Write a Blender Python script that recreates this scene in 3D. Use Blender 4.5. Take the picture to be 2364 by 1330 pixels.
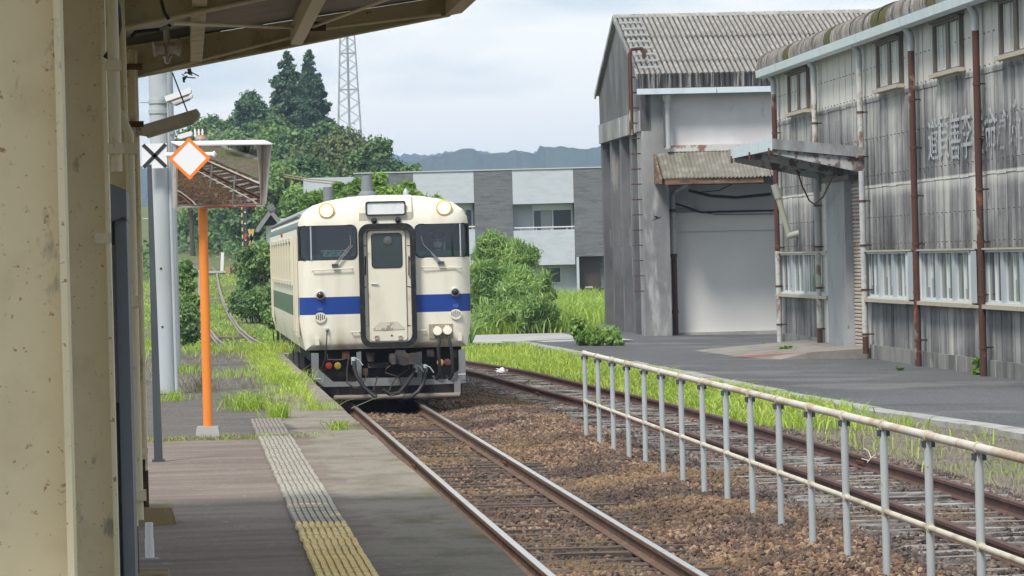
import bpy, bmesh, math, random
import numpy as np
from mathutils import Vector, Matrix
R = math.radians
random.seed(7)
rng = np.random.default_rng(7)
sc = bpy.context.scene
for o in list(bpy.data.objects):
    bpy.data.objects.remove(o)
C = sc.collection

# ------------------------------------------------------------------ camera
FPX, W0, H0, CAMZ = 9000.0, 2364.0, 1330.0, 2.34
cam = bpy.data.cameras.new("camera")
cam.sensor_width = 36.0
cam.lens = FPX / W0 * 36.0
cam.clip_start = 0.1
cam.clip_end = 30000.0
camo = bpy.data.objects.new("camera", cam)
C.objects.link(camo)
CAMR = Matrix.Rotation(R(90) - 0.0081, 3, 'X') @ Matrix.Rotation(-0.0250, 3, 'Z')
camo.matrix_world = Matrix.Translation((0, 0, CAMZ)) @ CAMR.to_4x4()
sc.camera = camo

# ------------------------------------------------------------------ sky and sun
SUN_EL, SUN_AZ = R(52), R(-150)      # soft sun high behind the left shoulder
w = bpy.data.worlds.new("World")
sc.world = w
w.use_nodes = True
nt = w.node_tree
nt.nodes.clear()
wo = nt.nodes.new("ShaderNodeOutputWorld")
bg = nt.nodes.new("ShaderNodeBackground")
sky = nt.nodes.new("ShaderNodeTexSky")
sky.sky_type = 'NISHITA'
sky.sun_disc = False
sky.sun_elevation = SUN_EL
sky.sun_rotation = R(180) - SUN_AZ
sky.air_density = 1.2
sky.dust_density = 2.0
tc = nt.nodes.new("ShaderNodeTexCoord")
mp = nt.nodes.new("ShaderNodeMapping")
mp.inputs['Scale'].default_value = (1.0, 1.0, 3.6)
mp.inputs['Location'].default_value = (0.35, 0.2, 0.62)
nz = nt.nodes.new("ShaderNodeTexNoise")
nz.inputs['Scale'].default_value = 7.0
nz.inputs['Detail'].default_value = 5.0
nz.inputs['Roughness'].default_value = 0.5
rp = nt.nodes.new("ShaderNodeValToRGB")
rp.color_ramp.elements[0].position = 0.42
rp.color_ramp.elements[0].color = (3.6, 4.7, 5.7, 1)
rp.color_ramp.elements[1].position = 0.57
rp.color_ramp.elements[1].color = (7.8, 7.9, 7.8, 1)
mx = nt.nodes.new("ShaderNodeMix")
mx.data_type = 'RGBA'
mx.inputs[0].default_value = 0.9
L = nt.links.new
L(tc.outputs['Generated'], mp.inputs[0])
L(mp.outputs[0], nz.inputs['Vector'])
L(nz.outputs['Fac'], rp.inputs[0])
L(sky.outputs[0], mx.inputs[6])
# overcast is palest low down, all round the horizon
sz = nt.nodes.new("ShaderNodeSeparateXYZ"); L(tc.outputs['Generated'], sz.inputs[0])
mrz = nt.nodes.new("ShaderNodeMapRange"); mrz.inputs[1].default_value = 0.0; mrz.inputs[2].default_value = 0.034; mrz.inputs[3].default_value = 0.6; mrz.inputs[4].default_value = 0.0
L(sz.outputs[2], mrz.inputs[0])
mh = nt.nodes.new("ShaderNodeMix"); mh.data_type = 'RGBA'; mh.inputs[7].default_value = (8.4, 8.6, 8.5, 1)
L(mrz.outputs[0], mh.inputs[0]); L(rp.outputs[0], mh.inputs[6]); L(mh.outputs[2], mx.inputs[7])
L(mx.outputs[2], bg.inputs[0])
bg.inputs[1].default_value = 0.06
L(bg.outputs[0], wo.inputs[0])
sun = bpy.data.lights.new("sun", 'SUN')
sun.energy = 1.5
sun.angle = R(14)
sun.color = (1.0, 0.95, 0.88)
suno = bpy.data.objects.new("sun", sun)
C.objects.link(suno)
sd = Vector((math.sin(SUN_AZ) * math.cos(SUN_EL), math.cos(SUN_AZ) * math.cos(SUN_EL), math.sin(SUN_EL)))
suno.rotation_euler = sd.to_track_quat('Z', 'Y').to_euler()
vs = sc.view_settings
sc.display_settings.display_device = 'sRGB'
vs.view_transform = 'Standard'
vs.look = 'None'
vs.exposure = 1.36
vs.gamma = 1.0
vs.use_curve_mapping = False
sc.render.engine = 'CYCLES'
sc.cycles.use_denoising = True
sc.cycles.max_bounces = 6
sc.cycles.transparent_max_bounces = 12
sc.cycles.volume_bounces = 0
sc.cycles.use_adaptive_sampling = True

# ------------------------------------------------------------------ geometry helpers
CAMP = Vector((0, 0, CAMZ))
def ray(px, py):
    return CAMR @ Vector(((px - W0 / 2) / FPX, -(py - H0 / 2) / FPX, -1.0))
def at(px, py, D):
    """world point seen at that spot of the photograph at depth D metres"""
    d = ray(px, py)
    return CAMP + d * (D / d.y)
def floor_hit(px, py, z):
    d = ray(px, py)
    return CAMP + d * ((z - CAMZ) / d.z)

class Frame:
    """local frame: x to the right along a face, y into the thing, z up"""
    def __init__(s, ox, oy, ang):
        s.o = Vector((ox, oy, 0)); s.a = ang
        s.ex = Vector((math.cos(ang), math.sin(ang), 0)); s.ey = Vector((-math.sin(ang), math.cos(ang), 0))
    def hit(s, px, py, yc=0.0):
        d = ray(px, py)
        t = (yc - (CAMP - s.o).dot(s.ey)) / d.dot(s.ey)
        p = CAMP + d * t - s.o
        return p.dot(s.ex), p.z
    def w(s, x, y, z=0.0):
        return s.o + s.ex * x + s.ey * y + Vector((0, 0, z))
    def loc(s, p):
        q = Vector((p[0], p[1], 0)) - s.o
        return q.dot(s.ex), q.dot(s.ey)

def tag(o, label=None, cat=None, group=None, kind=None):
    if label: o['label'] = label
    if cat: o['category'] = cat
    if group: o['group'] = group
    if kind: o['kind'] = kind
    return o
def empty(name, loc=(0, 0, 0), rz=0.0, parent=None):
    o = bpy.data.objects.new(name, None)
    o.empty_display_size = 0.2
    o.location = loc
    o.rotation_euler = (0, 0, rz)
    C.objects.link(o)
    if parent: o.parent = parent
    return o
def fempty(name, F, x=0, y=0, z=0):
    return empty(name, F.w(x, y, z), F.a)
def link(name, me, mat=None, parent=None, loc=None, rot=None):
    o = bpy.data.objects.new(name, me)
    C.objects.link(o)
    if mat is not None and not me.materials:
        me.materials.append(mat)
    if parent: o.parent = parent
    if loc is not None: o.location = loc
    if rot is not None: o.rotation_euler = rot
    return o

class MB:
    def __init__(s):
        s.v = []; s.f = []; s.mi = []; s.m = 0
    def _add(s, vs, fs):
        n = len(s.v)
        s.v.extend([tuple(v) for v in vs])
        for f in fs:
            s.f.append([n + i for i in f]); s.mi.append(s.m)
        return s
    def box(s, x0, x1, y0, y1, z0, z1):
        return s._add([(x0,y0,z0),(x1,y0,z0),(x1,y1,z0),(x0,y1,z0),(x0,y0,z1),(x1,y0,z1),(x1,y1,z1),(x0,y1,z1)],
            [(0,3,2,1),(4,5,6,7),(0,1,5,4),(1,2,6,5),(2,3,7,6),(3,0,4,7)])
    def quad(s, *p):
        return s._add(p, [tuple(range(len(p)))])
    def bar(s, p0, p1, w, h=None, up=(0, 0, 1)):
        p0 = Vector(p0); p1 = Vector(p1); h = h or w
        d = (p1 - p0).normalized(); u = Vector(up)
        if abs(d.dot(u)) > 0.98: u = Vector((0, 1, 0))
        a = d.cross(u).normalized() * (w / 2); b = a.cross(d).normalized() * (h / 2)
        vs = []
        for p in (p0, p1):
            vs += [p - a - b, p + a - b, p + a + b, p - a + b]
        return s._add(vs, [(0,3,2,1),(4,5,6,7),(0,1,5,4),(1,2,6,5),(2,3,7,6),(3,0,4,7)])
    def tube(s, pts, r, n=8, caps=True):
        pts = [Vector(p) for p in pts]
        rs = r if isinstance(r, (list, tuple)) else [r] * len(pts)
        rings = []; pu = None
        for i, p in enumerate(pts):
            d = (pts[min(i + 1, len(pts) - 1)] - pts[max(i - 1, 0)])
            d = d.normalized() if d.length > 1e-9 else Vector((0, 0, 1))
            if pu is None:
                u = Vector((0, 0, 1)) if abs(d.z) < 0.9 else Vector((1, 0, 0))
            else: u = pu
            a = (u - d * u.dot(d)).normalized(); b = d.cross(a); pu = a
            rings.append([p + (a * math.cos(2 * math.pi * k / n) + b * math.sin(2 * math.pi * k / n)) * rs[i] for k in range(n)])
        vs = [v for rg in rings for v in rg]; fs = []
        for i in range(len(pts) - 1):
            for k in range(n):
                fs.append((i*n+k, i*n+(k+1) % n, (i+1)*n+(k+1) % n, (i+1)*n+k))
        if caps:
            fs.append(tuple(range(n))[::-1]); fs.append(tuple((len(pts)-1)*n + k for k in range(n)))
        return s._add(vs, fs)
    def cyl(s, p0, p1, r0, r1=None, n=12):
        return s.tube([p0, p1], [r0, r0 if r1 is None else r1], n)
    def prism(s, poly, y0, y1):
        """poly of (x, z) pushed along y"""
        n = len(poly)
        vs = [(x, y0, z) for x, z in poly] + [(x, y1, z) for x, z in poly]
        fs = [tuple(range(n)), tuple(range(2*n-1, n-1, -1))]
        for k in range(n):
            j = (k + 1) % n
            fs.append((k, k + n, j + n, j))
        return s._add(vs, fs)
    def prismx(s, poly, x0, x1):
        """poly of (y, z) pushed along x"""
        n = len(poly)
        vs = [(x0, y, z) for y, z in poly] + [(x1, y, z) for y, z in poly]
        fs = [tuple(range(n)), tuple(range(2*n-1, n-1, -1))]
        for k in range(n):
            j = (k + 1) % n
            fs.append((k, k + n, j + n, j))
        return s._add(vs, fs)
    def ring(s, outer, inner, y0, y1):
        n = len(outer)
        vs = [(x, y0, z) for x, z in outer] + [(x, y0, z) for x, z in inner] + [(x, y1, z) for x, z in outer] + [(x, y1, z) for x, z in inner]
        fs = []
        for k in range(n):
            j = (k + 1) % n
            fs += [(k, j, n+j, n+k), (2*n+k, 3*n+k, 3*n+j, 2*n+j), (k, 2*n+k, 2*n+j, j), (n+k, n+j, 3*n+j, 3*n+k)]
        return s._add(vs, fs)
    def lathe(s, prof, axis_p, axis_d, n=16):
        """prof: (radius, along) about an axis"""
        d = Vector(axis_d).normalized(); p = Vector(axis_p)
        u = Vector((0, 0, 1)) if abs(d.z) < 0.9 else Vector((1, 0, 0))
        a = (u - d * u.dot(d)).normalized(); b = d.cross(a)
        vs = []; fs = []
        for r, t in prof:
            vs += [p + d * t + (a * math.cos(2*math.pi*k/n) + b * math.sin(2*math.pi*k/n)) * r for k in range(n)]
        m = len(prof)
        for i in range(m - 1):
            for k in range(n):
                fs.append((i*n+k, i*n+(k+1) % n, (i+1)*n+(k+1) % n, (i+1)*n+k))
        fs.append(tuple(range(n))[::-1]); fs.append(tuple((m-1)*n+k for k in range(n)))
        return s._add(vs, fs)
    def grid(s, fn, us, vs_):
        nu, nv = len(us), len(vs_)
        V = [fn(u, v) for u in us for v in vs_]
        F = [(i*nv+j, (i+1)*nv+j, (i+1)*nv+j+1, i*nv+j+1) for i in range(nu-1) for j in range(nv-1)]
        return s._add(V, F)
    def mesh(s, name, smooth=None):
        me = bpy.data.meshes.new(name)
        me.from_pydata(s.v, [], s.f)
        if any(s.mi): me.polygons.foreach_set('material_index', s.mi)
        if smooth is not None:
            me.polygons.foreach_set('use_smooth', [True] * len(me.polygons))
            me.set_sharp_from_angle(angle=R(smooth))
        me.update()
        return me
    def build(s, name, mat, parent=None, smooth=None, loc=None, rot=None):
        me = s.mesh(name, smooth)
        for m in (mat if isinstance(mat, (list, tuple)) else [mat]): me.materials.append(m)
        return link(name, me, None, parent, loc, rot)

def rrect(x0, x1, z0, z1, r, n=4):
    pts = []
    for cx, cz, a0 in ((x1-r, z1-r, 0), (x0+r, z1-r, 90), (x0+r, z0+r, 180), (x1-r, z0+r, 270)):
        for k in range(n + 1):
            a = R(a0 + 90 * k / n)
            pts.append((cx + r * math.cos(a), cz + r * math.sin(a)))
    return pts
def np_mesh(name, verts, faces_n, mat, parent=None):
    """verts (N,3) float array, faces_n (M,k) int array"""
    me = bpy.data.meshes.new(name)
    nf, k = faces_n.shape
    me.vertices.add(len(verts)); me.vertices.foreach_set('co', np.ascontiguousarray(verts, dtype=np.float32).ravel())
    me.loops.add(nf * k); me.loops.foreach_set('vertex_index', np.ascontiguousarray(faces_n, dtype=np.int32).ravel())
    me.polygons.add(nf)
    me.polygons.foreach_set('loop_start', np.arange(0, nf * k, k, dtype=np.int32))
    me.update(calc_edges=True)
    me.materials.append(mat)
    return link(name, me, None, parent)
def text_mesh(txt, size, thick=0.002):
    cu = bpy.data.curves.new("lettering", 'FONT')
    cu.body = txt; cu.size = size; cu.extrude = thick; cu.align_x = 'CENTER'; cu.align_y = 'CENTER'
    o = bpy.data.objects.new("lettering", cu)
    C.objects.link(o)
    bpy.context.view_layer.update()
    me = bpy.data.meshes.new_from_object(o.evaluated_get(bpy.context.evaluated_depsgraph_get()))
    bpy.data.objects.remove(o); bpy.data.curves.remove(cu)
    # stand it up: x right, z up, facing -y
    me.transform(Matrix.Rotation(R(90), 4, 'X'))
    return me
def ss(a, b, x):
    t = min(1.0, max(0.0, (x - a) / (b - a)))
    return t * t * (3 - 2 * t)
def interp(x, xs, ys):
    return float(np.interp(x, xs, ys))

# ------------------------------------------------------------------ materials
def mat(name, col, rough=0.7, metal=0.0, layers=(), bump=None, spec=0.4, emit=None, coords='P', transl=0.0):
    """layers: (colour, scale, stretch, low, high, strength) noise masks painted over the base colour"""
    m = bpy.data.materials.new(name)
    m.use_nodes = True
    n = m.node_tree.nodes; l = m.node_tree.links.new
    b = n['Principled BSDF']
    b.inputs['Roughness'].default_value = rough
    b.inputs['Metallic'].default_value = metal
    b.inputs['Specular IOR Level'].default_value = spec
    b.inputs['Base Color'].default_value = (*col, 1)
    if emit:
        b.inputs['Emission Color'].default_value = (*emit[0], 1)
        b.inputs['Emission Strength'].default_value = emit[1]
    src = None
    if layers or bump:
        if coords == 'P':
            g = n.new('ShaderNodeNewGeometry'); src = g.outputs['Position']
        else:
            g = n.new('ShaderNodeTexCoord'); src = g.outputs['Object']
    cur = None
    for i, ly in enumerate(layers):
        c, s, st, lo, hi, k = ly[:6]
        mpn = n.new('ShaderNodeMapping'); mpn.inputs['Scale'].default_value = st
        mpn.inputs['Location'].default_value = (i * 3.7, i * 1.3, i * 7.1)
        l(src, mpn.inputs[0])
        t = n.new('ShaderNodeTexNoise'); t.inputs['Scale'].default_value = s
        t.inputs['Detail'].default_value = 6; t.inputs['Roughness'].default_value = 0.6
        l(mpn.outputs[0], t.inputs['Vector'])
        r = n.new('ShaderNodeMapRange'); r.inputs[1].default_value = lo; r.inputs[2].default_value = hi
        r.inputs[3].default_value = 0; r.inputs[4].default_value = k
        l(t.outputs['Fac'], r.inputs[0])
        x = n.new('ShaderNodeMix'); x.data_type = 'RGBA'
        if cur is None: x.inputs[6].default_value = (*col, 1)
        else: l(cur, x.inputs[6])
        x.inputs[7].default_value = (*c, 1)
        l(r.outputs[0], x.inputs[0])
        cur = x.outputs[2]
    if cur is not None: l(cur, b.inputs['Base Color'])
    if bump:
        t = n.new('ShaderNodeTexNoise'); t.inputs['Scale'].default_value = bump[0]; t.inputs['Detail'].default_value = 5
        l(src, t.inputs['Vector'])
        bn = n.new('ShaderNodeBump'); bn.inputs['Strength'].default_value = bump[1]; bn.inputs['Distance'].default_value = bump[2] if len(bump) > 2 else 0.02
        l(t.outputs['Fac'], bn.inputs['Height']); l(bn.outputs[0], b.inputs['Normal'])
    return m
def leafmat(name, cols, transl=0.35, rough=0.6, scale=0.6):
    """per-leaf random colour between cols, with large soft patches"""
    m = bpy.data.materials.new(name); m.use_nodes = True
    n = m.node_tree.nodes; l = m.node_tree.links.new
    n.clear()
    out = n.new('ShaderNodeOutputMaterial')
    g = n.new('ShaderNodeNewGeometry')
    rp = n.new('ShaderNodeValToRGB')
    e = rp.color_ramp.elements
    while len(e) < len(cols): e.new(0.5)
    for i, c in enumerate(cols):
        e[i].position = i / (len(cols) - 1); e[i].color = (*c, 1)
    t = n.new('ShaderNodeTexNoise'); t.inputs['Scale'].default_value = scale; t.inputs['Detail'].default_value = 3
    l(g.outputs['Position'], t.inputs['Vector'])
    a = n.new('ShaderNodeMath'); a.operation = 'MULTIPLY_ADD'; a.inputs[1].default_value = 0.45
    l(g.outputs['Random Per Island'], a.inputs[0])
    mr = n.new('ShaderNodeMapRange'); mr.inputs[1].default_value = 0.3; mr.inputs[2].default_value = 0.7; mr.inputs[3].default_value = 0; mr.inputs[4].default_value = 0.55
    l(t.outputs['Fac'], mr.inputs[0]); l(mr.outputs[0], a.inputs[2])
    l(a.outputs[0], rp.inputs[0])
    d = n.new('ShaderNodeBsdfDiffuse'); tr = n.new('ShaderNodeBsdfTranslucent'); gl = n.new('ShaderNodeBsdfGlossy'); gl.inputs['Roughness'].default_value = rough
    gl.inputs['Color'].default_value = (0.7, 0.8, 0.9, 1)
    l(rp.outputs[0], d.inputs[0]); l(rp.outputs[0], tr.inputs[0])
    m1 = n.new('ShaderNodeMixShader'); m1.inputs[0].default_value = transl
    l(d.outputs[0], m1.inputs[1]); l(tr.outputs[0], m1.inputs[2])
    m2 = n.new('ShaderNodeMixShader'); m2.inputs[0].default_value = 0.05
    l(m1.outputs[0], m2.inputs[1]); l(gl.outputs[0], m2.inputs[2])
    l(m2.outputs[0], out.inputs[0])
    return m
def glassmat(name, tint, alpha=0.5, rough=0.03):
    m = bpy.data.materials.new(name); m.use_nodes = True
    n = m.node_tree.nodes; l = m.node_tree.links.new
    n.clear()
    out = n.new('ShaderNodeOutputMaterial')
    tr = n.new('ShaderNodeBsdfTransparent'); tr.inputs[0].default_value = (*tint, 1)
    gl = n.new('ShaderNodeBsdfGlossy'); gl.inputs['Roughness'].default_value = rough
    fr = n.new('ShaderNodeFresnel'); fr.inputs[0].default_value = 1.5
    mr = n.new('ShaderNodeMapRange'); mr.inputs[3].default_value = alpha; mr.inputs[4].default_value = 1.0
    l(fr.outputs[0], mr.inputs[0])
    mxs = n.new('ShaderNodeMixShader'); l(mr.outputs[0], mxs.inputs[0])
    l(tr.outputs[0], mxs.inputs[1]); l(gl.outputs[0], mxs.inputs[2]); l(mxs.outputs[0], out.inputs[0])
    return m

ONE = (1, 1, 1)
m_cream_col = mat("cream column paint", (0.78, 0.69, 0.47), 0.55, layers=[((0.58, 0.49, 0.30), 5, ONE, .52, .72, .5), ((0.23, 0.22, 0.19), 14, (1, 1, .45), .62, .70, .65), ((0.34, 0.17, 0.05), 24, ONE, .66, .71, .85), ((0.28, 0.13, 0.04), 55, ONE, .64, .70, .85)], bump=(40, .15, .004))
m_cream_pipe = mat("cream conduit paint", (0.66, 0.58, 0.40), 0.5, layers=[((0.35, 0.27, 0.14), 22, (1, 1, .5), .62, .72, .8)])
m_cream_dark = mat("aged cream beam paint", (0.58, 0.50, 0.32), 0.6, layers=[((0.22, 0.16, 0.08), 6, ONE, .5, .7, .6), ((0.22, 0.09, 0.03), 22, ONE, .64, .71, .9)], bump=(30, .2, .004))
m_roofsheet = mat("grey canopy sheet", (0.33, 0.30, 0.27), 0.75, layers=[((0.18, 0.16, 0.14), 3, ONE, .45, .7, .5)])
m_rust = mat("rusted steel", (0.10, 0.045, 0.026), 0.85, layers=[((0.19, 0.085, 0.04), 9, ONE, .52, .68, .7), ((0.05, 0.03, 0.025), 14, ONE, .55, .7, .7)], bump=(60, .3, .004))
m_pipe_rust = mat("rusted downpipe", (0.085, 0.034, 0.024), 0.8, layers=[((0.27, 0.11, 0.04), 1.6, (1, 1, .8), .60, .67, .85), ((0.42, 0.38, 0.30), 1.3, (1, 1, .7), .60, .66, .85), ((0.06, 0.03, 0.025), 5, ONE, .52, .7, .7)], bump=(50, .3, .004))
m_pipe_peel = mat("peeling grey downpipe", (0.48, 0.48, 0.46), 0.7, layers=[((0.20, 0.09, 0.045), 2.2, (1, 1, .6), .54, .60, .95), ((0.28, 0.26, 0.22), 7, ONE, .5, .65, .6)], bump=(50, .2, .004))
m_pipe_grey = mat("grey plastic pipe", (0.42, 0.44, 0.45), 0.5, layers=[((0.28, 0.28, 0.27), 4, ONE, .5, .7, .6)])
m_galv = mat("galvanised steel", (0.46, 0.50, 0.52), 0.45, 0.25, layers=[((0.34, 0.37, 0.39), 5, ONE, .45, .7, .6)])
m_dark_iron = mat("dark underframe iron", (0.022, 0.020, 0.019), 0.8, layers=[((0.06, 0.04, 0.03), 6, ONE, .5, .7, .8)])
m_black = mat("black rubber", (0.022, 0.023, 0.026), 0.5, layers=[((0.05, 0.05, 0.05), 7, ONE, .5, .7, .6)])
m_white = mat("white paint", (0.78, 0.79, 0.80), 0.5)
m_bluewhite = mat("pale metal trim", (0.62, 0.70, 0.74), 0.45, 0.1, layers=[((0.50, 0.55, 0.57), 3, (1, 1, .3), .5, .7, .7)])
m_orange = mat("orange pole paint", (0.80, 0.25, 0.045), 0.45, layers=[((0.62, 0.16, 0.03), 5, (1, 1, .3), .5, .7, .6), ((0.12, 0.05, 0.03), 16, ONE, .69, .73, .9)])
m_concrete = mat("weathered concrete", (0.36, 0.35, 0.33), 0.9, layers=[((0.20, 0.20, 0.19), 1.6, ONE, .45, .65, .8), ((0.50, 0.49, 0.46), 4, ONE, .58, .7, .6)], bump=(30, .3, .01))
m_conc_pole = mat("pale concrete pole", (0.45, 0.48, 0.50), 0.8, layers=[((0.36, 0.38, 0.39), 2, (1, 1, .3), .45, .7, .7)])
m_char = mat("charcoal paint", (0.055, 0.065, 0.075), 0.5, layers=[((0.10, 0.11, 0.12), 4, (1, 1, .3), .5, .7, .7)])
m_slate = mat("blue grey cabinet paint", (0.17, 0.19, 0.22), 0.45, layers=[((0.24, 0.25, 0.27), 3, (1, 1, .3), .5, .7, .6)])
# ------------------------------------------------------------------ the lie of the land
TF = Frame(0.79, 28.3, 0.0836)        # platform track: y runs along the rails, away from the camera
MAIN = [(-40, 6.51), (0, 3.16), (28.3, .79), (83, -3.8), (97, -5.4), (110, -7.5), (137, -10.1), (160, -12.2), (190, -14.7), (225, -17.5), (245, -19.1), (262, -20.9), (275, -22.9), (288, -26.0), (300, -31.0)]
SIDE = [(-40, 9.3), (0, 6.55), (20, 5.1), (30, 4.41), (38.6, 3.80), (48.75, 2.98), (62, 1.74), (72, .62), (81, -.4), (92, -2.2), (103, -4.6), (112, -7.3)]
TZ = [(-50, 0), (137, 0), (160, .4), (190, .85), (225, 1.5), (245, 1.87), (265, 2.3), (288, 2.6), (300, 2.7)]
def smooth_path(pts, step):
    out = []
    for i in range(len(pts) - 1):
        p0 = Vector(pts[max(i-1, 0)]); p1 = Vector(pts[i]); p2 = Vector(pts[i+1]); p3 = Vector(pts[min(i+2, len(pts)-1)])
        n = max(2, int(abs(p2.x - p1.x) / step))
        m1 = (p2 - p0) / max(1e-6, p2.x - p0.x); m2 = (p3 - p1) / max(1e-6, p3.x - p1.x); h = p2.x - p1.x
        for k in range(n):
            t = k / n
            y = (2*t**3-3*t*t+1)*p1.y + (t**3-2*t*t+t)*h*m1.y + (-2*t**3+3*t*t)*p2.y + (t**3-t*t)*h*m2.y
            out.append((p1.x + h*t, y))
    out.append(pts[-1])
    return out
MAINP = smooth_path(MAIN, 2.0); SIDEP = smooth_path(SIDE, 2.0)
mD, mX = np.array(MAINP).T; sD, sX = np.array(SIDEP).T
def main_x(D): return interp(D, mD, mX)
def side_x(D): return interp(D, sD, sX)
def tz(D): return interp(D, *np.array(TZ).T)
KERB = [(-40, 14.0), (0, 10.6), (30, 8.1), (49.6, 6.5), (57.8, 5.35), (66.3, 4.4), (79.9, 3.1), (93.8, 1.7), (110, .1), (113, -.4)]
KERB2 = smooth_path(KERB, 2.0) + [(113.2, 2.3), (124.5, 1.2)]
kD, kX = np.array(KERB2).T
def kerb_x(D): return interp(D, kD, kX)
FW = Frame(7.3, 104.0, math.atan2(-1, .07))        # long shed wall, x runs towards the camera
FG = Frame(4.0, 117.0, math.atan2(.075, 1))        # gabled shed, front face
LEFTZ = [(0, 0), (95, -.25), (137, -.2), (160, .2), (190, .65), (225, 1.3), (245, 1.68), (265, 2.1), (285, 2.6), (330, 5), (420, 9), (700, 12), (9000, 14)]
RIGHTZ = [(0, 0), (90, -.4), (124, -.4), (131, -.1), (185, .2), (260, 1.0), (420, 4), (9000, 8)]
def ground_z(x, D):
    base = -.45 if D < 90 else 0
    lz = interp(D, *np.array(LEFTZ).T); rz = interp(D, *np.array(RIGHTZ).T)
    t = ss(-4, 3, x + .03 * max(D - 110, 0))
    z = lz * (1 - t) + rz * t
    k = ss(84, 98, D)
    return -.45 * (1 - k) + z * k

m_ground = mat("grassy earth", (0.11, 0.12, 0.045), 0.95, layers=[((0.10, 0.085, 0.05), .5, ONE, .5, .65, .9), ((0.14, 0.19, 0.04), 1.3, ONE, .45, .6, .7)], bump=(12, .5, .05))
mb = MB()
xs = sorted(set(list(np.linspace(-60, 60, 49)) + [-3800, -2500, -1500, -600, -300, -150, -100, 100, 150, 300, 600, 1500, 2500, 3800]))
ds = sorted(set([-3800, -2000, -300, -100, -60] + list(np.arange(-40, 300, 5)) + [320, 350, 400, 500, 700, 1200, 2000, 2900, 3800]))
mb.grid(lambda x, d: (x, d, ground_z(x, d)), xs, ds)
tag(mb.build("ground", m_ground, smooth=60), "grassy earth ground reaching to the hills", kind='structure')

# ------------------------------------------------------------------ ballast bed
def bed_z(x, D):
    """x in metres right of the platform track's centre"""
    gap = side_x(D) - main_x(D)
    mound = .10 * math.exp(-((x - gap * .46) / .55) ** 2)
    z = -.175 + mound
    if x > gap + 1.1: z -= .10 * ss(gap + 1.1, gap + 1.9, x)
    if x < -1.0: z -= .05
    return z + .02 * math.sin(D * 1.3 + x * 2.1) * math.sin(D * .47 - x * 1.7)
m_bed = mat("ballast bed", (0.10, 0.062, 0.042), 0.95, layers=[((0.055, 0.042, 0.038), .35, ONE, .42, .6, .9), ((0.20, 0.12, 0.07), 18, ONE, .5, .65, .7), ((0.03, 0.022, 0.02), 22, ONE, .52, .64, .8)], bump=(28, 1.0, .05))
mb = MB()
us = list(np.linspace(-1.46, 5.6, 36)); dd = list(np.arange(-40, 102, 1.0))
mb.grid(lambda x, d: (main_x(d) + x, d, bed_z(x, d)), us, dd)
tag(mb.build("track_bed", m_bed, smooth=60), "brown stone ballast bed carrying both tracks", kind='structure')
m_farbed = mat("overgrown far bed", (0.12, 0.14, 0.045), 0.95, layers=[((0.11, 0.075, 0.05), .22, ONE, .50, .60, .9), ((0.20, 0.24, 0.06), 1.5, ONE, .5, .65, .6)], bump=(20, .6, .04))
# bed of the line beyond the station
mb = MB()
mb.grid(lambda x, d: (main_x(d) + x, d, tz(d) - .17 - .1 * max(0, abs(x) - 1.2)), [-1.9, -1.2, -.6, 0, .6, 1.2, 1.9], [d for d in np.arange(102.2, 299, 2.5)])
tag(mb.build("track_bed", m_farbed, smooth=60), "earth bed of the line beyond the station", kind='structure')

# loose stones
def stone_material(name, cols):
    m = bpy.data.materials.new(name); m.use_nodes = True
    n = m.node_tree.nodes; l = m.node_tree.links.new; b = n['Principled BSDF']
    b.inputs['Roughness'].default_value = .85; b.inputs['Specular IOR Level'].default_value = .25
    oi = n.new('ShaderNodeObjectInfo'); rp = n.new('ShaderNodeValToRGB'); e = rp.color_ramp.elements
    while len(e) < len(cols): e.new(.5)
    for i, c in enumerate(cols): e[i].position = i / (len(cols) - 1); e[i].color = (*c, 1)
    l(oi.outputs['Random'], rp.inputs[0])
    g = n.new('ShaderNodeNewGeometry')
    outc = rp.outputs[0]
    for k, (sc_, lo, hi, c, st) in enumerate([(.55, .44, .58, (.055, .043, .042), .75), (.30, .5, .62, (.26, .17, .085), .5)]):
        t = n.new('ShaderNodeTexNoise'); t.inputs['Scale'].default_value = sc_; t.inputs['Detail'].default_value = 3
        mpn = n.new('ShaderNodeMapping'); mpn.inputs['Location'].default_value = (k * 9, 0, 0); l(g.outputs['Position'], mpn.inputs[0]); l(mpn.outputs[0], t.inputs['Vector'])
        r = n.new('ShaderNodeMapRange'); r.inputs[1].default_value = lo; r.inputs[2].default_value = hi; r.inputs[4].default_value = st; l(t.outputs['Fac'], r.inputs[0])
        x = n.new('ShaderNodeMix'); x.data_type = 'RGBA'; l(r.outputs[0], x.inputs[0]); l(outc, x.inputs[6]); x.inputs[7].default_value = (*c, 1); outc = x.outputs[2]
    l(outc, b.inputs['Base Color'])
    return m
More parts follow.
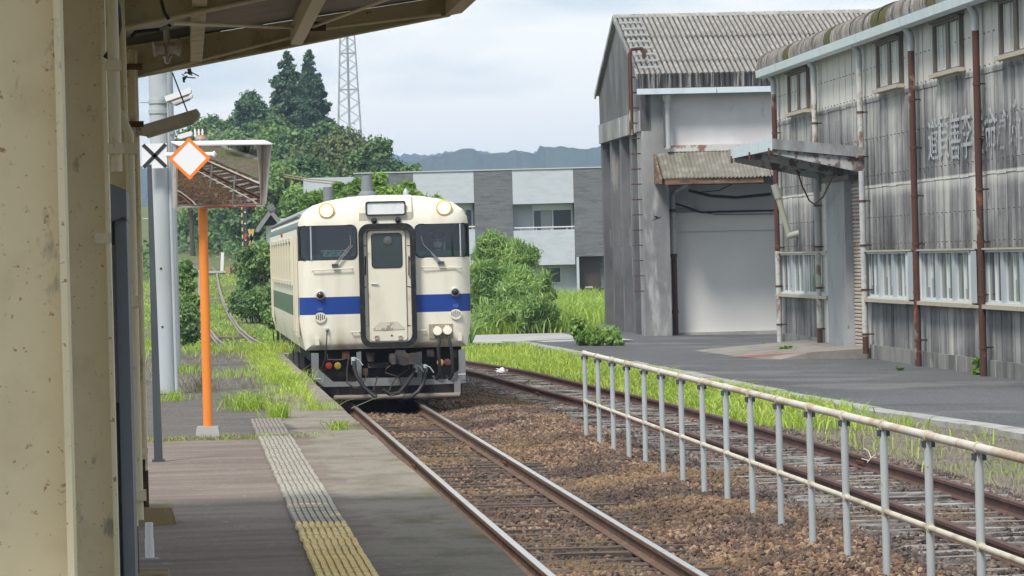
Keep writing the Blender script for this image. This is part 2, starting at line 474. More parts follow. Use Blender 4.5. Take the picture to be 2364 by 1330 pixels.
def scatter(name, pts, kinds, smin, smax, label):
    """one point mesh, a copy of a random kind on every point (geometry nodes)"""
    me = bpy.data.meshes.new(name)
    me.vertices.add(len(pts)); me.vertices.foreach_set('co', np.asarray(pts, dtype=np.float32).ravel()); me.update()
    o = link(name, me)
    col = bpy.data.collections.new(name + " kinds")
    for k in kinds: col.objects.link(k)
    ng = bpy.data.node_groups.new(name, 'GeometryNodeTree')
    ng.interface.new_socket("Geometry", in_out='INPUT', socket_type='NodeSocketGeometry')
    ng.interface.new_socket("Geometry", in_out='OUTPUT', socket_type='NodeSocketGeometry')
    N = ng.nodes; l = ng.links.new
    gi = N.new('NodeGroupInput'); go = N.new('NodeGroupOutput'); ip = N.new('GeometryNodeInstanceOnPoints')
    ci = N.new('GeometryNodeCollectionInfo'); ci.inputs[0].default_value = col; ci.inputs[1].default_value = True; ci.inputs[2].default_value = True
    rr = N.new('FunctionNodeRandomValue'); rr.data_type = 'FLOAT_VECTOR'; rr.inputs[0].default_value = (0, 0, 0); rr.inputs[1].default_value = (6.28, 6.28, 6.28)
    rs = N.new('FunctionNodeRandomValue'); rs.data_type = 'FLOAT_VECTOR'; rs.inputs[0].default_value = (smin,) * 3; rs.inputs[1].default_value = (smax,) * 3; rs.inputs['Seed'].default_value = 5
    l(gi.outputs[0], ip.inputs['Points']); l(ci.outputs[0], ip.inputs['Instance']); ip.inputs['Pick Instance'].default_value = True
    l(rr.outputs[0], ip.inputs['Rotation']); l(rs.outputs[0], ip.inputs['Scale']); l(ip.outputs[0], go.inputs[0])
    md = o.modifiers.new("scatter", 'NODES'); md.node_group = ng
    tag(o, label, 'ballast', kind='stuff')
    return o
def stone_kinds(m, n=6, seed=3):
    out = []; rr = random.Random(seed)
    for i in range(n):
        bm = bmesh.new(); bmesh.ops.create_icosphere(bm, subdivisions=1, radius=1)
        for v in bm.verts:
            v.co *= rr.uniform(.68, 1.18)
        f = (rr.uniform(.8, 1.25), rr.uniform(.75, 1.1), rr.uniform(.55, .85))
        for v in bm.verts: v.co = Vector((v.co.x*f[0], v.co.y*f[1], v.co.z*f[2]))
        me = bpy.data.meshes.new("stone"); bm.to_mesh(me); bm.free(); me.materials.append(m)
        out.append(bpy.data.objects.new("stone", me))
    return out
m_stone = stone_material("brown ballast stone", [(.045, .032, .028), (.135, .080, .055), (.225, .138, .085), (.32, .21, .135), (.18, .112, .085), (.085, .065, .06), (.42, .31, .21)])
m_stone2 = stone_material("sooty ballast stone", [(.05, .042, .04), (.105, .082, .072), (.165, .128, .108), (.25, .20, .17), (.125, .10, .092)])
SLP = .62
def stones(n, D0, D1, x0, x1, lift=.0, main=True):
    D = rng.uniform(D0, D1, n); x = rng.uniform(x0, x1, n)
    g = np.interp(D, sD, sX) - np.interp(D, mD, mX)
    mxx = np.interp(D, mD, mX)
    if main: keep = (np.abs(np.abs(x) - .5335) > .085); sl = (np.abs(x) < 1.05)
    else:
        x = g + x; keep = (np.abs(np.abs(x - g) - .5335) > .085); sl = (np.abs(x - g) < 1.05)
    on = sl & ((np.mod(D, SLP) < .21)) & (rng.random(n) < (.70 if main else .93))
    keep &= ~on
    D, x = D[keep], x[keep]
    z = np.array([bed_z(a, b) for a, b in zip(x, D)]) + rng.uniform(-.008, .022, len(D)) + lift
    return np.stack([np.interp(D, mD, mX) + x, D, z], 1)
k1 = stone_kinds(m_stone); k2 = stone_kinds(m_stone2, seed=8)
P1 = np.concatenate([stones(36000, 24, 46, -1.2, 2.55), stones(24000, 46, 64, -1.2, 2.6), stones(5000, 64, 82, .9, 2.4), stones(9000, 0, 24, -1.2, 2.6)])
scatter("ballast", P1, k1, .018, .040, "loose brown ballast stones around the platform track")
P2 = np.concatenate([stones(22000, 26, 52, -1.25, 1.3, main=False), stones(15000, 52, 92, -1.3, 1.3, main=False), stones(6000, 0, 26, -1.3, 1.3, main=False)])
scatter("ballast", P2, k2, .020, .042, "sooty dark ballast stones around the siding")

# ------------------------------------------------------------------ rails and sleepers
m_railside = mat("rail side rust", (0.13, 0.075, 0.05), 0.8, layers=[((0.21, 0.135, 0.095), 6, ONE, .5, .66, .7)], bump=(60, .2, .003))
m_railtop = mat("worn rail head", (0.55, 0.53, 0.50), 0.32, 0.75, layers=[((0.34, 0.25, 0.18), 3, ONE, .55, .7, .7)])
m_railrust = mat("rusty siding rail", (0.085, 0.042, 0.034), 0.8, layers=[((0.15, 0.075, 0.055), 5, ONE, .5, .66, .7)], bump=(60, .2, .003))
m_sleeper = mat("oily timber sleeper", (0.085, 0.065, 0.052), 0.9, layers=[((0.16, 0.12, 0.09), 7, (1, 6, 4), .5, .64, .8), ((0.03, 0.025, 0.022), 3, ONE, .5, .64, .7)], bump=(25, .4, .01))
m_sleeper_old = mat("bleached timber sleeper", (0.20, 0.185, 0.17), 0.9, layers=[((0.47, 0.46, 0.44), 5, (.6, 9, 4), .50, .60, .9), ((0.05, 0.042, 0.038), 2.2, (.6, 3, 3), .47, .56, .95)], bump=(25, .5, .01))
RAILP = [(-.06, -.14), (.06, -.14), (.06, -.128), (.012, -.11), (.012, -.045), (.034, -.032), (.034, -.004), (.028, 0.0), (-.028, 0.0), (-.034, -.004), (-.034, -.032), (-.012, -.045), (-.012, -.11), (-.06, -.128)]
def sweep(path, prof, off, zf, topidx=None):
    """profile (side, z) swept along an (D, X) path shifted sideways by off"""
    mb = MB(); n = len(prof); V = []; Fs = []
    P = [Vector((x, d, 0)) for d, x in path]
    for i, p in enumerate(P):
        d = (P[min(i+1, len(P)-1)] - P[max(i-1, 0)]).normalized(); r = Vector((d.y, -d.x, 0))
        for a, z in prof: V.append(p + r * (off + a) + Vector((0, 0, z + zf(p.y))))
    for i in range(len(P) - 1):
        for k in range(n):
            j = (k + 1) % n
            Fs.append((i*n+k, i*n+j, (i+1)*n+j, (i+1)*n+k))
    Fs.append(tuple(range(n))); Fs.append(tuple((len(P)-1)*n+k for k in range(n)))
    mb._add(V, Fs)
    if topidx is not None:
        for i in range(len(P) - 1):
            for k in topidx: mb.mi[i*n+k] = 1
    return mb
def along(path, s0, step):
    """(point, heading) every step metres"""
    P = [Vector((x, d, 0)) for d, x in path]; out = []; acc = -s0
    for a, b in zip(P[:-1], P[1:]):
        L_ = (b - a).length; d = (b - a).normalized()
        while acc < L_:
            if acc >= 0: out.append((a + d * acc, math.atan2(-d.x, d.y)))
            acc += step
        acc -= L_
    return out
def sleeper_mesh(name, m, seed):
    rr = random.Random(seed); mb = MB()
    xs_ = [-1.05, -.7, -.35, 0, .35, .7, 1.05]
    V = []; n = len(xs_)
    for x in xs_:
        e = rr.uniform(-.008, .008)
        V += [(x, -.1 + e, -.3), (x, -.1 + e, -.148 + rr.uniform(-.006, .006)), (x, .1 + e, -.148 + rr.uniform(-.006, .006)), (x, .1 + e, -.3)]
    Fs = [(0, 1, 2, 3), tuple(4*(n-1)+k for k in (3, 2, 1, 0))]
    for i in range(n - 1):
        for k in range(3): Fs.append((4*i+k, 4*i+4+k, 4*i+5+k, 4*i+1+k))
    mb._add(V, Fs)
    me = mb.mesh(name); me.materials.append(m); return me
def track(name, label, path, zf, mats, D_sl, m_sl, seed, joints, lift=0.0):
    t = empty(name, (path[0][1], path[0][0], 0)); tag(t, label, 'railway track'); inv = Vector((path[0][1], path[0][0], 0))
    for s in (-1, 1):
        mb = sweep(path, RAILP, s * .5335, zf, [7])
        mb.v = [(v[0]-inv.x, v[1]-inv.y, v[2]) for v in mb.v]
        r = mb.build("rail", mats, t, smooth=25)
        for D in joints:                       # fish plates where two rails meet
            x = interp(D, *np.array(path).T); h = (interp(D+.5, *np.array(path).T) - interp(D-.5, *np.array(path).T))
            a = -math.atan(h); jb = MB()
            for q in (-1, 1): jb.box(q*.02-.008, q*.02+.008, -.25, .25, -.10, -.05)
            for q in (-.17, -.06, .06, .17): jb.cyl((-.045, q, -.075), (.045, q, -.075), .014, n=6)
            jb.box(-.0345, .0345, -.006, .006, -.03, .0006)
            ox = math.cos(a) * s * .5335; oy = math.sin(a) * s * .5335
            jb.build("rail_joint", m_rust, r, loc=(x - inv.x + ox, D - inv.y + oy, zf(D)), rot=(0, 0, a))
    meshes = [sleeper_mesh("sleeper", m_sl, seed + k) for k in range(5)]
    Ds, Xs = np.array(path).T
    for i in range(int(D_sl[0] / SLP), int(D_sl[1] / SLP)):
        d_ = i * SLP + .105; p = Vector((interp(d_, Ds, Xs), d_, 0)); a = math.atan(-(interp(d_ + .5, Ds, Xs) - interp(d_ - .5, Ds, Xs)))
        o = link("sleeper", meshes[i % 5], None, t, (p.x - inv.x, p.y - inv.y, zf(p.y) + lift + random.uniform(-.012, .006)), (0, 0, a + random.uniform(-.012, .012)))
    return t
near_main = [q for q in MAINP if q[0] <= 97.5]
track("railway_track", "worn bright-railed track beside the platform, under the train", near_main, tz, [m_railside, m_railtop], (10, 63), m_sleeper, 1, (25.6, 45.6), .012)
far_main = [q for q in MAINP if q[0] >= 96.5]
m_farrail = mat("dull far rail", (0.26, 0.22, 0.185), 0.6, 0.1)
track("railway_track", "overgrown curving track beyond the end of the platform", far_main, lambda D: tz(D) + .02, [m_farrail, m_farrail], (97, 132), m_sleeper, 20, ())
track("railway_track", "rusty siding track behind the pipe railing", SIDEP, lambda D: -.01, [m_railrust, m_railrust], (8, 95), m_sleeper_old, 40, (24, 44.0, 69), .022)

# ------------------------------------------------------------------ platform
m_plat = bpy.data.materials.new("platform asphalt"); m_plat.use_nodes = True
def plat_nodes(m, base, base2, edge):
    n = m.node_tree.nodes; l = m.node_tree.links.new; b = n['Principled BSDF']
    b.inputs['Roughness'].default_value = .9; b.inputs['Specular IOR Level'].default_value = .25
    g = n.new('ShaderNodeTexCoord'); src = g.outputs['Object']
    def noise(s, st, lo, hi, k=1.0, loc=(0, 0, 0), det=6):
        mpn = n.new('ShaderNodeMapping'); mpn.inputs['Scale'].default_value = st; mpn.inputs['Location'].default_value = loc; l(src, mpn.inputs[0])
        t = n.new('ShaderNodeTexNoise'); t.inputs['Scale'].default_value = s; t.inputs['Detail'].default_value = det; t.inputs['Roughness'].default_value = .62; l(mpn.outputs[0], t.inputs['Vector'])
        r = n.new('ShaderNodeMapRange'); r.inputs[1].default_value = lo; r.inputs[2].default_value = hi; r.inputs[4].default_value = k; l(t.outputs['Fac'], r.inputs[0]); return r.outputs[0]
    def mixc(f, a, c):
        x = n.new('ShaderNodeMix'); x.data_type = 'RGBA'; l(f, x.inputs[0])
        if isinstance(a, tuple): x.inputs[6].default_value = (*a, 1)
        else: l(a, x.inputs[6])
        if isinstance(c, tuple): x.inputs[7].default_value = (*c, 1)
        else: l(c, x.inputs[7])
        return x.outputs[2]
    c = mixc(noise(1.2, (.5, 2.2, 1), .38, .62), base, base2)
    c = mixc(noise(2.0, (.5, 2.5, 1), .52, .70, .45, (4, 4, 0)), c, (.075, .062, .058))
    c = mixc(noise(26, ONE, .55, .68, .6), c, (.27, .235, .21))
    c = mixc(noise(40, ONE, .58, .68, .6, (3, 3, 0)), c, (.06, .05, .046))
    c = mixc(noise(9, ONE, .66, .70, .8, (7, 1, 0)), c, (.42, .38, .33))
    sx = n.new('ShaderNodeSeparateXYZ'); l(src, sx.inputs[0])
    wob = noise(.9, ONE, .3, .7, .35, (2, 9, 0))
    ad = n.new('ShaderNodeMath'); ad.operation = 'ADD'; l(sx.outputs[0], ad.inputs[0]); l(wob, ad.inputs[1])
    mr = n.new('ShaderNodeMapRange'); mr.inputs[1].default_value = -2.02; mr.inputs[2].default_value = -1.96; l(ad.outputs[0], mr.inputs[0])
    e = mixc(noise(2.4, (1, .6, 1), .45, .62, .8), (.235, .205, .165), (.15, .128, .10))
    e = mixc(noise(1.1, (1, .5, 1), .57, .66, .85, (1, 5, 0)), e, (.12, .105, .025))
    e = mixc(noise(30, ONE, .58, .68, .7), e, (.36, .33, .29))
    e = mixc(noise(22, ONE, .60, .68, .6, (5, 2, 0)), e, (.07, .06, .05))
    c = mixc(mr.outputs[0], c, e) if edge else c
    l(c, b.inputs['Base Color'])
    t = n.new('ShaderNodeTexNoise'); t.inputs['Scale'].default_value = 55; t.inputs['Detail'].default_value = 4; l(src, t.inputs['Vector'])
    bn = n.new('ShaderNodeBump'); bn.inputs['Strength'].default_value = .5; bn.inputs['Distance'].default_value = .012; l(t.outputs['Fac'], bn.inputs['Height']); l(bn.outputs[0], b.inputs['Normal'])
plat_nodes(m_plat, (.225, .180, .150), (.155, .122, .102), True)
m_plat2 = bpy.data.materials.new("old platform asphalt"); m_plat2.use_nodes = True
plat_nodes(m_plat2, (.135, .118, .105), (.085, .078, .072), True)
PZ = 0.80
plat = fempty("platform", TF)
tag(plat, "low asphalt platform with worn tactile paving", kind='structure')
def slab(name, y0, y1, m, drop=0.0):
    mb = MB(); rr = random.Random(int(y0 * 10))
    ys = list(np.arange(y0, y1, 1.5)) + [y1]
    edge = [-1.5 + rr.uniform(-.015, .012) for _ in ys]
    V = []; Fs = []
    for i, y in enumerate(ys):
        V += [(-9.0, y, -.6), (-9.0, y, PZ - drop), (-1.9, y, PZ - drop), (edge[i] - .03, y, PZ - drop), (edge[i], y, PZ - .03 - drop), (edge[i] - .02, y, -.6)]
    k = 6
    for i in range(len(ys) - 1):
        for j in range(k - 1): Fs.append((i*k+j, i*k+j+1, (i+1)*k+j+1, (i+1)*k+j))
    Fs.append(tuple(range(k))); Fs.append(tuple((len(ys)-1)*k+j for j in range(k)))
    mb._add(V, Fs)
    return mb.build(name, m, plat)
slab("near_slab", -48, 6.15, m_plat)
slab("far_slab", 6.19, 44.0, m_plat2, .012)
# tactile tiles, each a raised piece of eight bars
m_tile = bpy.data.materials.new("worn yellow tactile tile"); m_tile.use_nodes = True
def tile_nodes(m):
    n = m.node_tree.nodes; l = m.node_tree.links.new; b = n['Principled BSDF']; b.inputs['Roughness'].default_value = .75
    g = n.new('ShaderNodeNewGeometry'); sx = n.new('ShaderNodeSeparateXYZ'); l(g.outputs['Position'], sx.inputs[0])
    def noise(s, lo, hi, k=1.0, st=ONE):
        mpn = n.new('ShaderNodeMapping'); mpn.inputs['Scale'].default_value = st; l(g.outputs['Position'], mpn.inputs[0])
        t = n.new('ShaderNodeTexNoise'); t.inputs['Scale'].default_value = s; t.inputs['Detail'].default_value = 5; l(mpn.outputs[0], t.inputs['Vector'])
        r = n.new('ShaderNodeMapRange'); r.inputs[1].default_value = lo; r.inputs[2].default_value = hi; r.inputs[4].default_value = k; l(t.outputs['Fac'], r.inputs[0]); return r.outputs[0]
    def mixc(f, a, c):
        x = n.new('ShaderNodeMix'); x.data_type = 'RGBA'; l(f, x.inputs[0])
        for s, q in ((6, a), (7, c)):
            if isinstance(q, tuple): x.inputs[s].default_value = (*q, 1)
            else: l(q, x.inputs[s])
        return x.outputs[2]
    # along the strip the yellow paint has worn away to the grey rubber
    ma = n.new('ShaderNodeMath'); ma.operation = 'MULTIPLY_ADD'; ma.inputs[1].default_value = 6.0; l(noise(1.6, .3, .7), ma.inputs[0]); l(sx.outputs[1], ma.inputs[2])
    wr = n.new('ShaderNodeMapRange'); wr.inputs[1].default_value = 24.8; wr.inputs[2].default_value = 26.6; l(ma.outputs[0], wr.inputs[0])
    grey = mixc(noise(14, .42, .62), (.36, .325, .27), (.245, .22, .18))
    grey = mixc(noise(.5, .48, .65, .5), grey, (.46, .42, .355))
    yel = mixc(noise(5, .4, .65), (.80, .57, .19), (.86, .70, .36))
    c = mixc(wr.outputs[0], yel, grey)
    c = mixc(noise(30, .58, .70, .45), c, (.22, .18, .13))
    # dirt settles between the bars
    dz = n.new('ShaderNodeMapRange'); dz.inputs[1].default_value = .8125; dz.inputs[2].default_value = .8075; l(sx.outputs[2], dz.inputs[0])
    dk = n.new('ShaderNodeMath'); dk.operation = 'MULTIPLY'; l(dz.outputs[0], dk.inputs[0]); l(wr.outputs[0], dk.inputs[1])
    c = mixc(dk.outputs[0], c, (.19, .165, .14))
    l(c, b.inputs['Base Color'])
tile_nodes(m_tile)
mb = MB(); mb.box(-.149, .149, -.149, .149, 0, .0075)
for k in range(8):
    x = -.149 + .0372 * (k + .5); mb.box(x - .0128, x + .0128, -.141, .141, .0074, .0185)
tile_me = mb.mesh("tactile_tile"); tile_me.materials.append(m_tile)
for i in range(76):
    y = -12.3 + .3 * i
    if y > 10.2: break
    link("tactile_tile", tile_me, None, plat, (-2.40 + random.uniform(-.004, .004), y, PZ + .002 - (.012 if y > 6.17 else 0)), (random.uniform(-.006, .006), random.uniform(-.005, .005), random.uniform(-.008, .008)))

# ------------------------------------------------------------------ yard, kerb, paths
m_asph = mat("yard asphalt", (0.095, 0.096, 0.10), 0.9, layers=[((0.068, 0.068, 0.071), .22, (1, .35, 1), .45, .6, .9), ((0.19, 0.188, 0.182), .30, (.7, .8, 1), .555, .60, .45), ((0.24, 0.24, 0.24), 16, ONE, .55, .66, .65), ((0.055, 0.055, 0.057), .5, (.7, .9, 1), .58, .62, .5), ((0.07, 0.07, 0.07), 22, ONE, .60, .70, .6)], bump=(50, .5, .01))
def yard_z(x, D): return -.12 - .09 * ss(0, 6, x - kerb_x(D))
mb = MB()
mb.grid(lambda u, d: (kerb_x(d) + .3 + u * (30 - kerb_x(d)), d, yard_z(kerb_x(d) + .3 + u * (30 - kerb_x(d)), d)), [0, .05, .1, .2, .3, .5, 1], list(np.arange(-40, 111, 2.0)) + [111, 112.4, 113, 115, 118, 121, 124.5])
tag(mb.build("yard", m_asph, smooth=60), "worn grey asphalt yard in front of the sheds", kind='structure')
m_path = mat("pale concrete road", (0.40, 0.39, 0.38), 0.9, layers=[((0.24, 0.235, 0.23), .6, (.5, 2, 1), .5, .64, .8), ((0.48, 0.47, 0.45), 3, ONE, .5, .7, .6)], bump=(30, .3, .01))
mb = MB()
mb.grid(lambda x, d: (x - .1 * (d - 112), d, -.13 - .03 * ss(2, 6, x)), list(np.linspace(-3.2, 3.4, 8)), [111.5, 115, 119, 124])
tag(mb.build("road", m_path), "pale concrete road crossing behind the yard", kind='structure')
mb = MB()
kb = fempty("kerb", Frame(0, 0, 0))
tag(kb, "pale concrete kerb stones edging the asphalt yard", kind='structure')
kmesh = []
for k in range(4):
    mb = MB(); rr = random.Random(k); e = [rr.uniform(-.02, .02) for _ in range(8)]
    mb.box(-.17 + e[0], .19 + e[1], -.99, .99, -.25, .055 + e[2] * .5)
    me = mb.mesh("kerb_stone"); me.materials.append(m_concrete); kmesh.append(me)
m_concrete_kerb = m_concrete
for i, (p, a) in enumerate(along([(d, x) for d, x in zip(kD, kX) if 2 < d < 112], 0, 2.0)):
    link("kerb_stone", kmesh[i % 4], None, kb, (p.x + .1, p.y, -.125 + random.uniform(-.012, .012)), (0, 0, a + random.uniform(-.006, .006)))
# verge between the siding and the kerb
m_verge = mat("dry weedy verge", (0.17, 0.145, 0.115), 0.95, layers=[((0.10, 0.09, 0.075), 3, ONE, .45, .62, .8), ((0.14, 0.18, 0.05), .35, ONE, .50, .62, .8), ((0.30, 0.26, 0.22), 22, ONE, .58, .68, .6)], bump=(35, .7, .03))
mb = MB()
def verge(u, d):
    a = side_x(d) + 1.15; b = kerb_x(d) + .05
    return (a + u * max(.05, b - a), d, -.21 + .055 * u)
mb.grid(verge, [0, .25, .5, .75, 1], list(np.arange(-40, 106, 2.0)))
tag(mb.build("verge", m_verge, smooth=60), "weedy verge between the siding and the yard", kind='structure')

# ------------------------------------------------------------------ far mountains
m_mtn = mat("wooded mountain", (0.035, 0.055, 0.035), 0.95, layers=[((0.02, 0.035, 0.025), .012, ONE, .42, .6, .8), ((0.055, 0.075, 0.04), .06, ONE, .5, .65, .6)])
def ridge(name, D, prof, depth, label, seed, bush):
    """prof: (px, py) skyline of the photograph at depth D, carried on beyond the frame"""
    rr = np.random.default_rng(seed); pts = [at(px, py, D) for px, py in prof]
    X = [p.x for p in pts]; Z = [p.z for p in pts]
    xs_ = np.linspace(X[0] - 1600, X[-1] + 1600, 1400)
    z = np.interp(xs_, X, Z)
    out = (xs_ < X[0]) | (xs_ > X[-1])
    z = np.where(out, np.mean(Z) + 7 * np.sin(xs_ / 140.0) + 4 * np.sin(xs_ / 41.0), z)
    z = z + rr.normal(0, bush, len(xs_)) + bush * np.sin(xs_ / 4.0)
    mb = MB()
    ts = [0, .25, .5, .75, .92, 1.0]
    V = []
    for i, x in enumerate(xs_):
        for t in ts:
            V.append((x, D - depth * (1 - t), z[i] * (t ** 1.25) + (rr.normal(0, bush * .8) if 0 < t < 1 else 0)))
        V.append((x, D + depth * .5, 0))
    n = len(ts) + 1
    mb._add(V, [(i*n+j, (i+1)*n+j, (i+1)*n+j+1, i*n+j+1) for i in range(len(xs_)-1) for j in range(n-1)])
    tag(mb.build(name, m_mtn), label, kind='structure')
ridge("hills", 2700, [(900, 356), (960, 357), (1010, 355), (1060, 352), (1120, 352), (1200, 350), (1300, 352), (1420, 350)], 400, "farther wooded ridge on the skyline", 1, .7)
ridge("hills", 1950, [(900, 380), (960, 372), (1020, 358), (1060, 347), (1090, 345), (1110, 355), (1150, 350), (1200, 352), (1235, 352), (1242, 335), (1270, 336), (1310, 344), (1345, 345), (1370, 338), (1392, 334), (1430, 336)], 400, "nearer wooded mountain ridge behind the houses", 2, .5)
# ------------------------------------------------------------------ canopy over the platform
def tfl(p):
    x, y = TF.loc(p); return Vector((x, y, p[2]))
def pt(px, py, D):                     # photo spot and depth -> platform frame
    return tfl(at(px, py, D))
can = fempty("platform_canopy", TF)
tag(can, "cream steel platform canopy on rust-speckled columns", 'canopy')
COLY = [-19.7, -14.7, -9.7, -4.7]
CX = -3.40
def hcolumn(y, rusty):
    mb = MB()
    z0, z1 = PZ + .05, 3.62
    mb.box(CX - .014, CX, y - .11, y + .11, z0, z1)
    mb.box(CX - .30, CX - .286, y - .11, y + .11, z0, z1)
    mb.box(CX - .286, CX - .014, y - .006, y + .006, z0, z1)
    c = mb.build("column", m_cream_col, can)
    b = MB(); x0, x1 = CX - .45, CX + .17
    b._add([(x0, y-.24, PZ-.02), (x1, y-.24, PZ-.02), (x1, y+.24, PZ-.02), (x0, y+.24, PZ-.02), (x0+.04, y-.2, PZ+.1), (x1-.035, y-.2, PZ+.1), (x1-.035, y+.2, PZ+.1), (x0+.04, y+.2, PZ+.1)],
           [(0,3,2,1),(4,5,6,7),(0,1,5,4),(1,2,6,5),(2,3,7,6),(3,0,4,7)])
    b.build("column_base", m_ochre, c)
    if rusty:
        q = MB(); q.box(CX - .2, CX - .012, y - .012, y - .0065, PZ + .1, PZ + .38); q.box(CX - .016, CX + .002, y - .112, y - .06, PZ + .1, PZ + .32)
        q.build("rusted_foot", m_footrust, c)
        for zz in (PZ + .42, PZ + 1.62):
            q = MB(); q.box(CX - .05, CX + .004, y - .118, y - .111, zz, zz + .035); q.build("clamp_strap", m_cream_pipe, c)
    return c
m_ochre = mat("mossy concrete footing", (0.27, 0.20, 0.105), 0.9, layers=[((0.12, 0.10, 0.05), 5, ONE, .48, .62, .85), ((0.30, 0.27, 0.20), 14, ONE, .55, .68, .6)], bump=(40, .4, .01))
m_footrust = mat("blackened rusty foot", (0.07, 0.045, 0.03), 0.9, layers=[((0.22, 0.11, 0.05), 8, ONE, .48, .62, .8), ((0.33, 0.29, 0.19), 6, ONE, .6, .68, .8)])
cols = [hcolumn(y, i >= 1) for i, y in enumerate(COLY)]
# conduits clamped to the columns
def conduit(parent, pts, r, m, name="conduit"):
    return MB().tube(pts, r, 10).build(name, m, parent, smooth=40)
conduit(cols[2], [(CX + .01, -9.95, PZ + .36), (CX + .01, -9.95, 2.95), (CX - .03, -9.95, 3.05), (CX - .10, -9.95, 3.12)], .021, m_cream_pipe)
for zz in (1.25, 2.15, 2.86):
    MB().box(CX - .04, CX + .045, -9.99, -9.93, zz, zz + .05).build("pipe_clamp", m_cream_pipe, cols[2])
conduit(cols[3], [(CX - .03, -4.95, 3.1), (CX - .03, -4.95, 3.62)], .02, m_cream_dark)
for zz in (3.16, 3.5):
    MB().box(CX - .07, CX + .03, -4.99, -4.94, zz, zz + .035).build("pipe_clamp", m_rust, cols[3])
conduit(cols[1], [(CX + .028, -14.9, 2.66), (CX + .028, -14.9, 3.55)], .020, m_cream_pipe)
for zz in (2.72, 3.0):
    MB().box(CX - .0, CX + .055, -14.93, -14.91, zz, zz + .035).build("pipe_clamp", m_cream_pipe, cols[1])
MB().tube([pt(262, -20, 13.2), pt(272, 20, 13.2), pt(275, 60, 13.2), pt(264, 105, 13.2), pt(244, 135, 13.2)], .011, 10).build("flexible_conduit", m_black, can, smooth=40)
MB().tube([pt(303, 85, 21), pt(312, 74, 21), pt(345, 70, 21), pt(372, 68, 21), pt(392, 58, 20)], .010, 8).build("flexible_conduit", m_black, can, smooth=40)
MB().tube([pt(372, 0, 18.2), pt(380, 30, 18.2), pt(390, 45, 18.2)], .008, 8).build("flexible_conduit", m_black, can, smooth=40)
# rafters: tapered I beams rising towards the track
def rafter(y):
    mb = MB(); xa, xb = CX + .0, -1.52
    def zlow(x): return 3.47 + (x - CX) * .176
    def ztop(x): return 3.655 + (x - CX) * .135
    for (p, q) in ((xa, xb), (CX - 2.4, xa)):
        s_ = 1 if p == xa else -.4
        zl = (lambda x: zlow(x)) if p == xa else (lambda x: 3.47 - (x - CX) * .05)
        mb.prism([(p, zl(p)), (q, zl(q)), (q, ztop(q)), (p, ztop(p))], y - .005, y + .005)
        mb.bar((p, y, zl(p)), (q, y, zl(q)), .10, .012)
        mb.bar((p, y, ztop(p)), (q, y, ztop(q)), .10, .012)
    return mb.build("rafter", m_cream_dark, can)
for y in COLY: rafter(y)
for xx, zz in ((-2.45, 3.69), (-3.05, 3.60)):
    MB().box(xx - .035, xx + .035, -20.6, COLY[3] + .06, zz - .05, zz + .06).build("purlin", m_cream_pipe if xx > -3 else m_cream_dark, can)
# ceiling board and corrugated sheet above
mb = MB(); mb.prism([(-3.0, 3.725), (-1.50, 3.927), (-1.50, 3.94), (-3.0, 3.738)], -21.0, COLY[3] + .10)
mb.build("ceiling_board", m_roofsheet, can)
mb = MB(); ys_ = np.arange(-14, COLY[3] + .3, .0325)
mb.grid(lambda x, y: (x, y, 3.705 + (x - CX) * .135 + .014 * math.sin(y / .13 * 2 * math.pi) + (.02 if x > -3.1 else 0)), [-6.2, -4.5, -3.05], list(ys_))
m_sheetbare = mat("bare corrugated sheet", (0.40, 0.39, 0.38), 0.4, 0.4, layers=[((0.18, 0.15, 0.13), 6, ONE, .5, .66, .7)])
mb.build("corrugated_sheet", m_sheetbare, can, smooth=60)
mb = MB(); mb.prism([(-6.3, 3.40), (-1.42, 3.955), (-1.42, 3.97), (-6.3, 3.42)], -21.2, COLY[3] + .22)
mb.build("roof_sheet", m_roofsheet, can)
mb = MB(); mb.prism([(-1.55, 3.80), (-1.44, 3.82), (-1.44, 3.95), (-1.55, 3.93)], -21.1, COLY[3] + .12); mb.build("eaves_board", m_cream_dark, can)
MB().prism([(-6.25, 3.5), (-3.4, 3.53), (-2.9, 3.64), (-2.9, 3.78), (-6.25, 3.72)], COLY[3] + .03, COLY[3] + .045).build("end_panel", m_roofsheet, can)
for a, b in (((397, 54, 18.8), (715, 65, 23.25)), ((722, 62, 23.2), (900, -4, 19.4)), ((332, 173, 23.3), (698, 79, 23.3)), ((742, 66, 23.3), (1018, 33, 23.3)), ((285, 66, 18.3), (610, -3, 18.3))):
    MB().cyl(pt(*a), pt(*b), .010, n=8).build("brace_rod", m_cream_pipe, can, smooth=40)
g = pt(733, 62, 23.2)
MB().box(g.x - .05, g.x + .05, g.y - .01, g.y, g.z - .025, g.z + .03).build("gusset_plate", m_rust, can)

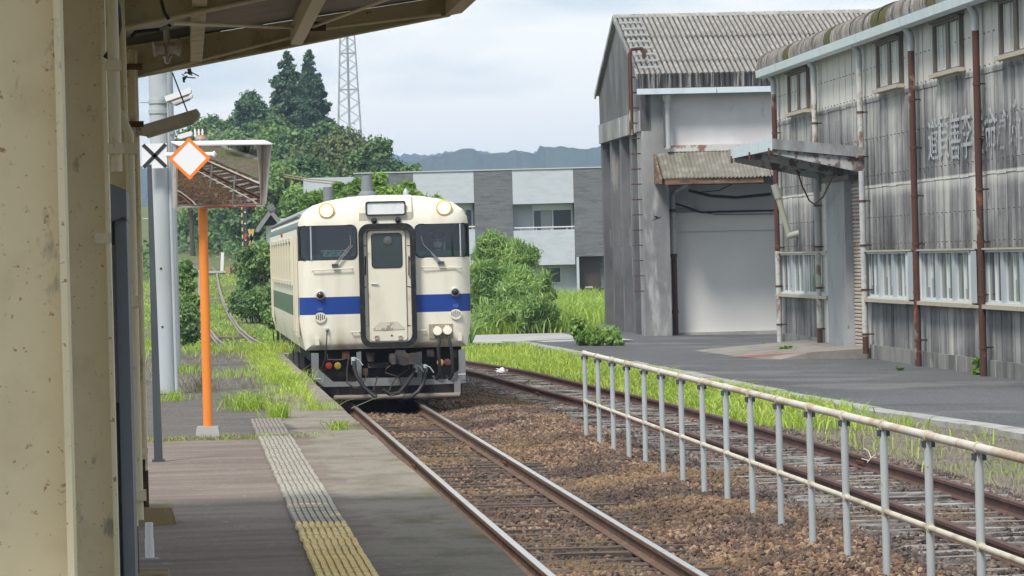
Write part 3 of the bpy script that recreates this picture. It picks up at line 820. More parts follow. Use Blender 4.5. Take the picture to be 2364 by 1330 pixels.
# ------------------------------------------------------------------ fittings under the canopy
m_lampbody = mat("cream lamp housing", (0.47, 0.43, 0.34), 0.5, layers=[((0.34, 0.28, 0.18), 10, ONE, .52, .68, .7)])
m_lampwhite = mat("white lamp housing", (0.74, 0.76, 0.77), 0.4)
def lamp(label, a, b, D, thick, depth, m, bracket, wire=None):
    A, B = at(*a, D), at(*b, D); c = (A + B) / 2; L_ = (B - A).length; ang = math.atan2(B.z - A.z, B.x - A.x)
    t = empty("strip_lamp", c); t.rotation_euler = (0, -ang, 0); tag(t, label, 'lamp', 'strip lamps on the platform')
    mb = MB(); mb.prism([(-L_/2, -thick*.28), (L_/2 - .02, -thick*.28), (L_/2, thick*.1), (L_/2 - .01, thick*.5), (-L_/2, thick*.5)], -depth/2, depth/2); mb.build("housing", m, t)
    mb = MB(); mb.prism([(-L_/2 + .02, -thick*.5), (L_/2 - .06, -thick*.5), (L_/2 - .03, -thick*.285), (-L_/2 + .01, -thick*.285)], -depth*.32, depth*.32); mb.build("diffuser", mat("lamp diffuser", (.42, .38, .30), .3), t)
    inv = Matrix.Rotation(ang, 4, 'Y') @ Matrix.Translation(-c)
    for q0, q1, r in bracket:
        MB().cyl(inv @ at(*q0, D), inv @ at(*q1, D), r, n=8).build("bracket", m, t, smooth=40)
    if wire:
        MB().cyl(inv @ at(*wire[0], D), inv @ at(*wire[1], D), .004, n=6).build("stay_wire", m_black, t)
    return t
lamp("dusty cream strip lamp hung from the canopy on a wire", (330, 306), (463, 266), 23.1, .082, .10, m_lampbody, [((280, 299), (312, 300), .012), ((306, 300), (336, 303), .03)], ((398, 168), (434, 262)))
lamp("upper white strip lamp on the banded concrete pole", (383, 231), (443, 210), 46.7, .085, .14, m_lampwhite, [((384, 228), (392, 240), .025)])
lamp("lower white strip lamp half behind the upper one", (400, 240), (446, 221), 46.9, .07, .12, m_lampwhite, [((384, 234), (404, 238), .02)])
lamp("small white strip lamp just above the orange-edged diamond sign", (415, 318), (445, 309), 58.0, .09, .14, m_lampwhite, [((410, 318), (420, 318), .03)])
# twin-shade lamp holder below the ceiling
p = at(385, 110, 22.3)
t = empty("lamp_holder", p); tag(t, "pale twin-shade lamp holder under the canopy rafter", 'lamp')
m_holder = mat("pale ceramic holder", (0.50, 0.44, 0.39), 0.4, layers=[((0.62, 0.40, 0.30), 9, ONE, .55, .65, .7)])
MB().cyl((0, 0, -.03), (0, 0, .12), .018, n=12).build("stem", m_holder, t, smooth=40)
MB().lathe([(.02, 0), (.028, .02), (.012, .06)], (0, 0, -.03), (0, 0, -1), 12).build("bulb", glassmat("bulb glass", (.8, .8, .8), .3), t, smooth=40)
for s in (-1, 1):
    MB().lathe([(.016, .012), (.036, .02), (.03, .05), (.045, .075)], (0, 0, .0), (s, -.25, -.12), 10).build("shade", m_holder, t)
# twisted metal fitting hanging at the end of the rafter
t = empty("broken_bracket", at(432, 172, 23.45)); tag(t, "twisted metal bracket dangling below the canopy end", 'bracket')
rr = random.Random(4)
for i in range(7):
    a = Vector((rr.uniform(-.04, .03), 0, rr.uniform(-.02, .02))); b = a + Vector((rr.uniform(-.03, .06), rr.uniform(-.03, .03), rr.uniform(-.035, .02)))
    MB().bar(a, b, .012, .006).build("metal_strip", m_galv if i % 2 else m_char, t)
MB().cyl((.02, 0, .0), (.012, 0, .035), .012, n=8).build("hook", m_char, t)

# ------------------------------------------------------------------ notice cabinet, posts and poles
t = fempty("notice_cabinet", TF, *[tfl(at(279, 900, 16.0)).x, tfl(at(279, 900, 16.0)).y], PZ)
tag(t, "slim blue-grey notice cabinet seen edge-on between the columns", 'cabinet')
zt = at(279, 425, 16).z - PZ
mb = MB(); mb.box(-.040, -.022, 0, .9, 0, zt - .05); mb.box(-.008, .040, .03, .9, 0, zt - .05); mb.box(-.022, -.008, .06, .9, 0, zt - .05); mb.build("body", m_slate, t)
mb = MB(); mb.prism([(-.043, zt - .16), (-.043, zt + .012), (.043, zt - .025), (.043, zt - .15), (.03, zt - .135)], -.02, .92); mb.build("hood", m_slate, t)
z0 = at(279, 930, 16).z - PZ; z1 = at(279, 565, 16).z - PZ
MB().box(-.0215, -.0085, .048, .058, z0, z1).build("paper_strip", mat("aged paper", (.55, .53, .50), .8, layers=[((.3, .29, .28), 20, (1, 1, .6), .6, .68, .8)]), t)

P = at(366, 1065, 30.6); P = floor_hit(366, 1066, PZ)
t = empty("post", P, TF.a); tag(t, "tall charcoal post just right of the last canopy column", 'post')
zt = at(346, 380, P.y).z - PZ
mb = MB(); mb._add([(-.034, -.03, 0), (.034, -.03, 0), (.034, .03, 0), (-.034, .03, 0), (-.030, -.02, zt), (.006, -.02, zt), (.006, .02, zt), (-.030, .02, zt)], [(0,3,2,1),(4,5,6,7),(0,1,5,4),(1,2,6,5),(2,3,7,6),(3,0,4,7)])
mb.build("shaft", m_char, t); MB().box(-.05, .05, -.05, .05, 0, .02).build("base_plate", m_char, t)

def conc_pole(px, py, r, label, bands, pipe):
    P = floor_hit(px, py, PZ); H = 5.6
    t = empty("concrete_pole", P, 0); tag(t, label, 'pole', 'concrete poles on the platform')
    MB().cyl((0, 0, 0), (0, 0, H), r, r * .86, 24).build("shaft", m_conc_pole, t, smooth=40)
    for z in bands:
        MB().cyl((0, 0, z - PZ), (0, 0, z - PZ + .05), r + .002, r + .001, 24).build("steel_band", m_galv, t, smooth=40)
    for k, z in enumerate((2.9, 3.6, 4.3)):
        s = 1 if k % 2 else -1
        MB().cyl((s * r * .8, 0, z - PZ), (s * (r + .1), -.02, z - PZ), .008, n=6).build("step_bolt", m_galv, t)
    if pipe:
        a = r + .012
        MB().cyl((a, -.05, 0), (a * .9, -.05, 2.62), .022, n=10).build("cable_pipe", m_conc_pole, t, smooth=40)
        MB().cyl((a * .9, -.05, 2.62), (a * .86, -.05, 3.5), .018, n=10).build("cable_pipe", m_galv, t, smooth=40)
    for z in (1.6, 2.3):
        MB().cyl((-.01, -r - .002, z - PZ), (-.01, -r + .02, z - PZ), .014, n=8).build("plug_hole", m_black, t)
    return t
conc_pole(383, 908, .122, "nearest and widest pale concrete pole, banded near the top", (4.16, 4.28), True)
conc_pole(399, 848, .125, "second pale concrete pole, partly behind the banded one", (4.3,), False)

# ------------------------------------------------------------------ mirror on the orange pole
P = floor_hit(481, 1006, PZ); MD = P.y
t = empty("platform_mirror", P, 0); tag(t, "large hooded platform mirror on a chipped orange pole", 'mirror')
def lm(px, py, dy=0.0):
    q = at(px, py, MD + dy); return Vector((q.x - P.x, q.y - P.y, q.z - P.z))
base = MB(); base._add([(-.11, -.1, -.01), (.11, -.1, -.01), (.11, .1, -.01), (-.11, .1, -.01), (-.095, -.085, .085), (.095, -.085, .085), (.095, .085, .085), (-.095, .085, .085)], [(0,3,2,1),(4,5,6,7),(0,1,5,4),(1,2,6,5),(2,3,7,6),(3,0,4,7)])
base.build("pole_base", m_concrete, t)
ztop = lm(463, 312).z
MB().cyl((0, 0, .08), (0, 0, ztop), .043, .041, 20).build("pole", m_orange, t, smooth=40)
MB().cyl((0, 0, ztop - .04), (0, 0, ztop - .015), .05, n=20).build("clamp", m_galv, t, smooth=40)
for k, dx in enumerate((-.045, -.015, .015)):
    MB().lathe([(.008, 0), (.013, .015), (.007, .03), (.012, .045), (.005, .075)], (dx, -.02 + .02 * k, ztop - .02), (dx * .6, 0, 1), 10).build("insulator", m_white, t, smooth=40)
# box turned towards the track, back a little
yaw, tilt = R(20.0), R(8.5)
bx = empty("mirror_box", lm(509, 405, -.17), 0, t); bx.rotation_euler = (tilt, 0, yaw)
hw, hh = .415, .288
mb = MB(); outer = [(-hw, -hh), (hw, -hh), (hw, hh), (-hw, hh)]; inner = [(-hw+.016, -hh+.014), (hw-.012, -hh+.014), (hw-.012, hh-.012), (-hw+.016, hh-.012)]
mb.ring(outer, inner, -.015, .06); mb.build("frame", mat("weathered mirror frame", (.42, .37, .34), .5, layers=[((.25, .18, .15), 10, ONE, .5, .66, .6)]), bx)
MB().box(-hw, hw, .06, .085, -hh, hh).build("back_panel", m_galv, bx)
mb = MB(); mb._add([(-hw-.02, -.17, hh+.002), (hw+.012, -.17, hh+.002), (hw+.012, .09, hh+.002), (-hw-.02, .09, hh+.002), (-hw-.02, -.17, hh+.014), (hw+.012, -.17, hh+.014), (hw+.012, .09, hh+.014), (-hw-.02, .09, hh+.014)], [(0,3,2,1),(4,5,6,7),(0,1,5,4),(1,2,6,5),(2,3,7,6),(3,0,4,7)])
mb.build("top_hood", m_white, bx)
m_visor = mat("grey visor plate", (.55, .55, .54), .45, layers=[((.40, .36, .33), 6, ONE, .5, .68, .6)])
mb = MB(); mb.prismx([(-.16, hh + .001), (.06, hh + .001), (.06, -hh), (-.03, -hh + .03)], hw + .001, hw + .008); mb.build("side_visor", m_visor, bx)
for a, b in ((-.15, .12), (.15, .33)):
    MB().box(a, b, -.019, -.0155, -hh + .001, -hh + .016).build("red_strip", mat("faded red strip", (.42, .07, .045), .5), bx)
m_mirror = mat("mirror glass", (.80, .78, .74), .015, 1.0)
Rm = 6.0; mb = MB()
mb.grid(lambda x, z: (x, .02 + (x*x + z*z) / (2 * Rm), z), list(np.linspace(-hw+.025, hw-.015, 21)), list(np.linspace(-hh+.02, hh-.018, 15)))
mb.build("mirror_glass", m_mirror, bx, smooth=180)
MB().bar((-.15, .12, 0), (.2, .12, 0), .06, .05).build("back_bracket", m_galv, bx)

# diamond sign and cross sign
c = at(437, 366, MD - .52)
t = empty("diamond_sign", c, 0); tag(t, "white diamond sign with an orange border before the mirror", 'sign')
hd = .49 * .384
def diamond(r): return [(r, 0), (0, r), (-r, 0), (0, -r)]
mb = MB(); mb.ring(diamond(hd), diamond(hd * .80), -.006, .006); mb.build("border", mat("orange reflective border", (.85, .22, .035), .4), t)
MB().prism(diamond(hd * .80), -.004, .004).build("face", m_white, t)
q = at(384, 358, MD - .49) - c; q2 = at(490, 357, MD - .49) - c
MB().cyl(q, q2, .022, n=10).build("bracket_tube", m_white, t, smooth=40)
MB().lathe([(.022, 0), (.034, .02), (.005, .04)], q2, (1, 0, 0), 10).build("end_cap", m_white, t, smooth=40)
MB().cyl((.08, 0, .03), at(462, 325, MD) - c, .014, n=8).build("arm", m_white, t, smooth=40)
c = at(357, 360, 46.55); s = 28.5 * 46.55 / 9000
t = empty("cross_sign", c, 0); tag(t, "square white sign with a black diagonal cross on the pole", 'sign')
MB().box(-s, s, -.004, .004, -s, s).build("plate", m_white, t)
for sg in (-1, 1):
    MB().bar((-s * .92, -.006, -s * .92 * sg), (s * .92, -.006, s * .92 * sg), .045, .003, up=(0, 1, 0)).build("diagonal_bar", mat("black sign paint", (.03, .03, .032), .5), t)
MB().cyl((s * .5, 0, 0), (s * .6, .12, 0), .015, n=8).build("arm", m_galv, t)

# white pipe stub standing on the platform
P = floor_hit(346, 1290, PZ)
t = empty("pipe_stub", P); tag(t, "short white plastic pipe standing on the platform", 'pipe')
MB().cyl((0, 0, 0), (0, 0, .105), .024, n=16).build("lower_socket", m_white, t, smooth=40)
MB().cyl((0, 0, .105), (0, 0, .19), .021, n=16).build("upper_pipe", m_white, t, smooth=40)
MB().cyl((0, 0, -.005), (0, 0, .006), .06, .045, 10).build("mortar_patch", m_concrete, t)
# ------------------------------------------------------------------ the railcar
TD = 62.5
m_glassdark = mat("dark side glass", (.035, .045, .045), .07, spec=.7)
TR = Frame(main_x(TD), TD, 0.0836)          # x right, y back along the car, z up from the rail head
def fc(cx, cy, yc=0.0):                      # spot on the front face, in the enlarged view (600,380)+/2.293
    return TR.hit(600 + cx / 2.293, 380 + cy / 2.293, yc)
def fu(cx, cy, yc=0.0):                      # spot below the body, in the view (680,780)+/5.373
    return TR.hit(680 + cx / 5.373, 780 + cy / 5.373, yc)
train = fempty("railcar", TR)
tag(train, "cream single railcar with a blue front band and lit headlights", 'train')
LEN = 20.8
def yfront(x, z):
    a = abs(x); y = 0.0
    if a > 1.12: y += .20 * ((a - 1.12) / .256) ** 2
    if z > 2.95: y += .26 * ((z - 2.95) / .43) ** 2
    return y
half = [(1.300, .915), (1.345, 1.15), (1.376, 1.40), (1.376, 2.2), (1.372, 2.86), (1.350, 3.0), (1.28, 3.12), (1.12, 3.235), (.9, 3.30), (.6, 3.352), (.3, 3.374)]
prof = [(-x, z) for x, z in half] + [(0, 3.38)] + [(x, z) for x, z in reversed(half)]
# front cap: concentric rings of the outline, then the sides
mb = MB(); V = []; Fs = []; cz = 2.0; n = len(prof); ts = [.25, .5, .7, .82, .9, .96, 1.0]
V.append((0, yfront(0, cz), cz))
for t in ts:
    for x, z in prof:
        X, Z = x * t, cz + (z - cz) * t; V.append((X, yfront(X, Z), Z))
for k in range(n): Fs.append((0, 1 + (k + 1) % n, 1 + k))
for i in range(len(ts) - 1):
    for k in range(n):
        j = (k + 1) % n; Fs.append((1 + i*n+k, 1 + i*n+j, 1 + (i+1)*n+j, 1 + (i+1)*n+k))
b0 = 1 + (len(ts) - 1) * n
for y in (.55, 5, 10, 15, LEN):
    c0 = len(V)
    V += [(x, y, z) for x, z in prof]
    for k in range(n):
        j = (k + 1) % n; Fs.append((b0 + k, b0 + j, c0 + j, c0 + k))
    b0 = c0
Fs.append(tuple(b0 + k for k in range(n)))
mb._add(V, Fs)
# livery: cream, blue band on the front, green bands on the sides, grey-green roof
m_body = bpy.data.materials.new("railcar paint"); m_body.use_nodes = True
def body_nodes(m):
    n = m.node_tree.nodes; l = m.node_tree.links.new; b = n['Principled BSDF']; b.inputs['Roughness'].default_value = .38; b.inputs['Specular IOR Level'].default_value = .45
    g = n.new('ShaderNodeTexCoord'); s = n.new('ShaderNodeSeparateXYZ'); l(g.outputs['Object'], s.inputs[0])
    def math_(op, a, b_, c=None):
        q = n.new('ShaderNodeMath'); q.operation = op
        for i, v in enumerate((a, b_, c)):
            if v is None: continue
            if isinstance(v, (int, float)): q.inputs[i].default_value = v
            else: l(v, q.inputs[i])
        return q.outputs[0]
    def between(o, lo, hi): return math_('MULTIPLY', math_('GREATER_THAN', o, lo), math_('LESS_THAN', o, hi))
    def mixc(f, a, c):
        x = n.new('ShaderNodeMix'); x.data_type = 'RGBA'; l(f, x.inputs[0])
        for k, q in ((6, a), (7, c)):
            if isinstance(q, tuple): x.inputs[k].default_value = (*q, 1)
            else: l(q, x.inputs[k])
        return x.outputs[2]
    t = n.new('ShaderNodeTexNoise'); t.inputs['Scale'].default_value = 1.2; t.inputs['Detail'].default_value = 5
    mpn = n.new('ShaderNodeMapping'); mpn.inputs['Scale'].default_value = (3, 3, .5); l(g.outputs['Object'], mpn.inputs[0]); l(mpn.outputs[0], t.inputs['Vector'])
    r = n.new('ShaderNodeMapRange'); r.inputs[1].default_value = .45; r.inputs[2].default_value = .75; r.inputs[4].default_value = .8; l(t.outputs['Fac'], r.inputs[0])
    c = mixc(r.outputs[0], (.77, .735, .62), (.62, .57, .45))
    front = math_('LESS_THAN', s.outputs[1], .29)
    side = math_('GREATER_THAN', s.outputs[1], .46)
    c = mixc(math_('MULTIPLY', front, between(s.outputs[2], 1.481, 1.763)), c, (.012, .048, .26))
    c = mixc(math_('MULTIPLY', side, between(s.outputs[2], 1.43, 1.77)), c, (.055, .13, .085))
    c = mixc(math_('MULTIPLY', side, between(s.outputs[2], 2.865, 2.985)), c, (.045, .11, .075))
    c = mixc(math_('MULTIPLY', math_('GREATER_THAN', s.outputs[1], .44), math_('GREATER_THAN', s.outputs[2], 3.06)), c, (.20, .25, .22))
    # brake dust along the hem
    d = n.new('ShaderNodeMapRange'); d.inputs[1].default_value = 1.3; d.inputs[2].default_value = .9; d.inputs[4].default_value = .9; l(s.outputs[2], d.inputs[0])
    c = mixc(math_('MULTIPLY', d.outputs[0], math_('ADD', r.outputs[0], .12)), c, (.20, .14, .08))
    l(c, b.inputs['Base Color'])
body_nodes(m_body)
m_cab = mat("dark cab lining", (0.20, 0.235, 0.22), 0.8)
me = mb.mesh("body")
bm = bmesh.new(); bm.from_mesh(me); bmesh.ops.recalc_face_normals(bm, faces=bm.faces); bm.to_mesh(me); bm.free()
me.materials.append(m_body); me.materials.append(m_cab)
body = link("body", me, None, train)
# windscreen openings cut through the front into the cab
wl = (fc(214, 506)[0], fc(517, 506)[0], fc(300, 507)[1], fc(300, 323)[1])
wr = (fc(821, 490)[0], fc(1117, 490)[0], fc(950, 491)[1], fc(950, 313)[1])
wl = (-1.40, wl[1], 2.36, 2.905); wr = (wr[0], 1.40, 2.36, 2.905)
zl0, zl1 = fc(360, 507)[1], fc(360, 322)[1]; zr0, zr1 = fc(960, 491)[1], fc(960, 312)[1]
wl = (-1.31, wl[1], zl0, zl1); wr = (wr[0], 1.31, zr0, zr1)
def win_poly(wd, r, inset=0.0):
    x0, x1, z0, z1 = wd; return rrect(x0 + inset, x1 - inset, z0 + inset, z1 - inset, max(.01, r - inset), 5)
cut = MB()
for wd in (wl, wr): cut.prism(win_poly(wd, .09), -.5, 1.45)

cme = cut.mesh("cutter")
bm = bmesh.new(); bm.from_mesh(cme); bmesh.ops.recalc_face_normals(bm, faces=bm.faces); bm.to_mesh(cme); bm.free()
cme.materials.append(m_cab); cme.materials.append(m_cab)
cut_o = link("cutter", cme, None, train)
cut = MB()
for s_, wd in ((-1, wl), (1, wr)): cut.box(min(s_*1.22, s_*1.45), max(s_*1.22, s_*1.45), -.5, .47, wd[2] + .0015, wd[3] - .0015)
cme2 = cut.mesh("cutter")
bm = bmesh.new(); bm.from_mesh(cme2); bmesh.ops.recalc_face_normals(bm, faces=bm.faces); bm.to_mesh(cme2); bm.free()
cme2.materials.append(m_cab); cme2.materials.append(m_cab)
cut_o2 = link("cutter", cme2, None, train)
md2 = body.modifiers.new("corners", 'BOOLEAN'); md2.operation = 'DIFFERENCE'; md2.object = cut_o2; md2.solver = 'EXACT'; md2.material_mode = 'TRANSFER'
md = body.modifiers.new("windows", 'BOOLEAN'); md.operation = 'DIFFERENCE'; md.object = cut_o; md.solver = 'EXACT'; md.material_mode = 'TRANSFER'
bpy.context.view_layer.update()
nm = bpy.data.meshes.new_from_object(body.evaluated_get(bpy.context.evaluated_depsgraph_get()))
body.modifiers.clear(); body.data = nm; nm.name = "body"
bpy.data.objects.remove(cut_o); bpy.data.objects.remove(cut_o2)
nm.polygons.foreach_set('use_smooth', [True] * len(nm.polygons)); nm.set_sharp_from_angle(angle=R(30))
# glass, rubber seals, corner pillars
m_screen = glassmat("windscreen glass", (.78, .84, .83), .075)
def curved(poly, dy):
    return [(x, yfront(x, z) + dy, z) for x, z in poly]
for wd, sgn in ((wl, -1), (wr, 1)):
    x0, x1, z0, z1 = wd; mbg = MB()
    mbg.grid(lambda x, z: (x, yfront(x, z) + .012, z), list(np.linspace(x0 + .005 if sgn > 0 else -1.371, x1 - .005 if sgn < 0 else 1.371, 18)), list(np.linspace(z0 + .005, z1 - .005, 6)))
    gl = mbg.build("windscreen", m_screen, train, smooth=180)
    wx = (x0 - .06, x1, z0, z1) if sgn < 0 else (x0, x1 + .06, z0, z1)
    o_, i_ = win_poly(wx, .10, -.005), win_poly(wx, .09, .018); mbs = MB(); k = len(o_)
    V = curved(o_, -.006) + curved(i_, -.006) + curved(i_, .03)
    mbs._add(V, [(a, (a+1) % k, k + (a+1) % k, k + a) for a in range(k)] + [(k + a, k + (a+1) % k, 2*k + (a+1) % k, 2*k + a) for a in range(k)])
    mbs.build("rubber_seal", m_black, gl)
    xp = fc(270, 415)[0] if sgn < 0 else fc(1061, 400)[0]
    MB().bar((xp, yfront(xp, 2.5) - .004, z0 + .01), (xp, yfront(xp, 2.9) - .004, z1 - .01), .022, .014, up=(0, 1, 0)).build("corner_pillar", m_galv, gl)
    # cab furniture behind the glass
    MB().box(x0 + .02, x1 - .02, .32, .75, z0 - .1, z0 + .11).build("desk", mat("green driving desk", (.05, .14, .11), .6), gl)
# side panes that wrap the corners
for s in (-1, 1):
    MB().box(s * 1.3765 - .004, s * 1.3765 + .004, .19, .475, zl0 + .002, zl1 - .002).build("corner_pane", m_glassdark, train)
# gangway: rubber frame round a recessed door
go = [fc(525, 640)[0], fc(824, 640)[0], fc(675, 964)[1], fc(675, 312)[1]]
GY = -.17
outer = rrect(go[0], go[1], go[2], go[3], .17, 6); inner = rrect(go[0] + .082, go[1] - .078, go[2] + .075, go[3] - .082, .12, 6)
m_gang = mat("black gangway rubber", (.014, .0145, .016), .42, layers=[((.06, .06, .06), 9, ONE, .52, .68, .6)])
MB().ring(outer, inner, GY, GY + .05).build("gangway_frame", m_gang, train, smooth=30)
o2 = rrect(go[0] + .012, go[1] - .012, go[2] + .012, go[3] - .012, .16, 6); i2 = rrect(go[0] + .05, go[1] - .05, go[2] + .05, go[3] - .05, .14, 6)
MB().ring(o2, i2, GY + .05, .02).build("gangway_bellows", m_black, train, smooth=30)
m_doorcream = mat("door cream paint", (.73, .69, .57), .4, layers=[((.60, .55, .44), 3, (1, 1, .4), .5, .7, .7), ((.42, .36, .27), 9, (1, 1, .35), .62, .72, .5)])
MB().prism(inner, -.06, -.01).build("vestibule_panel", m_doorcream, train)
dr = [fc(574, 640)[0], fc(772, 640)[0], fc(680, 932)[1], fc(680, 350)[1]]
door = MB().prism(rrect(dr[0], dr[1], dr[2], dr[3], .05, 4), -.085, -.062).build("end_door", m_doorcream, train)
MB().ring(rrect(dr[0]-.012, dr[1]+.012, dr[2]+.2, dr[3]+.012, .05, 4), rrect(dr[0], dr[1], dr[2]+.21, dr[3], .045, 4), -.075, -.0605).build("door_gap", mat("door gap shadow line", (.22, .19, .14), .8), door)
a = fc(588, 455)[0], fc(752, 455)[0], fc(670, 548)[1], fc(670, 363)[1]
MB().ring(rrect(*a, .06, 5), rrect(a[0]+.014, a[1]-.014, a[2]+.014, a[3]-.014, .05, 5), -.094, -.084).build("window_seal", m_black, door)
MB().prism(rrect(a[0]+.013, a[1]-.013, a[2]+.013, a[3]-.013, .05, 5), -.089, -.0845).build("door_window", m_glassdark, door)
MB().lathe([(.07, 0), (.066, .012), (.02, .02)], ((a[0]+a[1])/2 + .02, -.0895, a[3] - .12), (0, -1, 0), 18).build("inner_lamp", mat("dim lamp behind glass", (.10, .105, .10), .6), door)
h = fc(588, 632); h2 = fc(624, 631)
MB().cyl((h[0], -.10, h[1]), (h2[0], -.11, h2[1]), .010, n=8).build("handle", m_galv, door, smooth=40)
p = [fc(*q) for q in ((600, 868), (632, 833), (728, 830), (764, 862), (764, 872), (600, 878))]
MB().prism(p, -.093, -.0855).build("foot_flap", mat("worn flap", (.56, .52, .42), .5, layers=[((.16, .12, .10), 9, ONE, .58, .64, .7)]), door)
for cx in (617, 742):
    q = fc(cx, 915); MB().box(q[0]-.03, q[0]+.03, -.115, -.086, q[1]-.035, q[1]+.03).build("hinge", mat("rusty hinge", (.40, .33, .24), .6, layers=[((.15, .07, .03), 22, ONE, .48, .6, .8)]), door)
q = fc(697, 905); MB().cyl((q[0], -.09, q[1]), (q[0], -.084, q[1]), .016, n=10).build("drain_hole", m_black, door)
tm = text_mesh("40 8104", .058, .0012); q = fc(673, 871)
tm.materials.append(mat("faded number ink", (.17, .16, .15), .7))
link("car_number", tm, None, door, (q[0], -.0945, q[1]))
for cx in (557, 787):                       # gangway hand grips
    q0, q1 = fc(cx, 487), fc(cx, 582); MB().tube([(q0[0], -.06, q0[1]), (q0[0], -.11, q0[1]), (q1[0], -.11, q1[1]), (q1[0], -.06, q1[1])], .011, 8).build("hand_grip", m_black, train)
for sx in (545, 792):                       # catches round the frame
    for cy in (428, 645, 850):
        q = fc(sx + (6 if sx < 600 else -6), cy); MB().bar((q[0] - .03, GY - .006, q[1]), (q[0] + .03, GY - .006, q[1] - .012), .016, .016).build("frame_catch", m_black, train)
# destination box and lamps
d = [fc(558, 232)[0], fc(771, 232)[0], fc(664, 270)[1], fc(664, 194)[1]]
ctr = [fc(523, 230)[0], fc(803, 230)[0]]
mbx = MB(); zz = [d[2] - .07, d[2] + .05, d[3] + .01, d[3] + .07]
mbx._add([(ctr[0], yfront(0, zz[0]) - .0, zz[0]), (ctr[1], yfront(0, zz[0]), zz[0]), (ctr[1], -.03, zz[1]), (ctr[0], -.03, zz[1]), (ctr[1], .0, 3.20), (ctr[0], .0, 3.20), (ctr[1], .14, 3.372), (ctr[0], .14, 3.372), (ctr[1], .5, 3.376), (ctr[0], .5, 3.376), (ctr[1], .5, zz[0]), (ctr[0], .5, zz[0])],
    [(0,1,2,3),(3,2,4,5),(5,4,6,7),(7,6,8,9),(1,10,8,6,4,2),(0,3,5,7,9,11)])
mbx.build("sign_housing", m_doorcream, train)
sy = -.034
sg = MB().ring(rrect(*d, .04, 4), rrect(d[0]+.022, d[1]-.022, d[2]+.022, d[3]-.022, .025, 4), sy - .022, sy + .03).build("destination_frame", m_black, train)
MB().prism(rrect(d[0]+.02, d[1]-.02, d[2]+.02, d[3]-.02, .02, 4), sy - .006, sy + .03).build("destination_panel", mat("blank white blind", (.68, .72, .76), .35, layers=[((.80, .81, .80), 2.5, (2, 2, .6), .48, .56, .8)]), sg)
m_head = mat("lit headlight", (1, .95, .8), .3, emit=((1.0, .90, .66), 14.0))
m_glow = mat("warm lit reflector", (1, .7, .35), .4, emit=((1.0, .66, .26), .9))
m_ringw = mat("glow-tinted headlight rim", (.72, .45, .20), .3)  # the lamp's warm glow is painted into the rim colour
for cx, cy in ((352, 243), (975, 228)):
    q = fc(cx, cy); y = yfront(*q) - .02
    hl = MB().lathe([(.125, .06), (.128, .0), (.122, -.04), (.103, -.045), (.100, -.01)], (q[0], y, q[1]), (0, 1, 0), 24).build("headlight", m_ringw, train, smooth=40)
    MB().lathe([(.005, -.036), (.05, -.032), (.078, -.022)], (q[0], y, q[1]), (0, 1, 0), 24).build("lens", m_head, hl, smooth=60)
    MB().lathe([(.079, -.024), (.100, -.012), (.1, .0)], (q[0], y, q[1]), (0, 1, 0), 24).build("glowing_reflector", m_glow, hl, smooth=60)
for cx, cy in ((604, 297), (731, 294)):
    q = fc(cx, cy); y = yfront(*q)
    MB().lathe([(.045, .04), (.05, -.03), (.04, -.075), (.012, -.10)], (q[0], y, q[1]), (0, 1, 0), 14).build("marker_lamp", m_black, train, smooth=40)
m_red = mat("dark red lens", (.055, .012, .012), .12, spec=.7)
for cx, cy in ((319, 691), (1033, 674)):
    q = fc(cx, cy); y = yfront(*q)
    tl = MB().lathe([(.075, .02), (.073, -.035), (.058, -.045)], (q[0], y, q[1]), (0, 1, 0), 20).build("tail_light", m_galv, train, smooth=40)
    MB().lathe([(.058, -.035), (.054, -.065), (.035, -.085), (.008, -.095)], (q[0], y, q[1]), (0, 1, 0), 20).build("lens", m_red if cx < 500 else m_black, tl, smooth=60)
for cx, cy in ((320, 808), (1037, 790)):
    q = fc(cx, cy); y = yfront(*q)
    pl = [(q[0] + .092 * math.cos(R(a)), q[1] + (.092 if math.sin(R(a)) < 0 else .075) * math.sin(R(a))) for a in range(0, 360, 20)]
    v = MB().prism(pl, y - .03, y + .05).build("vent_cover", m_doorcream, train, smooth=30)
    for k in range(-2, 3):
        hgt = .055 - .012 * abs(k); MB().box(q[0] + k*.032 - .007, q[0] + k*.032 + .007, y - .032, y - .026, q[1] - hgt, q[1] + hgt).build("slot", m_black, v)
    MB().box(q[0] - .045, q[0] + .045, y - .012, y + .02, q[1] + .10, q[1] + .155).build("vent_bracket", mat("blue bracket", (.04, .10, .33), .45), v)
# hand rails, steps, wipers
for (x0, y0, x1, y1) in ((278, 560, 487, 549), (857, 544, 1064, 545), (486, 888, 528, 885), (832, 878, 876, 878)):
    a, b = fc(x0, y0), fc(x1, y1); ya, yb = yfront(*a), yfront(*b)
    MB().tube([(a[0], ya + .01, a[1]), (a[0], ya - .05, a[1]), (b[0], yb - .05, b[1]), (b[0], yb + .01, b[1])], .0095, 8).build("hand_rail", m_doorcream, train, smooth=40)
for cx, cy in ((304, 938), (1058, 914)):
    q = fc(cx, cy); MB().box(q[0] - .03, q[0] + .03, -.05, .1, q[1] - .055, q[1] + .055).build("side_step", m_doorcream, train)
for path in (((392, 534), (480, 424), (476, 375)), ((402, 534), (490, 428)), ((963, 520), (864, 424), (851, 378)), ((952, 518), (905, 470))):
    pts = [fc(*q) for q in path]; MB().tube([(x, yfront(x, z) - .05, z) for x, z in pts], .008, 6).build("wiper_arm", mat("wiper metal", (.30, .30, .30), .4, .4), train)
for cx, cy in ((397, 533), (957, 519)):
    q = fc(cx, cy); MB().box(q[0] - .05, q[0] + .05, yfront(*q) - .07, yfront(*q) + .02, q[1] - .022, q[1] + .022).build("wiper_motor", m_char, train)
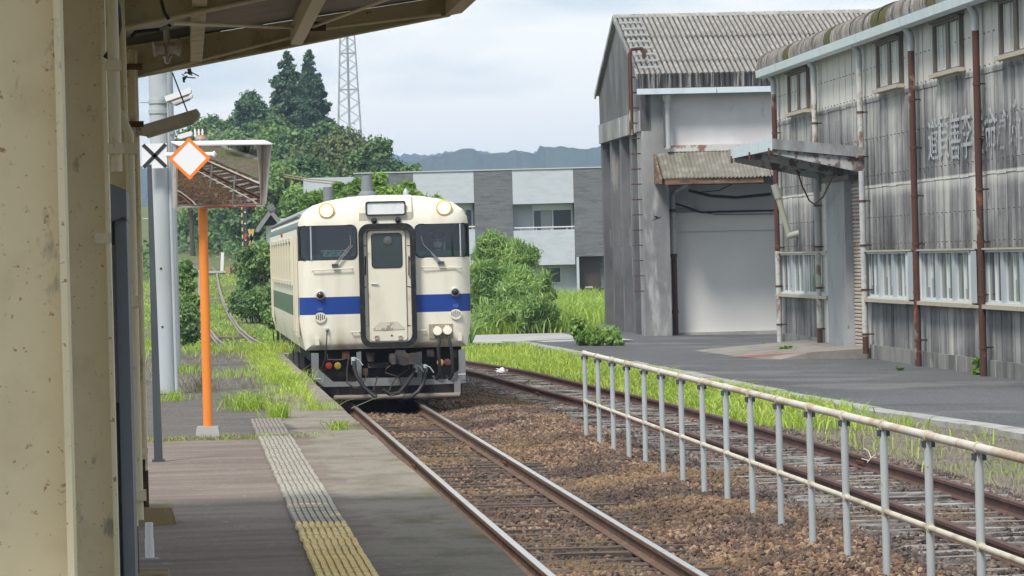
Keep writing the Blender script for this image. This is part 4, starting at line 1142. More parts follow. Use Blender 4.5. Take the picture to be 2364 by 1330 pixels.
# one-man sign behind the left windscreen
a = fc(338, 487, .05); b = fc(456, 452, .05); m_teal = mat("teal sign", (.07, .36, .28), .5)
sgn_ = MB().box(a[0], b[0], .045, .055, a[1], b[1]).build("one_man_sign", m_teal, train)
cx_, cz_ = (a[0] + b[0]) / 2, (a[1] + b[1]) / 2; wln = mat("sign white", (.85, .88, .86), .5)
tm = text_mesh("ワンマン", .118, .001); tm.materials.append(wln); link("lettering", tm, None, sgn_, (cx_, .042, cz_ + .004))
MB().ring(rrect(a[0], b[0], a[1], b[1], .01, 2), rrect(a[0]+.008, b[0]-.008, a[1]+.008, b[1]-.008, .008, 2), .041, .045).build("border", wln, sgn_)
# jumper sockets
q = [fc(896, 922), fc(1021, 842)]
jp = MB().box(q[0][0], q[1][0], -.012, .03, q[0][1], q[1][1]).build("jumper_panel", mat("grimy jumper panel", (.33, .29, .22), .6, layers=[((.2, .16, .12), 9, ONE, .45, .62, .7)]), train)
m_hose = mat("black hose", (.03, .03, .032), .55)
for cx, cy, hx in ((938, 888, 950), (991, 884, 1018)):
    c = fc(cx, cy); MB().lathe([(.07, .0), (.075, -.06), (.07, -.10), (.01, -.105)], (c[0], -.01, c[1]), (0, 1, -.25), 18).build("plug_cap", m_doorcream, jp, smooth=40)
    MB().box(c[0] - .035, c[0] + .03, -.07, -.01, c[1] + .04, c[1] + .1).build("plug_lid", m_doorcream, jp)
    e = fc(hx, 1080); e2 = fc(hx - 10, 1120)
    MB().tube([(c[0] + .01, -.08, c[1] - .06), (c[0] + .03, -.12, c[1] - .16), (e[0] - .02, -.12, e[1] + .35), (e[0], -.1, e[1] + .1), (e[0], -.05, e[1] - .1), (e2[0] - .03, .05, e2[1] - .06), (e2[0]-.06, .1, e2[1])], .026, 8).build("jumper_hose", m_hose, train, smooth=40)
q = fc(355, 872); MB().lathe([(.03, 0), (.032, -.04), (.012, -.07)], (q[0], 0, q[1]), (0, 1, 0), 12).build("cable_socket", m_galv, train, smooth=40)
MB().tube([(q[0], -.07, q[1] - .01), (q[0] - .01, -.09, q[1] - .15), (q[0] - .04, -.09, q[1] - .45), (q[0] - .1, -.05, q[1] - .62)], .010, 6).build("socket_cable", m_hose, train)
# roof fittings
m_roofgrey = mat("grey roof pipe", (.20, .215, .225), .6)
q = fc(629, 130); x, z = q
ch = MB().cyl((x, 4.0, 3.36), (x, 4.0, 3.36 + .42), .115, .085, 18).build("exhaust_stack", m_roofgrey, train, smooth=40)
MB().box(x - .33, x + .33, 3.8, 4.3, 3.40, 3.44).build("stack_plate", m_roofgrey, ch); MB().lathe([(.15, 0), (.14, .04), (.10, .08)], (x, 4.0, 3.44), (0, 0, 1), 18).build("stack_flange", m_roofgrey, ch, smooth=40)
for k in (-1, 1): MB().box(x + k*.25 - .02, x + k*.25 + .02, 3.85, 4.2, 3.34, 3.40).build("plate_foot", m_roofgrey, ch)
x, z = fc(422, 160); MB().cyl((x, 5.0, 3.2), (x, 5.0, 3.62), .085, .085, 16).build("roof_vent", m_roofgrey, train, smooth=40)
x, z = fc(810, 150); MB().lathe([(.1, 0), (.1, .03), (.05, .05), (.045, .1), (.015, .15)], (x, 2.0, 3.355), (0, 0, 1), 14).build("roof_antenna", m_galv, train, smooth=40)
# sides: windows, doors, lamps
m_alu = mat("cream window frame", (.64, .59, .46), .4)
for s in (-1, 1):
    for k in range(8):
        y0 = 3.05 + k * 1.86; wf = MB().ring([(y0, 1.95), (y0 + 1.36, 1.95), (y0 + 1.36, 2.74), (y0, 2.74)], [(y0 + .06, 2.01), (y0 + 1.30, 2.01), (y0 + 1.30, 2.68), (y0 + .06, 2.68)], 0, .05)
        wf.v = [(s * (1.374 + v[1]), v[0], v[2]) for v in wf.v]
        o = wf.build("side_window", m_alu, train)
        MB().box(s * 1.376 - .006, s * 1.376 + .006, y0 + .05, y0 + 1.31, 2.0, 2.69).build("pane", m_glassdark, o)
        MB().box(s * 1.376 - .016, s * 1.376 + .016, y0 + .05, y0 + 1.31, 2.40, 2.43).build("sash_rail", m_alu, o)
    for y0, y1 in ((.62, 1.22), (1.6, 2.65), (18.1, 19.2)):
        o = MB().box(s * 1.372 - .012, s * 1.372 + .012, y0, y1, 1.12, 2.78).build("side_door", m_doorcream, train)
        MB().box(s * 1.386 - .003, s * 1.386 + .003, y0 + .15, y1 - .15, 2.0, 2.6).build("door_window", m_glassdark, o)
        for yy in (y0 - .04, y1 + .04): MB().cyl((s * 1.392, yy, 1.2), (s * 1.392, yy, 2.75), .014, n=8).build("grab_rail", m_alu, o)
    for z in (2.80, 2.32):
        MB().box(s * 1.376 - .03, s * 1.376 + .04, 10.0, 10.14, z, z + .06).build("side_lamp", mat("red side lamp", (.45, .03, .02), .3), train)
    MB().cyl((s * 1.335, .5, 3.08), (s * 1.335, LEN - .2, 3.08), .03, n=8).build("rain_gutter", m_roofgrey, train)
# below the body: guard frame, coupler, hoses, caps, bogies
m_guard = mat("grey guard frame", (.20, .21, .215), .55, layers=[((.20, .19, .18), 5, ONE, .48, .66, .7)])
GYY = .02
def gpoly(pts, name, m, y0=GYY, y1=GYY + .05, par=None):
    return MB().prism([fu(*q, GYY) for q in pts], y0, y1).build(name, m, par or train)
gpoly([(205, 190), (298, 190), (300, 390), (480, 545), (760, 545), (830, 500), (1520, 490), (1640, 515), (1880, 512), (1960, 470), (2038, 400), (2035, 150), (2118, 140), (2124, 560), (1560, 585), (360, 610), (215, 480)], "guard_frame", m_guard)
for x0, x1, yb in ((770, 828, 520), (1520, 1580, 530)):
    gpoly([(x0, 180), (x1, 170), (x1 + 6, yb), (x0 + 6, yb + 5)], "guard_post", m_guard, GYY + .051, GYY + .10)
a, b = fu(490, 745), fu(2050, 708); MB().cyl((a[0], .0, a[1]), (b[0], .0, b[1]), .042, n=12).build("rail_guard_pipe", mat("worn brown pipe", (.23, .19, .15), .6), train, smooth=40)
for cx in (540, 700, 1000, 1400, 1750):
    q = fu(cx, 730); MB().cyl((q[0], .03, q[1]), (q[0], .06, q[1] + .16), .016, n=8).build("pipe_stay", m_dark_iron, train)
q = fu(2020, 615); MB().box(q[0] - .05, q[0] + .05, .0, .05, q[1] - .1, q[1] + .1).build("rail_cleaner", m_guard, train)
for cx, m, cy in ((430, (.30, .025, .02), 350), (540, (.42, .30, .03), 350), (1815, (.50, .34, .09), 310), (1905, (.24, .09, .08), 305)):
    q = fu(cx, cy); MB().lathe([(.055, .05), (.058, 0), (.05, -.02), (.01, -.03)], (q[0], .12, q[1]), (0, 1, 0), 18).build("hose_cap", mat("painted cap", m, .45, layers=[((.08, .05, .03), 20, ONE, .55, .66, .6)]), train, smooth=40)
m_coup = mat("dark coupler casting", (.045, .040, .040), .75, layers=[((.12, .09, .07), 8, ONE, .5, .66, .6)])
cp = empty("coupler", (0, 0, 0), 0, train)
def cpart(pts, y0, y1, nm_="coupler_body"): return MB().prism([fu(*q, -.25) for q in pts], y0, y1).build(nm_, m_coup, cp)
cpart([(1250, 190), (1270, 155), (1370, 155), (1385, 190), (1420, 200), (1420, 330), (1360, 345), (1255, 320)], -.30, .3)
cpart([(1178, 200), (1250, 195), (1250, 325), (1200, 330), (1175, 290)], -.40, -.1, "coupler_guard")
cpart([(1420, 195), (1520, 185), (1562, 260), (1500, 325), (1415, 325)], -.42, -.1, "coupler_knuckle")
cpart([(1390, 330), (1445, 330), (1435, 395), (1420, 395)], -.2, -.1, "coupler_pin")
gpoly([(890, 185), (1005, 185), (990, 300), (915, 300)], "draft_box", m_coup, .15, .5)
gpoly([(915, 320), (1180, 310), (1180, 370), (920, 380)], "draft_beam", m_coup, .2, .5)
hoses = [[(735, 290), (740, 380), (770, 480), (860, 610), (950, 690), (1010, 730)], [(1495, 380), (1450, 470), (1380, 580), (1290, 680), (1180, 700), (1090, 640)], [(1615, 380), (1615, 470), (1590, 570), (1530, 660), (1440, 730), (1340, 745)]]
for hpts in hoses:
    o = MB().tube([(*[fu(*q, -.15)[0]], -.15 - .03 * i, fu(*q, -.15)[1]) for i, q in enumerate(hpts)], .032, 9).build("brake_hose", m_hose, train, smooth=40)
    q = fu(*hpts[0], -.15); MB().cyl((q[0], -.14, q[1] - .06), (q[0], -.12, q[1] + .06), .04, .045, 12).build("hose_coupling", m_galv, o, smooth=40)
    q2 = fu(hpts[0][0] + 60, hpts[0][1] - 20, -.15); q3 = fu(hpts[0][0] + 110, hpts[0][1] + 50, -.15)
    MB().tube([(q[0], -.16, q[1] + .05), (q2[0], -.17, q2[1]), (q3[0], -.18, q3[1])], .010, 6).build("cock_handle", m_galv, o)
for pts in ([(675, 230), (650, 400), (650, 560), (740, 620), (830, 600), (890, 480), (890, 430)], [(1190, 345), (1140, 380), (1120, 430), (1280, 480), (1400, 400)], [(1030, 480), (1000, 580), (970, 660)], [(1270, 480), (1220, 560), (1170, 660)], [(405, 200), (410, 270), (520, 275), (620, 265), (630, 200)], [(1290, 470), (1330, 590), (1350, 700)]):
    MB().tube([(fu(*q, -.08)[0], -.08, fu(*q, -.08)[1]) for q in pts], .011, 6).build("thin_cable", mat("dull cable", (.07, .06, .055), .6), train, smooth=40)
for pts in ([(230, 508), (330, 508)], [(2025, 455), (2120, 450)]):
    MB().cyl((fu(*pts[0])[0], -.05, fu(*pts[0])[1]), (fu(*pts[1])[0], -.05, fu(*pts[1])[1]), .010, n=8).build("frame_bolt", m_galv, train)
for cx, cy in ((640, 215), (870, 420), (1690, 190), (2000, 195)):
    q = fu(cx, cy); MB().box(q[0] - .06, q[0] + .06, .12, .3, q[1] - .06, q[1] + .05).build("junction_box", m_rust if cx < 900 else m_coup, train)
MB().box(-1.22, 1.22, .32, .36, .12, .93).build("front_bulkhead", m_dark_iron, train)
MB().box(-1.2, 1.2, .4, LEN - .3, .72, .93).build("underframe", m_dark_iron, train)
for k, y in enumerate((4.9, 8.6, 12.2)):
    for s in (-1, 1): MB().box(min(s*.35, s*1.18), max(s*.35, s*1.18), y, y + 2.6, .30, .75).build("equipment_box", m_dark_iron, train)
for yb in (3.2, LEN - 3.2):
    bg_ = MB()
    for s in (-1, 1):
        bg_.box(s * .86 - .05, s * .86 + .05, yb - 1.6, yb + 1.6, .42, .62)
        for ya in (-1.05, 1.05): bg_.box(s * .90 - .1, s * .90 + .08, yb + ya - .18, yb + ya + .18, .30, .62)
    bg_.box(-.9, .9, yb - .2, yb + .2, .45, .7); bo = bg_.build("bogie", m_dark_iron, train)
    for ya in (-1.05, 1.05):
        ws = MB()
        for s in (-1, 1): ws.lathe([(.45, -.01), (.455, .02), (.43, .03), (.43, .11), (.1, .12)], (s * .5335 - s * .02, yb + ya, .43), (s, 0, 0), 28)
        ws.cyl((-.5, yb + ya, .43), (.5, yb + ya, .43), .07, n=12); ws.build("wheelset", m_dark_iron, bo)

# ------------------------------------------------------------------ the driver in the right half of the cab
dx = fc(935, 400, .95)[0]
drv = fempty("person", TR, dx, .74, 1.90)
tag(drv, "train driver in a dark cap and pale shirt seen through the right windscreen", 'person')
sk = bpy.data.meshes.new("body")
J = [(0, 0, 0), (0, -.02, .22), (0, -.02, .42), (0, -.02, .53), (0, -.03, .60), (0, -.045, .72), (0, -.04, .80),
     (-.16, -.02, .44), (-.24, -.06, .22), (-.16, -.30, .17), (-.10, -.38, .18), (.16, -.02, .44), (.25, -.08, .24), (.18, -.32, .22), (.10, -.40, .26)]
E = [(0, 1), (1, 2), (2, 3), (3, 4), (4, 5), (5, 6), (2, 7), (7, 8), (8, 9), (9, 10), (2, 11), (11, 12), (12, 13), (13, 14)]
rad = [.15, .145, .13, .06, .06, .088, .07, .062, .05, .036, .033, .062, .05, .036, .033]
sk.from_pydata(J, E, [])
bo = link("body", sk, mat("pale shirt and skin", (.42, .45, .50), .8), drv)
mdk = bo.modifiers.new("skin", 'SKIN'); bo.modifiers.new("smooth", 'SUBSURF').render_levels = 2
for i, r_ in enumerate(rad): sk.skin_vertices[0].data[i].radius = (r_, r_ * .85)
sk.skin_vertices[0].data[0].use_root = True
m_skin = mat("driver skin", (.36, .22, .16), .6)
MB().lathe([(.02, -.13), (.06, -.12), (.082, -.06), (.09, 0), (.085, .06), (.06, .10)], (0, -.05, .715), (0, 0, 1), 18).build("face", m_skin, drv, smooth=60)
MB().lathe([(.02, -.08), (.058, -.07), (.075, -.02), (.07, .012)], (0, -.085, .69), (0, 0, 1), 14).build("face_mask", mat("white face mask", (.62, .64, .68), .8), drv, smooth=60)
for s in (-1, 1): MB().lathe([(.004, -.006), (.012, 0), (.004, .006)], (s * .032, -.137, .735), (0, 1, 0), 8).build("eye", m_black, drv)
cap = MB().lathe([(.09, 0), (.098, .03), (.12, .075), (.10, .10), (.02, .105)], (0, -.05, .77), (0, -.1, 1), 20).build("peaked_cap", mat("dark cap", (.015, .017, .022), .7), drv, smooth=40)
MB().prism([(-.075, .0), (.075, .0), (.06, .012), (-.06, .012)], -.19, -.12).build("peak", m_black, cap, loc=(0, 0, .772))
m_glove = mat("white glove", (.62, .60, .60), .8)
for s, pz in ((-1, .18), (1, .26)):
    px_ = s * .10; hnd = MB().box(px_ - .035, px_ + .035, -.47, -.38, pz - .015, pz + .015).build("hand", m_glove, drv)
    for k in range(4):
        fx = px_ - .028 + k * .0185; ln = (.06, .07, .066, .05)[k]
        MB().tube([(fx, -.465, pz), (fx, -.465 - ln * .6, pz + .006), (fx, -.465 - ln, pz - .018)], [.0085, .008, .006], 6).build("finger", m_glove, hnd, smooth=60)
    MB().tube([(px_ - s * .034, -.41, pz), (px_ - s * .06, -.44, pz - .004), (px_ - s * .058, -.475, pz - .012)], [.010, .009, .007], 6).build("thumb", m_glove, hnd, smooth=60)
MB().cyl((.0, -.5, .2), (0.01, -.5, .46), .012, n=8).build("control_lever", m_galv, train, loc=(dx + .08, .85, 2.15))
# ------------------------------------------------------------------ the long shed on the right
def corr(wid, hgt, waves, amp, seg=4, slope=None):
    """upright corrugated sheet: x 0..wid, z 0..hgt, waves towards -y"""
    mb = MB(); n = waves * seg
    mb.grid(lambda x, z: (x, -amp * (.5 + .5 * math.cos(2 * math.pi * waves * x / wid)), z), [wid * k / n for k in range(n + 1)], [0, hgt])
    return mb
def streaky(name, clean, dirty, dark, bands, seedloc):
    """cement sheet with rain streaks; bands: (z_low, z_high, dirt at low, dirt at high)"""
    m = bpy.data.materials.new(name); m.use_nodes = True
    n = m.node_tree.nodes; l = m.node_tree.links.new; b = n['Principled BSDF']; b.inputs['Roughness'].default_value = .9; b.inputs['Specular IOR Level'].default_value = .2
    g = n.new('ShaderNodeNewGeometry'); s = n.new('ShaderNodeSeparateXYZ'); l(g.outputs['Position'], s.inputs[0])
    def noise(sc_, st, det=5, loc=0):
        mpn = n.new('ShaderNodeMapping'); mpn.inputs['Scale'].default_value = st; mpn.inputs['Location'].default_value = (loc, seedloc, loc); l(g.outputs['Position'], mpn.inputs[0])
        t = n.new('ShaderNodeTexNoise'); t.inputs['Scale'].default_value = sc_; t.inputs['Detail'].default_value = det; t.inputs['Roughness'].default_value = .6; l(mpn.outputs[0], t.inputs['Vector']); return t.outputs['Fac']
    def mr(f, lo, hi, a=0., k=1.):
        r = n.new('ShaderNodeMapRange'); r.inputs[1].default_value = lo; r.inputs[2].default_value = hi; r.inputs[3].default_value = a; r.inputs[4].default_value = k; l(f, r.inputs[0]); return r.outputs[0]
    def mixc(f, a, c):
        x = n.new('ShaderNodeMix'); x.data_type = 'RGBA'; l(f, x.inputs[0])
        for k, q in ((6, a), (7, c)):
            if isinstance(q, tuple): x.inputs[k].default_value = (*q, 1)
            else: l(q, x.inputs[k])
        return x.outputs[2]
    def mth(op, a, c):
        q = n.new('ShaderNodeMath'); q.operation = op
        for k, v in enumerate((a, c)):
            if isinstance(v, (int, float)): q.inputs[k].default_value = v
            else: l(v, q.inputs[k])
        return q.outputs[0]
    rp = n.new('ShaderNodeValToRGB'); e = rp.color_ramp.elements      # how grimy each height of the wall is
    while len(e) < len(bands): e.new(.5)
    for i, (z, d) in enumerate(bands): e[i].position = (z + .4) / 10.0; e[i].color = (d, d, d, 1)
    zz = mr(s.outputs[2], -.4, 9.6); l(zz, rp.inputs[0])
    st1 = noise(1.0, (.75, .75, .07)); st2 = noise(1.0, (2.6, 2.6, .22), loc=4); pat = noise(.33, (1, 1, 1.6), loc=9)
    var = mth('ADD', mth('ADD', mr(st1, .3, .7, -.27, .27), mr(st2, .3, .7, -.20, .20)), mr(pat, .3, .7, -.22, .22))
    tot = mth('ADD', rp.outputs[0], mth('MULTIPLY', var, mth('ADD', rp.outputs[0], .22)))
    c = mixc(mr(tot, .15, .62), clean, dirty); c = mixc(mr(tot, .58, 1.0), c, dark)
    c = mixc(mr(noise(14, (1, 1, .5), loc=2), .62, .74, 0, .35), c, (.55, .53, .49))
    l(c, b.inputs['Base Color'])
    return m
m_clad = streaky("rain-streaked cement sheet", (.56, .55, .515), (.235, .234, .233), (.07, .07, .072),
                 [(-.4, .85), (.15, .72), (.8, .66), (1.14, .48), (2.3, .80), (2.6, .74), (3.45, .60), (3.74, .22), (3.78, .76), (4.6, .68), (5.45, .50), (5.72, .66), (5.78, .14), (6.6, .10), (7.1, .24)], 0)
m_plinth = mat("stained plinth", (.24, .235, .22), .9, layers=[((.10, .10, .095), .9, (1, 1, .5), .42, .6, .9), ((.42, .41, .38), 1.7, (1, 1, .4), .58, .68, .8)], bump=(30, .3, .01))
shed = fempty("long_shed", FW)
tag(shed, "long two-storey shed clad in streaked corrugated cement sheets, rusty downpipes", 'shed')
def wx(px, py=572, yc=0.0): return FW.hit(px, py, yc)[0]
def wz(px, py, yc=0.0): return FW.hit(px, py, yc)[1]
X0, NS, SW = -.9, 39, .95
ROWS = [(5.66, 7.05, -.050), (3.70, 5.72, -.034), (2.26, 3.76, -.018), (.06, 1.14, -.002)]
DOOR0, DOOR1 = wx(1929), wx(1992)
rowme = []
for z0, z1, yo in ROWS:
    me = corr(SW + .03, z1 - z0, 7, .018).mesh("cladding_sheet"); me.materials.append(m_clad); rowme.append(me)
MB().box(X0, X0 + NS * SW, .05, 14, -.3, 7.1).build("wall_core", m_plinth, shed)
for (z0, z1, yo), me in zip(ROWS, rowme):
    for k in range(NS):
        x = X0 + k * SW
        if z0 < 3 and DOOR0 - SW * .6 < x < DOOR1 - .2: continue
        link("cladding_sheet", me, None, shed, (x, yo + random.uniform(-.003, .003), z0 + random.uniform(-.012, .012)), (0, 0, random.uniform(-.001, .001)))
nb = MB()
for zr in (6.42, 5.80, 4.82, 3.98, 3.02, 2.42):
    for k in range(int(NS * SW / .5)):
        x = X0 + .1 + k * .5; nb.box(x, x + .045, -.085, -.05, zr - .009, zr + .009)
tag(nb.build("nail_heads", mat("rusty nail", (.09, .075, .065), .8), shed), kind='stuff')
for k in range(13):
    x = X0 + k * 2.9
    if DOOR0 - 1.5 < x < DOOR1: continue
    MB().box(x, x + 2.88, -.075, .06, -.35, .10).build("plinth_block", m_plinth, shed)
# eaves gutter in sections and the rounded corrugated eaves above
for k in range(int(NS * SW / 1.15)):
    x = X0 - .3 + k * 1.15; g = MB(); g.prismx([(-.50, 6.98), (-.30, 6.95), (-.30, 7.17), (-.52, 7.17)], x, x + 1.125); g.build("gutter_section", m_bluewhite, shed)
MB().box(X0 - .2, X0 + NS * SW, -.32, -.06, 7.02, 7.10).build("soffit", m_plinth, shed)
m_eave = mat("mossy corrugated eaves", (.19, .175, .16), .95, layers=[((.33, .31, .29), 1.6, (3, 3, .6), .48, .62, .8), ((.07, .065, .055), 1.1, (3, 3, .8), .5, .64, .8)], bump=(20, .5, .02))
m_eavemoss = mat("dark moss eaves", (.075, .075, .03), .95, layers=[((.13, .12, .05), 6, ONE, .5, .66, .7)], bump=(20, .6, .02))
arc = [(-.42 - .02, 7.18), (-.46, 7.30), (-.42, 7.44), (-.30, 7.56), (-.10, 7.65), (.3, 7.74), (1.5, 7.98), (4, 8.5), (7, 9.1)]
mb = MB(); nW = 6 * 4
mb.grid(lambda i, x: (x, arc[i][0] - .028 * math.cos(2 * math.pi * 6 * x / 1.0) * (1 if i < 6 else 0), arc[i][1] + .028 * math.cos(2 * math.pi * 6 * x) * (0 if i < 2 else 1)), list(range(len(arc))), [k / nW for k in range(nW + 1)])
eme = mb.mesh("eaves_sheet", 60); eme.materials.append(m_eave); eme2 = eme.copy(); eme2.materials.clear(); eme2.materials.append(m_eavemoss)
for k in range(int(NS * SW)):
    link("eaves_sheet", eme2 if k % 7 in (5,) or k in (20, 33) else eme, None, shed, (X0 - .25 + k * 1.0, random.uniform(-.012, .012), random.uniform(-.01, .012)))
# upper windows
m_brown = mat("brown timber frame", (.12, .095, .08), .7); m_sill = mat("cream timber sill", (.44, .39, .30), .7, layers=[((.35, .28, .2), 6, ONE, .5, .66, .7)])
m_pane = mat("old window glass", (.10, .115, .12), .12, spec=.6); m_curtain = mat("pale curtain behind glass", (.50, .53, .54), .9); m_mull = mat("pale blue mullion", (.36, .41, .44), .6, layers=[((.48, .52, .53), 4, (1, 1, .3), .5, .65, .6)])
m_sash = mat("white sash", (.54, .56, .565), .6)
def wall_window(px0, px1, z0, z1, bays, style, py=572, par=None, fr=None):
    F = FW; par = par or shed
    a, b = wx(px0, py), wx(px1, py)
    o = MB().ring([(a, z0), (b, z0), (b, z1), (a, z1)], [(a + .14, z0 + .05), (b - .08, z0 + .05), (b - .08, z1 - .05), (a + .14, z1 - .05)], -.16, -.03).build("window", m_brown if style == 'u' else m_sash, par)
    MB().box(a - .06, b + .06, -.24, -.05, z0 - .07, z0 + .012).build("sill", m_sill, o)
    MB().box(a - .06, b + .06, -.22, -.05, z1, z1 + .035).build("head_board", m_brown if style == 'u' else m_sill, o)
    wdt = (b - a) / bays; rr = random.Random(int(px0))
    for k in range(bays + 1):
        xm = a + k * wdt; wm = .30 if style == 'l' else .34
        if style == 'l' or 0 < k < bays: MB().box(xm - wm / 2, xm + wm / 2, -.13, -.04, z0 + .02, z1 - .02).build("mullion", m_mull if style == 'l' else m_brown, o)
    for k in range(bays):
        xa = a + k * wdt + .17; xb = a + (k + 1) * wdt - .17
        MB().box(xa, xb, -.055, -.045, z0 + .04, z1 - .04).build("pane", m_pane, o)
        for q in (xa, (xa + xb) / 2 - .03, xb - .06):
            MB().box(q, q + .06, -.09, -.056, z0 + .03, z1 - .05).build("sash", m_sash, o)
        MB().box(xa + .06, xb - .06, -.09, -.056, z0 + .03, z0 + .09).build("sash", m_sash, o)
        for _ in range(2):
            c0 = rr.uniform(xa + .05, xb - .4); cw = rr.uniform(.08, .25); zb = z0 + rr.choice([.05, .05, .3, .5])
            MB().box(c0, c0 + cw, -.0562, -.0556, zb, z1 - .06).build("curtain", m_curtain, o)
    return o
for p0, p1 in ((1829, 1874), (2037, 2092), (2170, 2234), (2325, 2398)):
    wall_window(p0, p1, 5.86, 6.90, 2, 'u', 120)
for p0, p1, bays in ((1813, 1927, 4), (2012, 2109, 3), (2139, 2256, 3), (2287, 2420, 3)):
    wall_window(p0, p1, 1.17, 2.24, bays, 'l', 630)
MB().box(X0, DOOR0 - .1, -.17, .0, 1.10, 1.15).build("ledge", m_sill, shed)
MB().box(DOOR1 + .1, X0 + NS * SW, -.17, .0, 1.10, 1.15).build("ledge", m_sill, shed)
# blank panel, concrete jamb and slatted shutter of the side door
MB().box(wx(1907), DOOR0, -.08, .02, .02, 3.95).build("blank_panel", mat("clean cream panel", (.62, .60, .55), .8, layers=[((.48, .46, .42), 1.5, (1, 1, .3), .5, .66, .5)]), shed)
MB().box(DOOR0 + .02, wx(1973), -.22, .02, -.1, 3.95).build("concrete_jamb", mat("grey painted jamb", (.33, .345, .36), .7, layers=[((.24, .25, .26), 1.8, (1, 1, .5), .48, .64, .7), ((.13, .09, .06), 9, ONE, .66, .7, .8)]), shed)
m_shut = mat("pinkish slatted shutter", (.50, .42, .36), .6, layers=[((.36, .27, .21), 5, ONE, .5, .66, .6)])
so = empty("shutter", (0, 0, 0), 0, shed)
for k in range(44):
    z = .0 + k * .088; MB().prismx([(.0, z), (-.045, z + .02), (-.045, z + .06), (.0, z + .086)], wx(1973) + .02, wx(1992)).build("shutter_slat", m_shut, so)
MB().box(DOOR0, DOOR1, -.30, .0, 3.93, 4.05).build("door_lintel", m_brown, shed)
# downpipes
def downpipe(px, segs, r=.07, top=6.98):
    x = wx(px, 572, -.22); par = empty("downpipe", (x, -.22, 0), 0, shed)
    for z0, z1, m in segs: MB().cyl((0, 0, z0), (0, 0, z1), r, n=14).build("pipe_length", m, par, smooth=40)
    if top: MB().tube([(0, -.1, top), (0, -.08, top - .06), (0, -.02, top - .14), (0, 0, top - .22), (0, 0, top - .5)], r + .008, 12).build("pipe_elbow", m_galv, par, smooth=40)
    zs = np.arange(.35, segs[-1][1] - .2, 1.02) if segs[0][0] < segs[-1][0] else np.arange(.35, 6.4, 1.02)
    for z in zs:
        MB().cyl((0, 0, z - .025), (0, 0, z + .025), r + .012, n=12).build("pipe_collar", m_rust, par)
        MB().bar((.0, .06, z), (.0, .20, z), .025, .03).build("wall_pin", m_black, par)
    return par
downpipe(1795, [(-.18, 2.3, m_pipe_peel), (2.3, 6.6, m_pipe_rust)])
downpipe(1888, [(-.18, .35, m_pipe_rust), (.35, 2.35, m_pipe_peel), (2.35, 4.05, m_pipe_grey), (4.9, 6.6, m_pipe_peel)])
downpipe(1993, [(-.10, .3, m_pipe_rust), (.3, 1.7, m_pipe_peel), (1.7, 4.1, m_pipe_grey), (4.65, 6.6, m_pipe_peel)])
downpipe(2114, [(-.2, 6.6, m_pipe_rust)])
downpipe(2264, [(-.2, 6.6, m_pipe_rust)])
downpipe(2440, [(-.2, 6.6, m_pipe_rust)])
# faded white characters painted on the sheets
m_ink = bpy.data.materials.new("flaking white paint"); m_ink.use_nodes = True
def ink(m, cov):
    n = m.node_tree.nodes; l = m.node_tree.links.new; b = n['Principled BSDF']; b.inputs['Base Color'].default_value = (.50, .525, .55, 1); b.inputs['Roughness'].default_value = .8
    g = n.new('ShaderNodeNewGeometry'); mpn = n.new('ShaderNodeMapping'); mpn.inputs['Scale'].default_value = (5, 5, 2.4); l(g.outputs['Position'], mpn.inputs[0])
    t = n.new('ShaderNodeTexNoise'); t.inputs['Scale'].default_value = 1.6; t.inputs['Detail'].default_value = 4; l(mpn.outputs[0], t.inputs['Vector'])
    r = n.new('ShaderNodeMapRange'); r.inputs[1].default_value = cov; r.inputs[2].default_value = cov + .08; r.inputs[3].default_value = .72; r.inputs[4].default_value = 0; l(t.outputs['Fac'], r.inputs[0]); l(r.outputs[0], b.inputs['Alpha'])
ink(m_ink, .515)
m_ink2 = m_ink.copy(); m_ink2.node_tree.nodes['Map Range'].inputs[1].default_value = .40; m_ink2.node_tree.nodes['Map Range'].inputs[2].default_value = .5
for ch, px, py0, py1, mm in (("道", 2162, 274, 370, m_ink), ("頁", 2187, 266, 367, m_ink), ("善", 2213, 260, 370, m_ink), ("李", 2239, 252, 366, m_ink), ("委", 2268, 246, 358, m_ink), ("命", 2295, 240, 358, m_ink), ("倉", 2322, 236, 348, m_ink2), ("庫", 2352, 228, 340, m_ink2)):
    z1, z0 = wz(px, py0), wz(px, py1); xx = wx(px, (py0 + py1) / 2); tm = text_mesh(ch, 1.0, .004)
    co = np.array([v.co for v in tm.vertices]); mn, mxx = co.min(0), co.max(0)
    wch = 1.12 * (1.0 if px < 2310 else 1.1)
    for v in tm.vertices:
        v.co.x = ((v.co.x - mn[0]) / (mxx[0] - mn[0]) - .5) * wch; v.co.z = ((v.co.z - mn[2]) / (mxx[2] - mn[2])) * (z1 - z0)
    tm.materials.clear(); tm.materials.append(mm)
    # thicken the strokes a little with a second, shifted print
    for sx in (0,):
        link("painted_character", tm, None, shed, (xx + sx, -.075 - .004 * (sx > 0), z0))
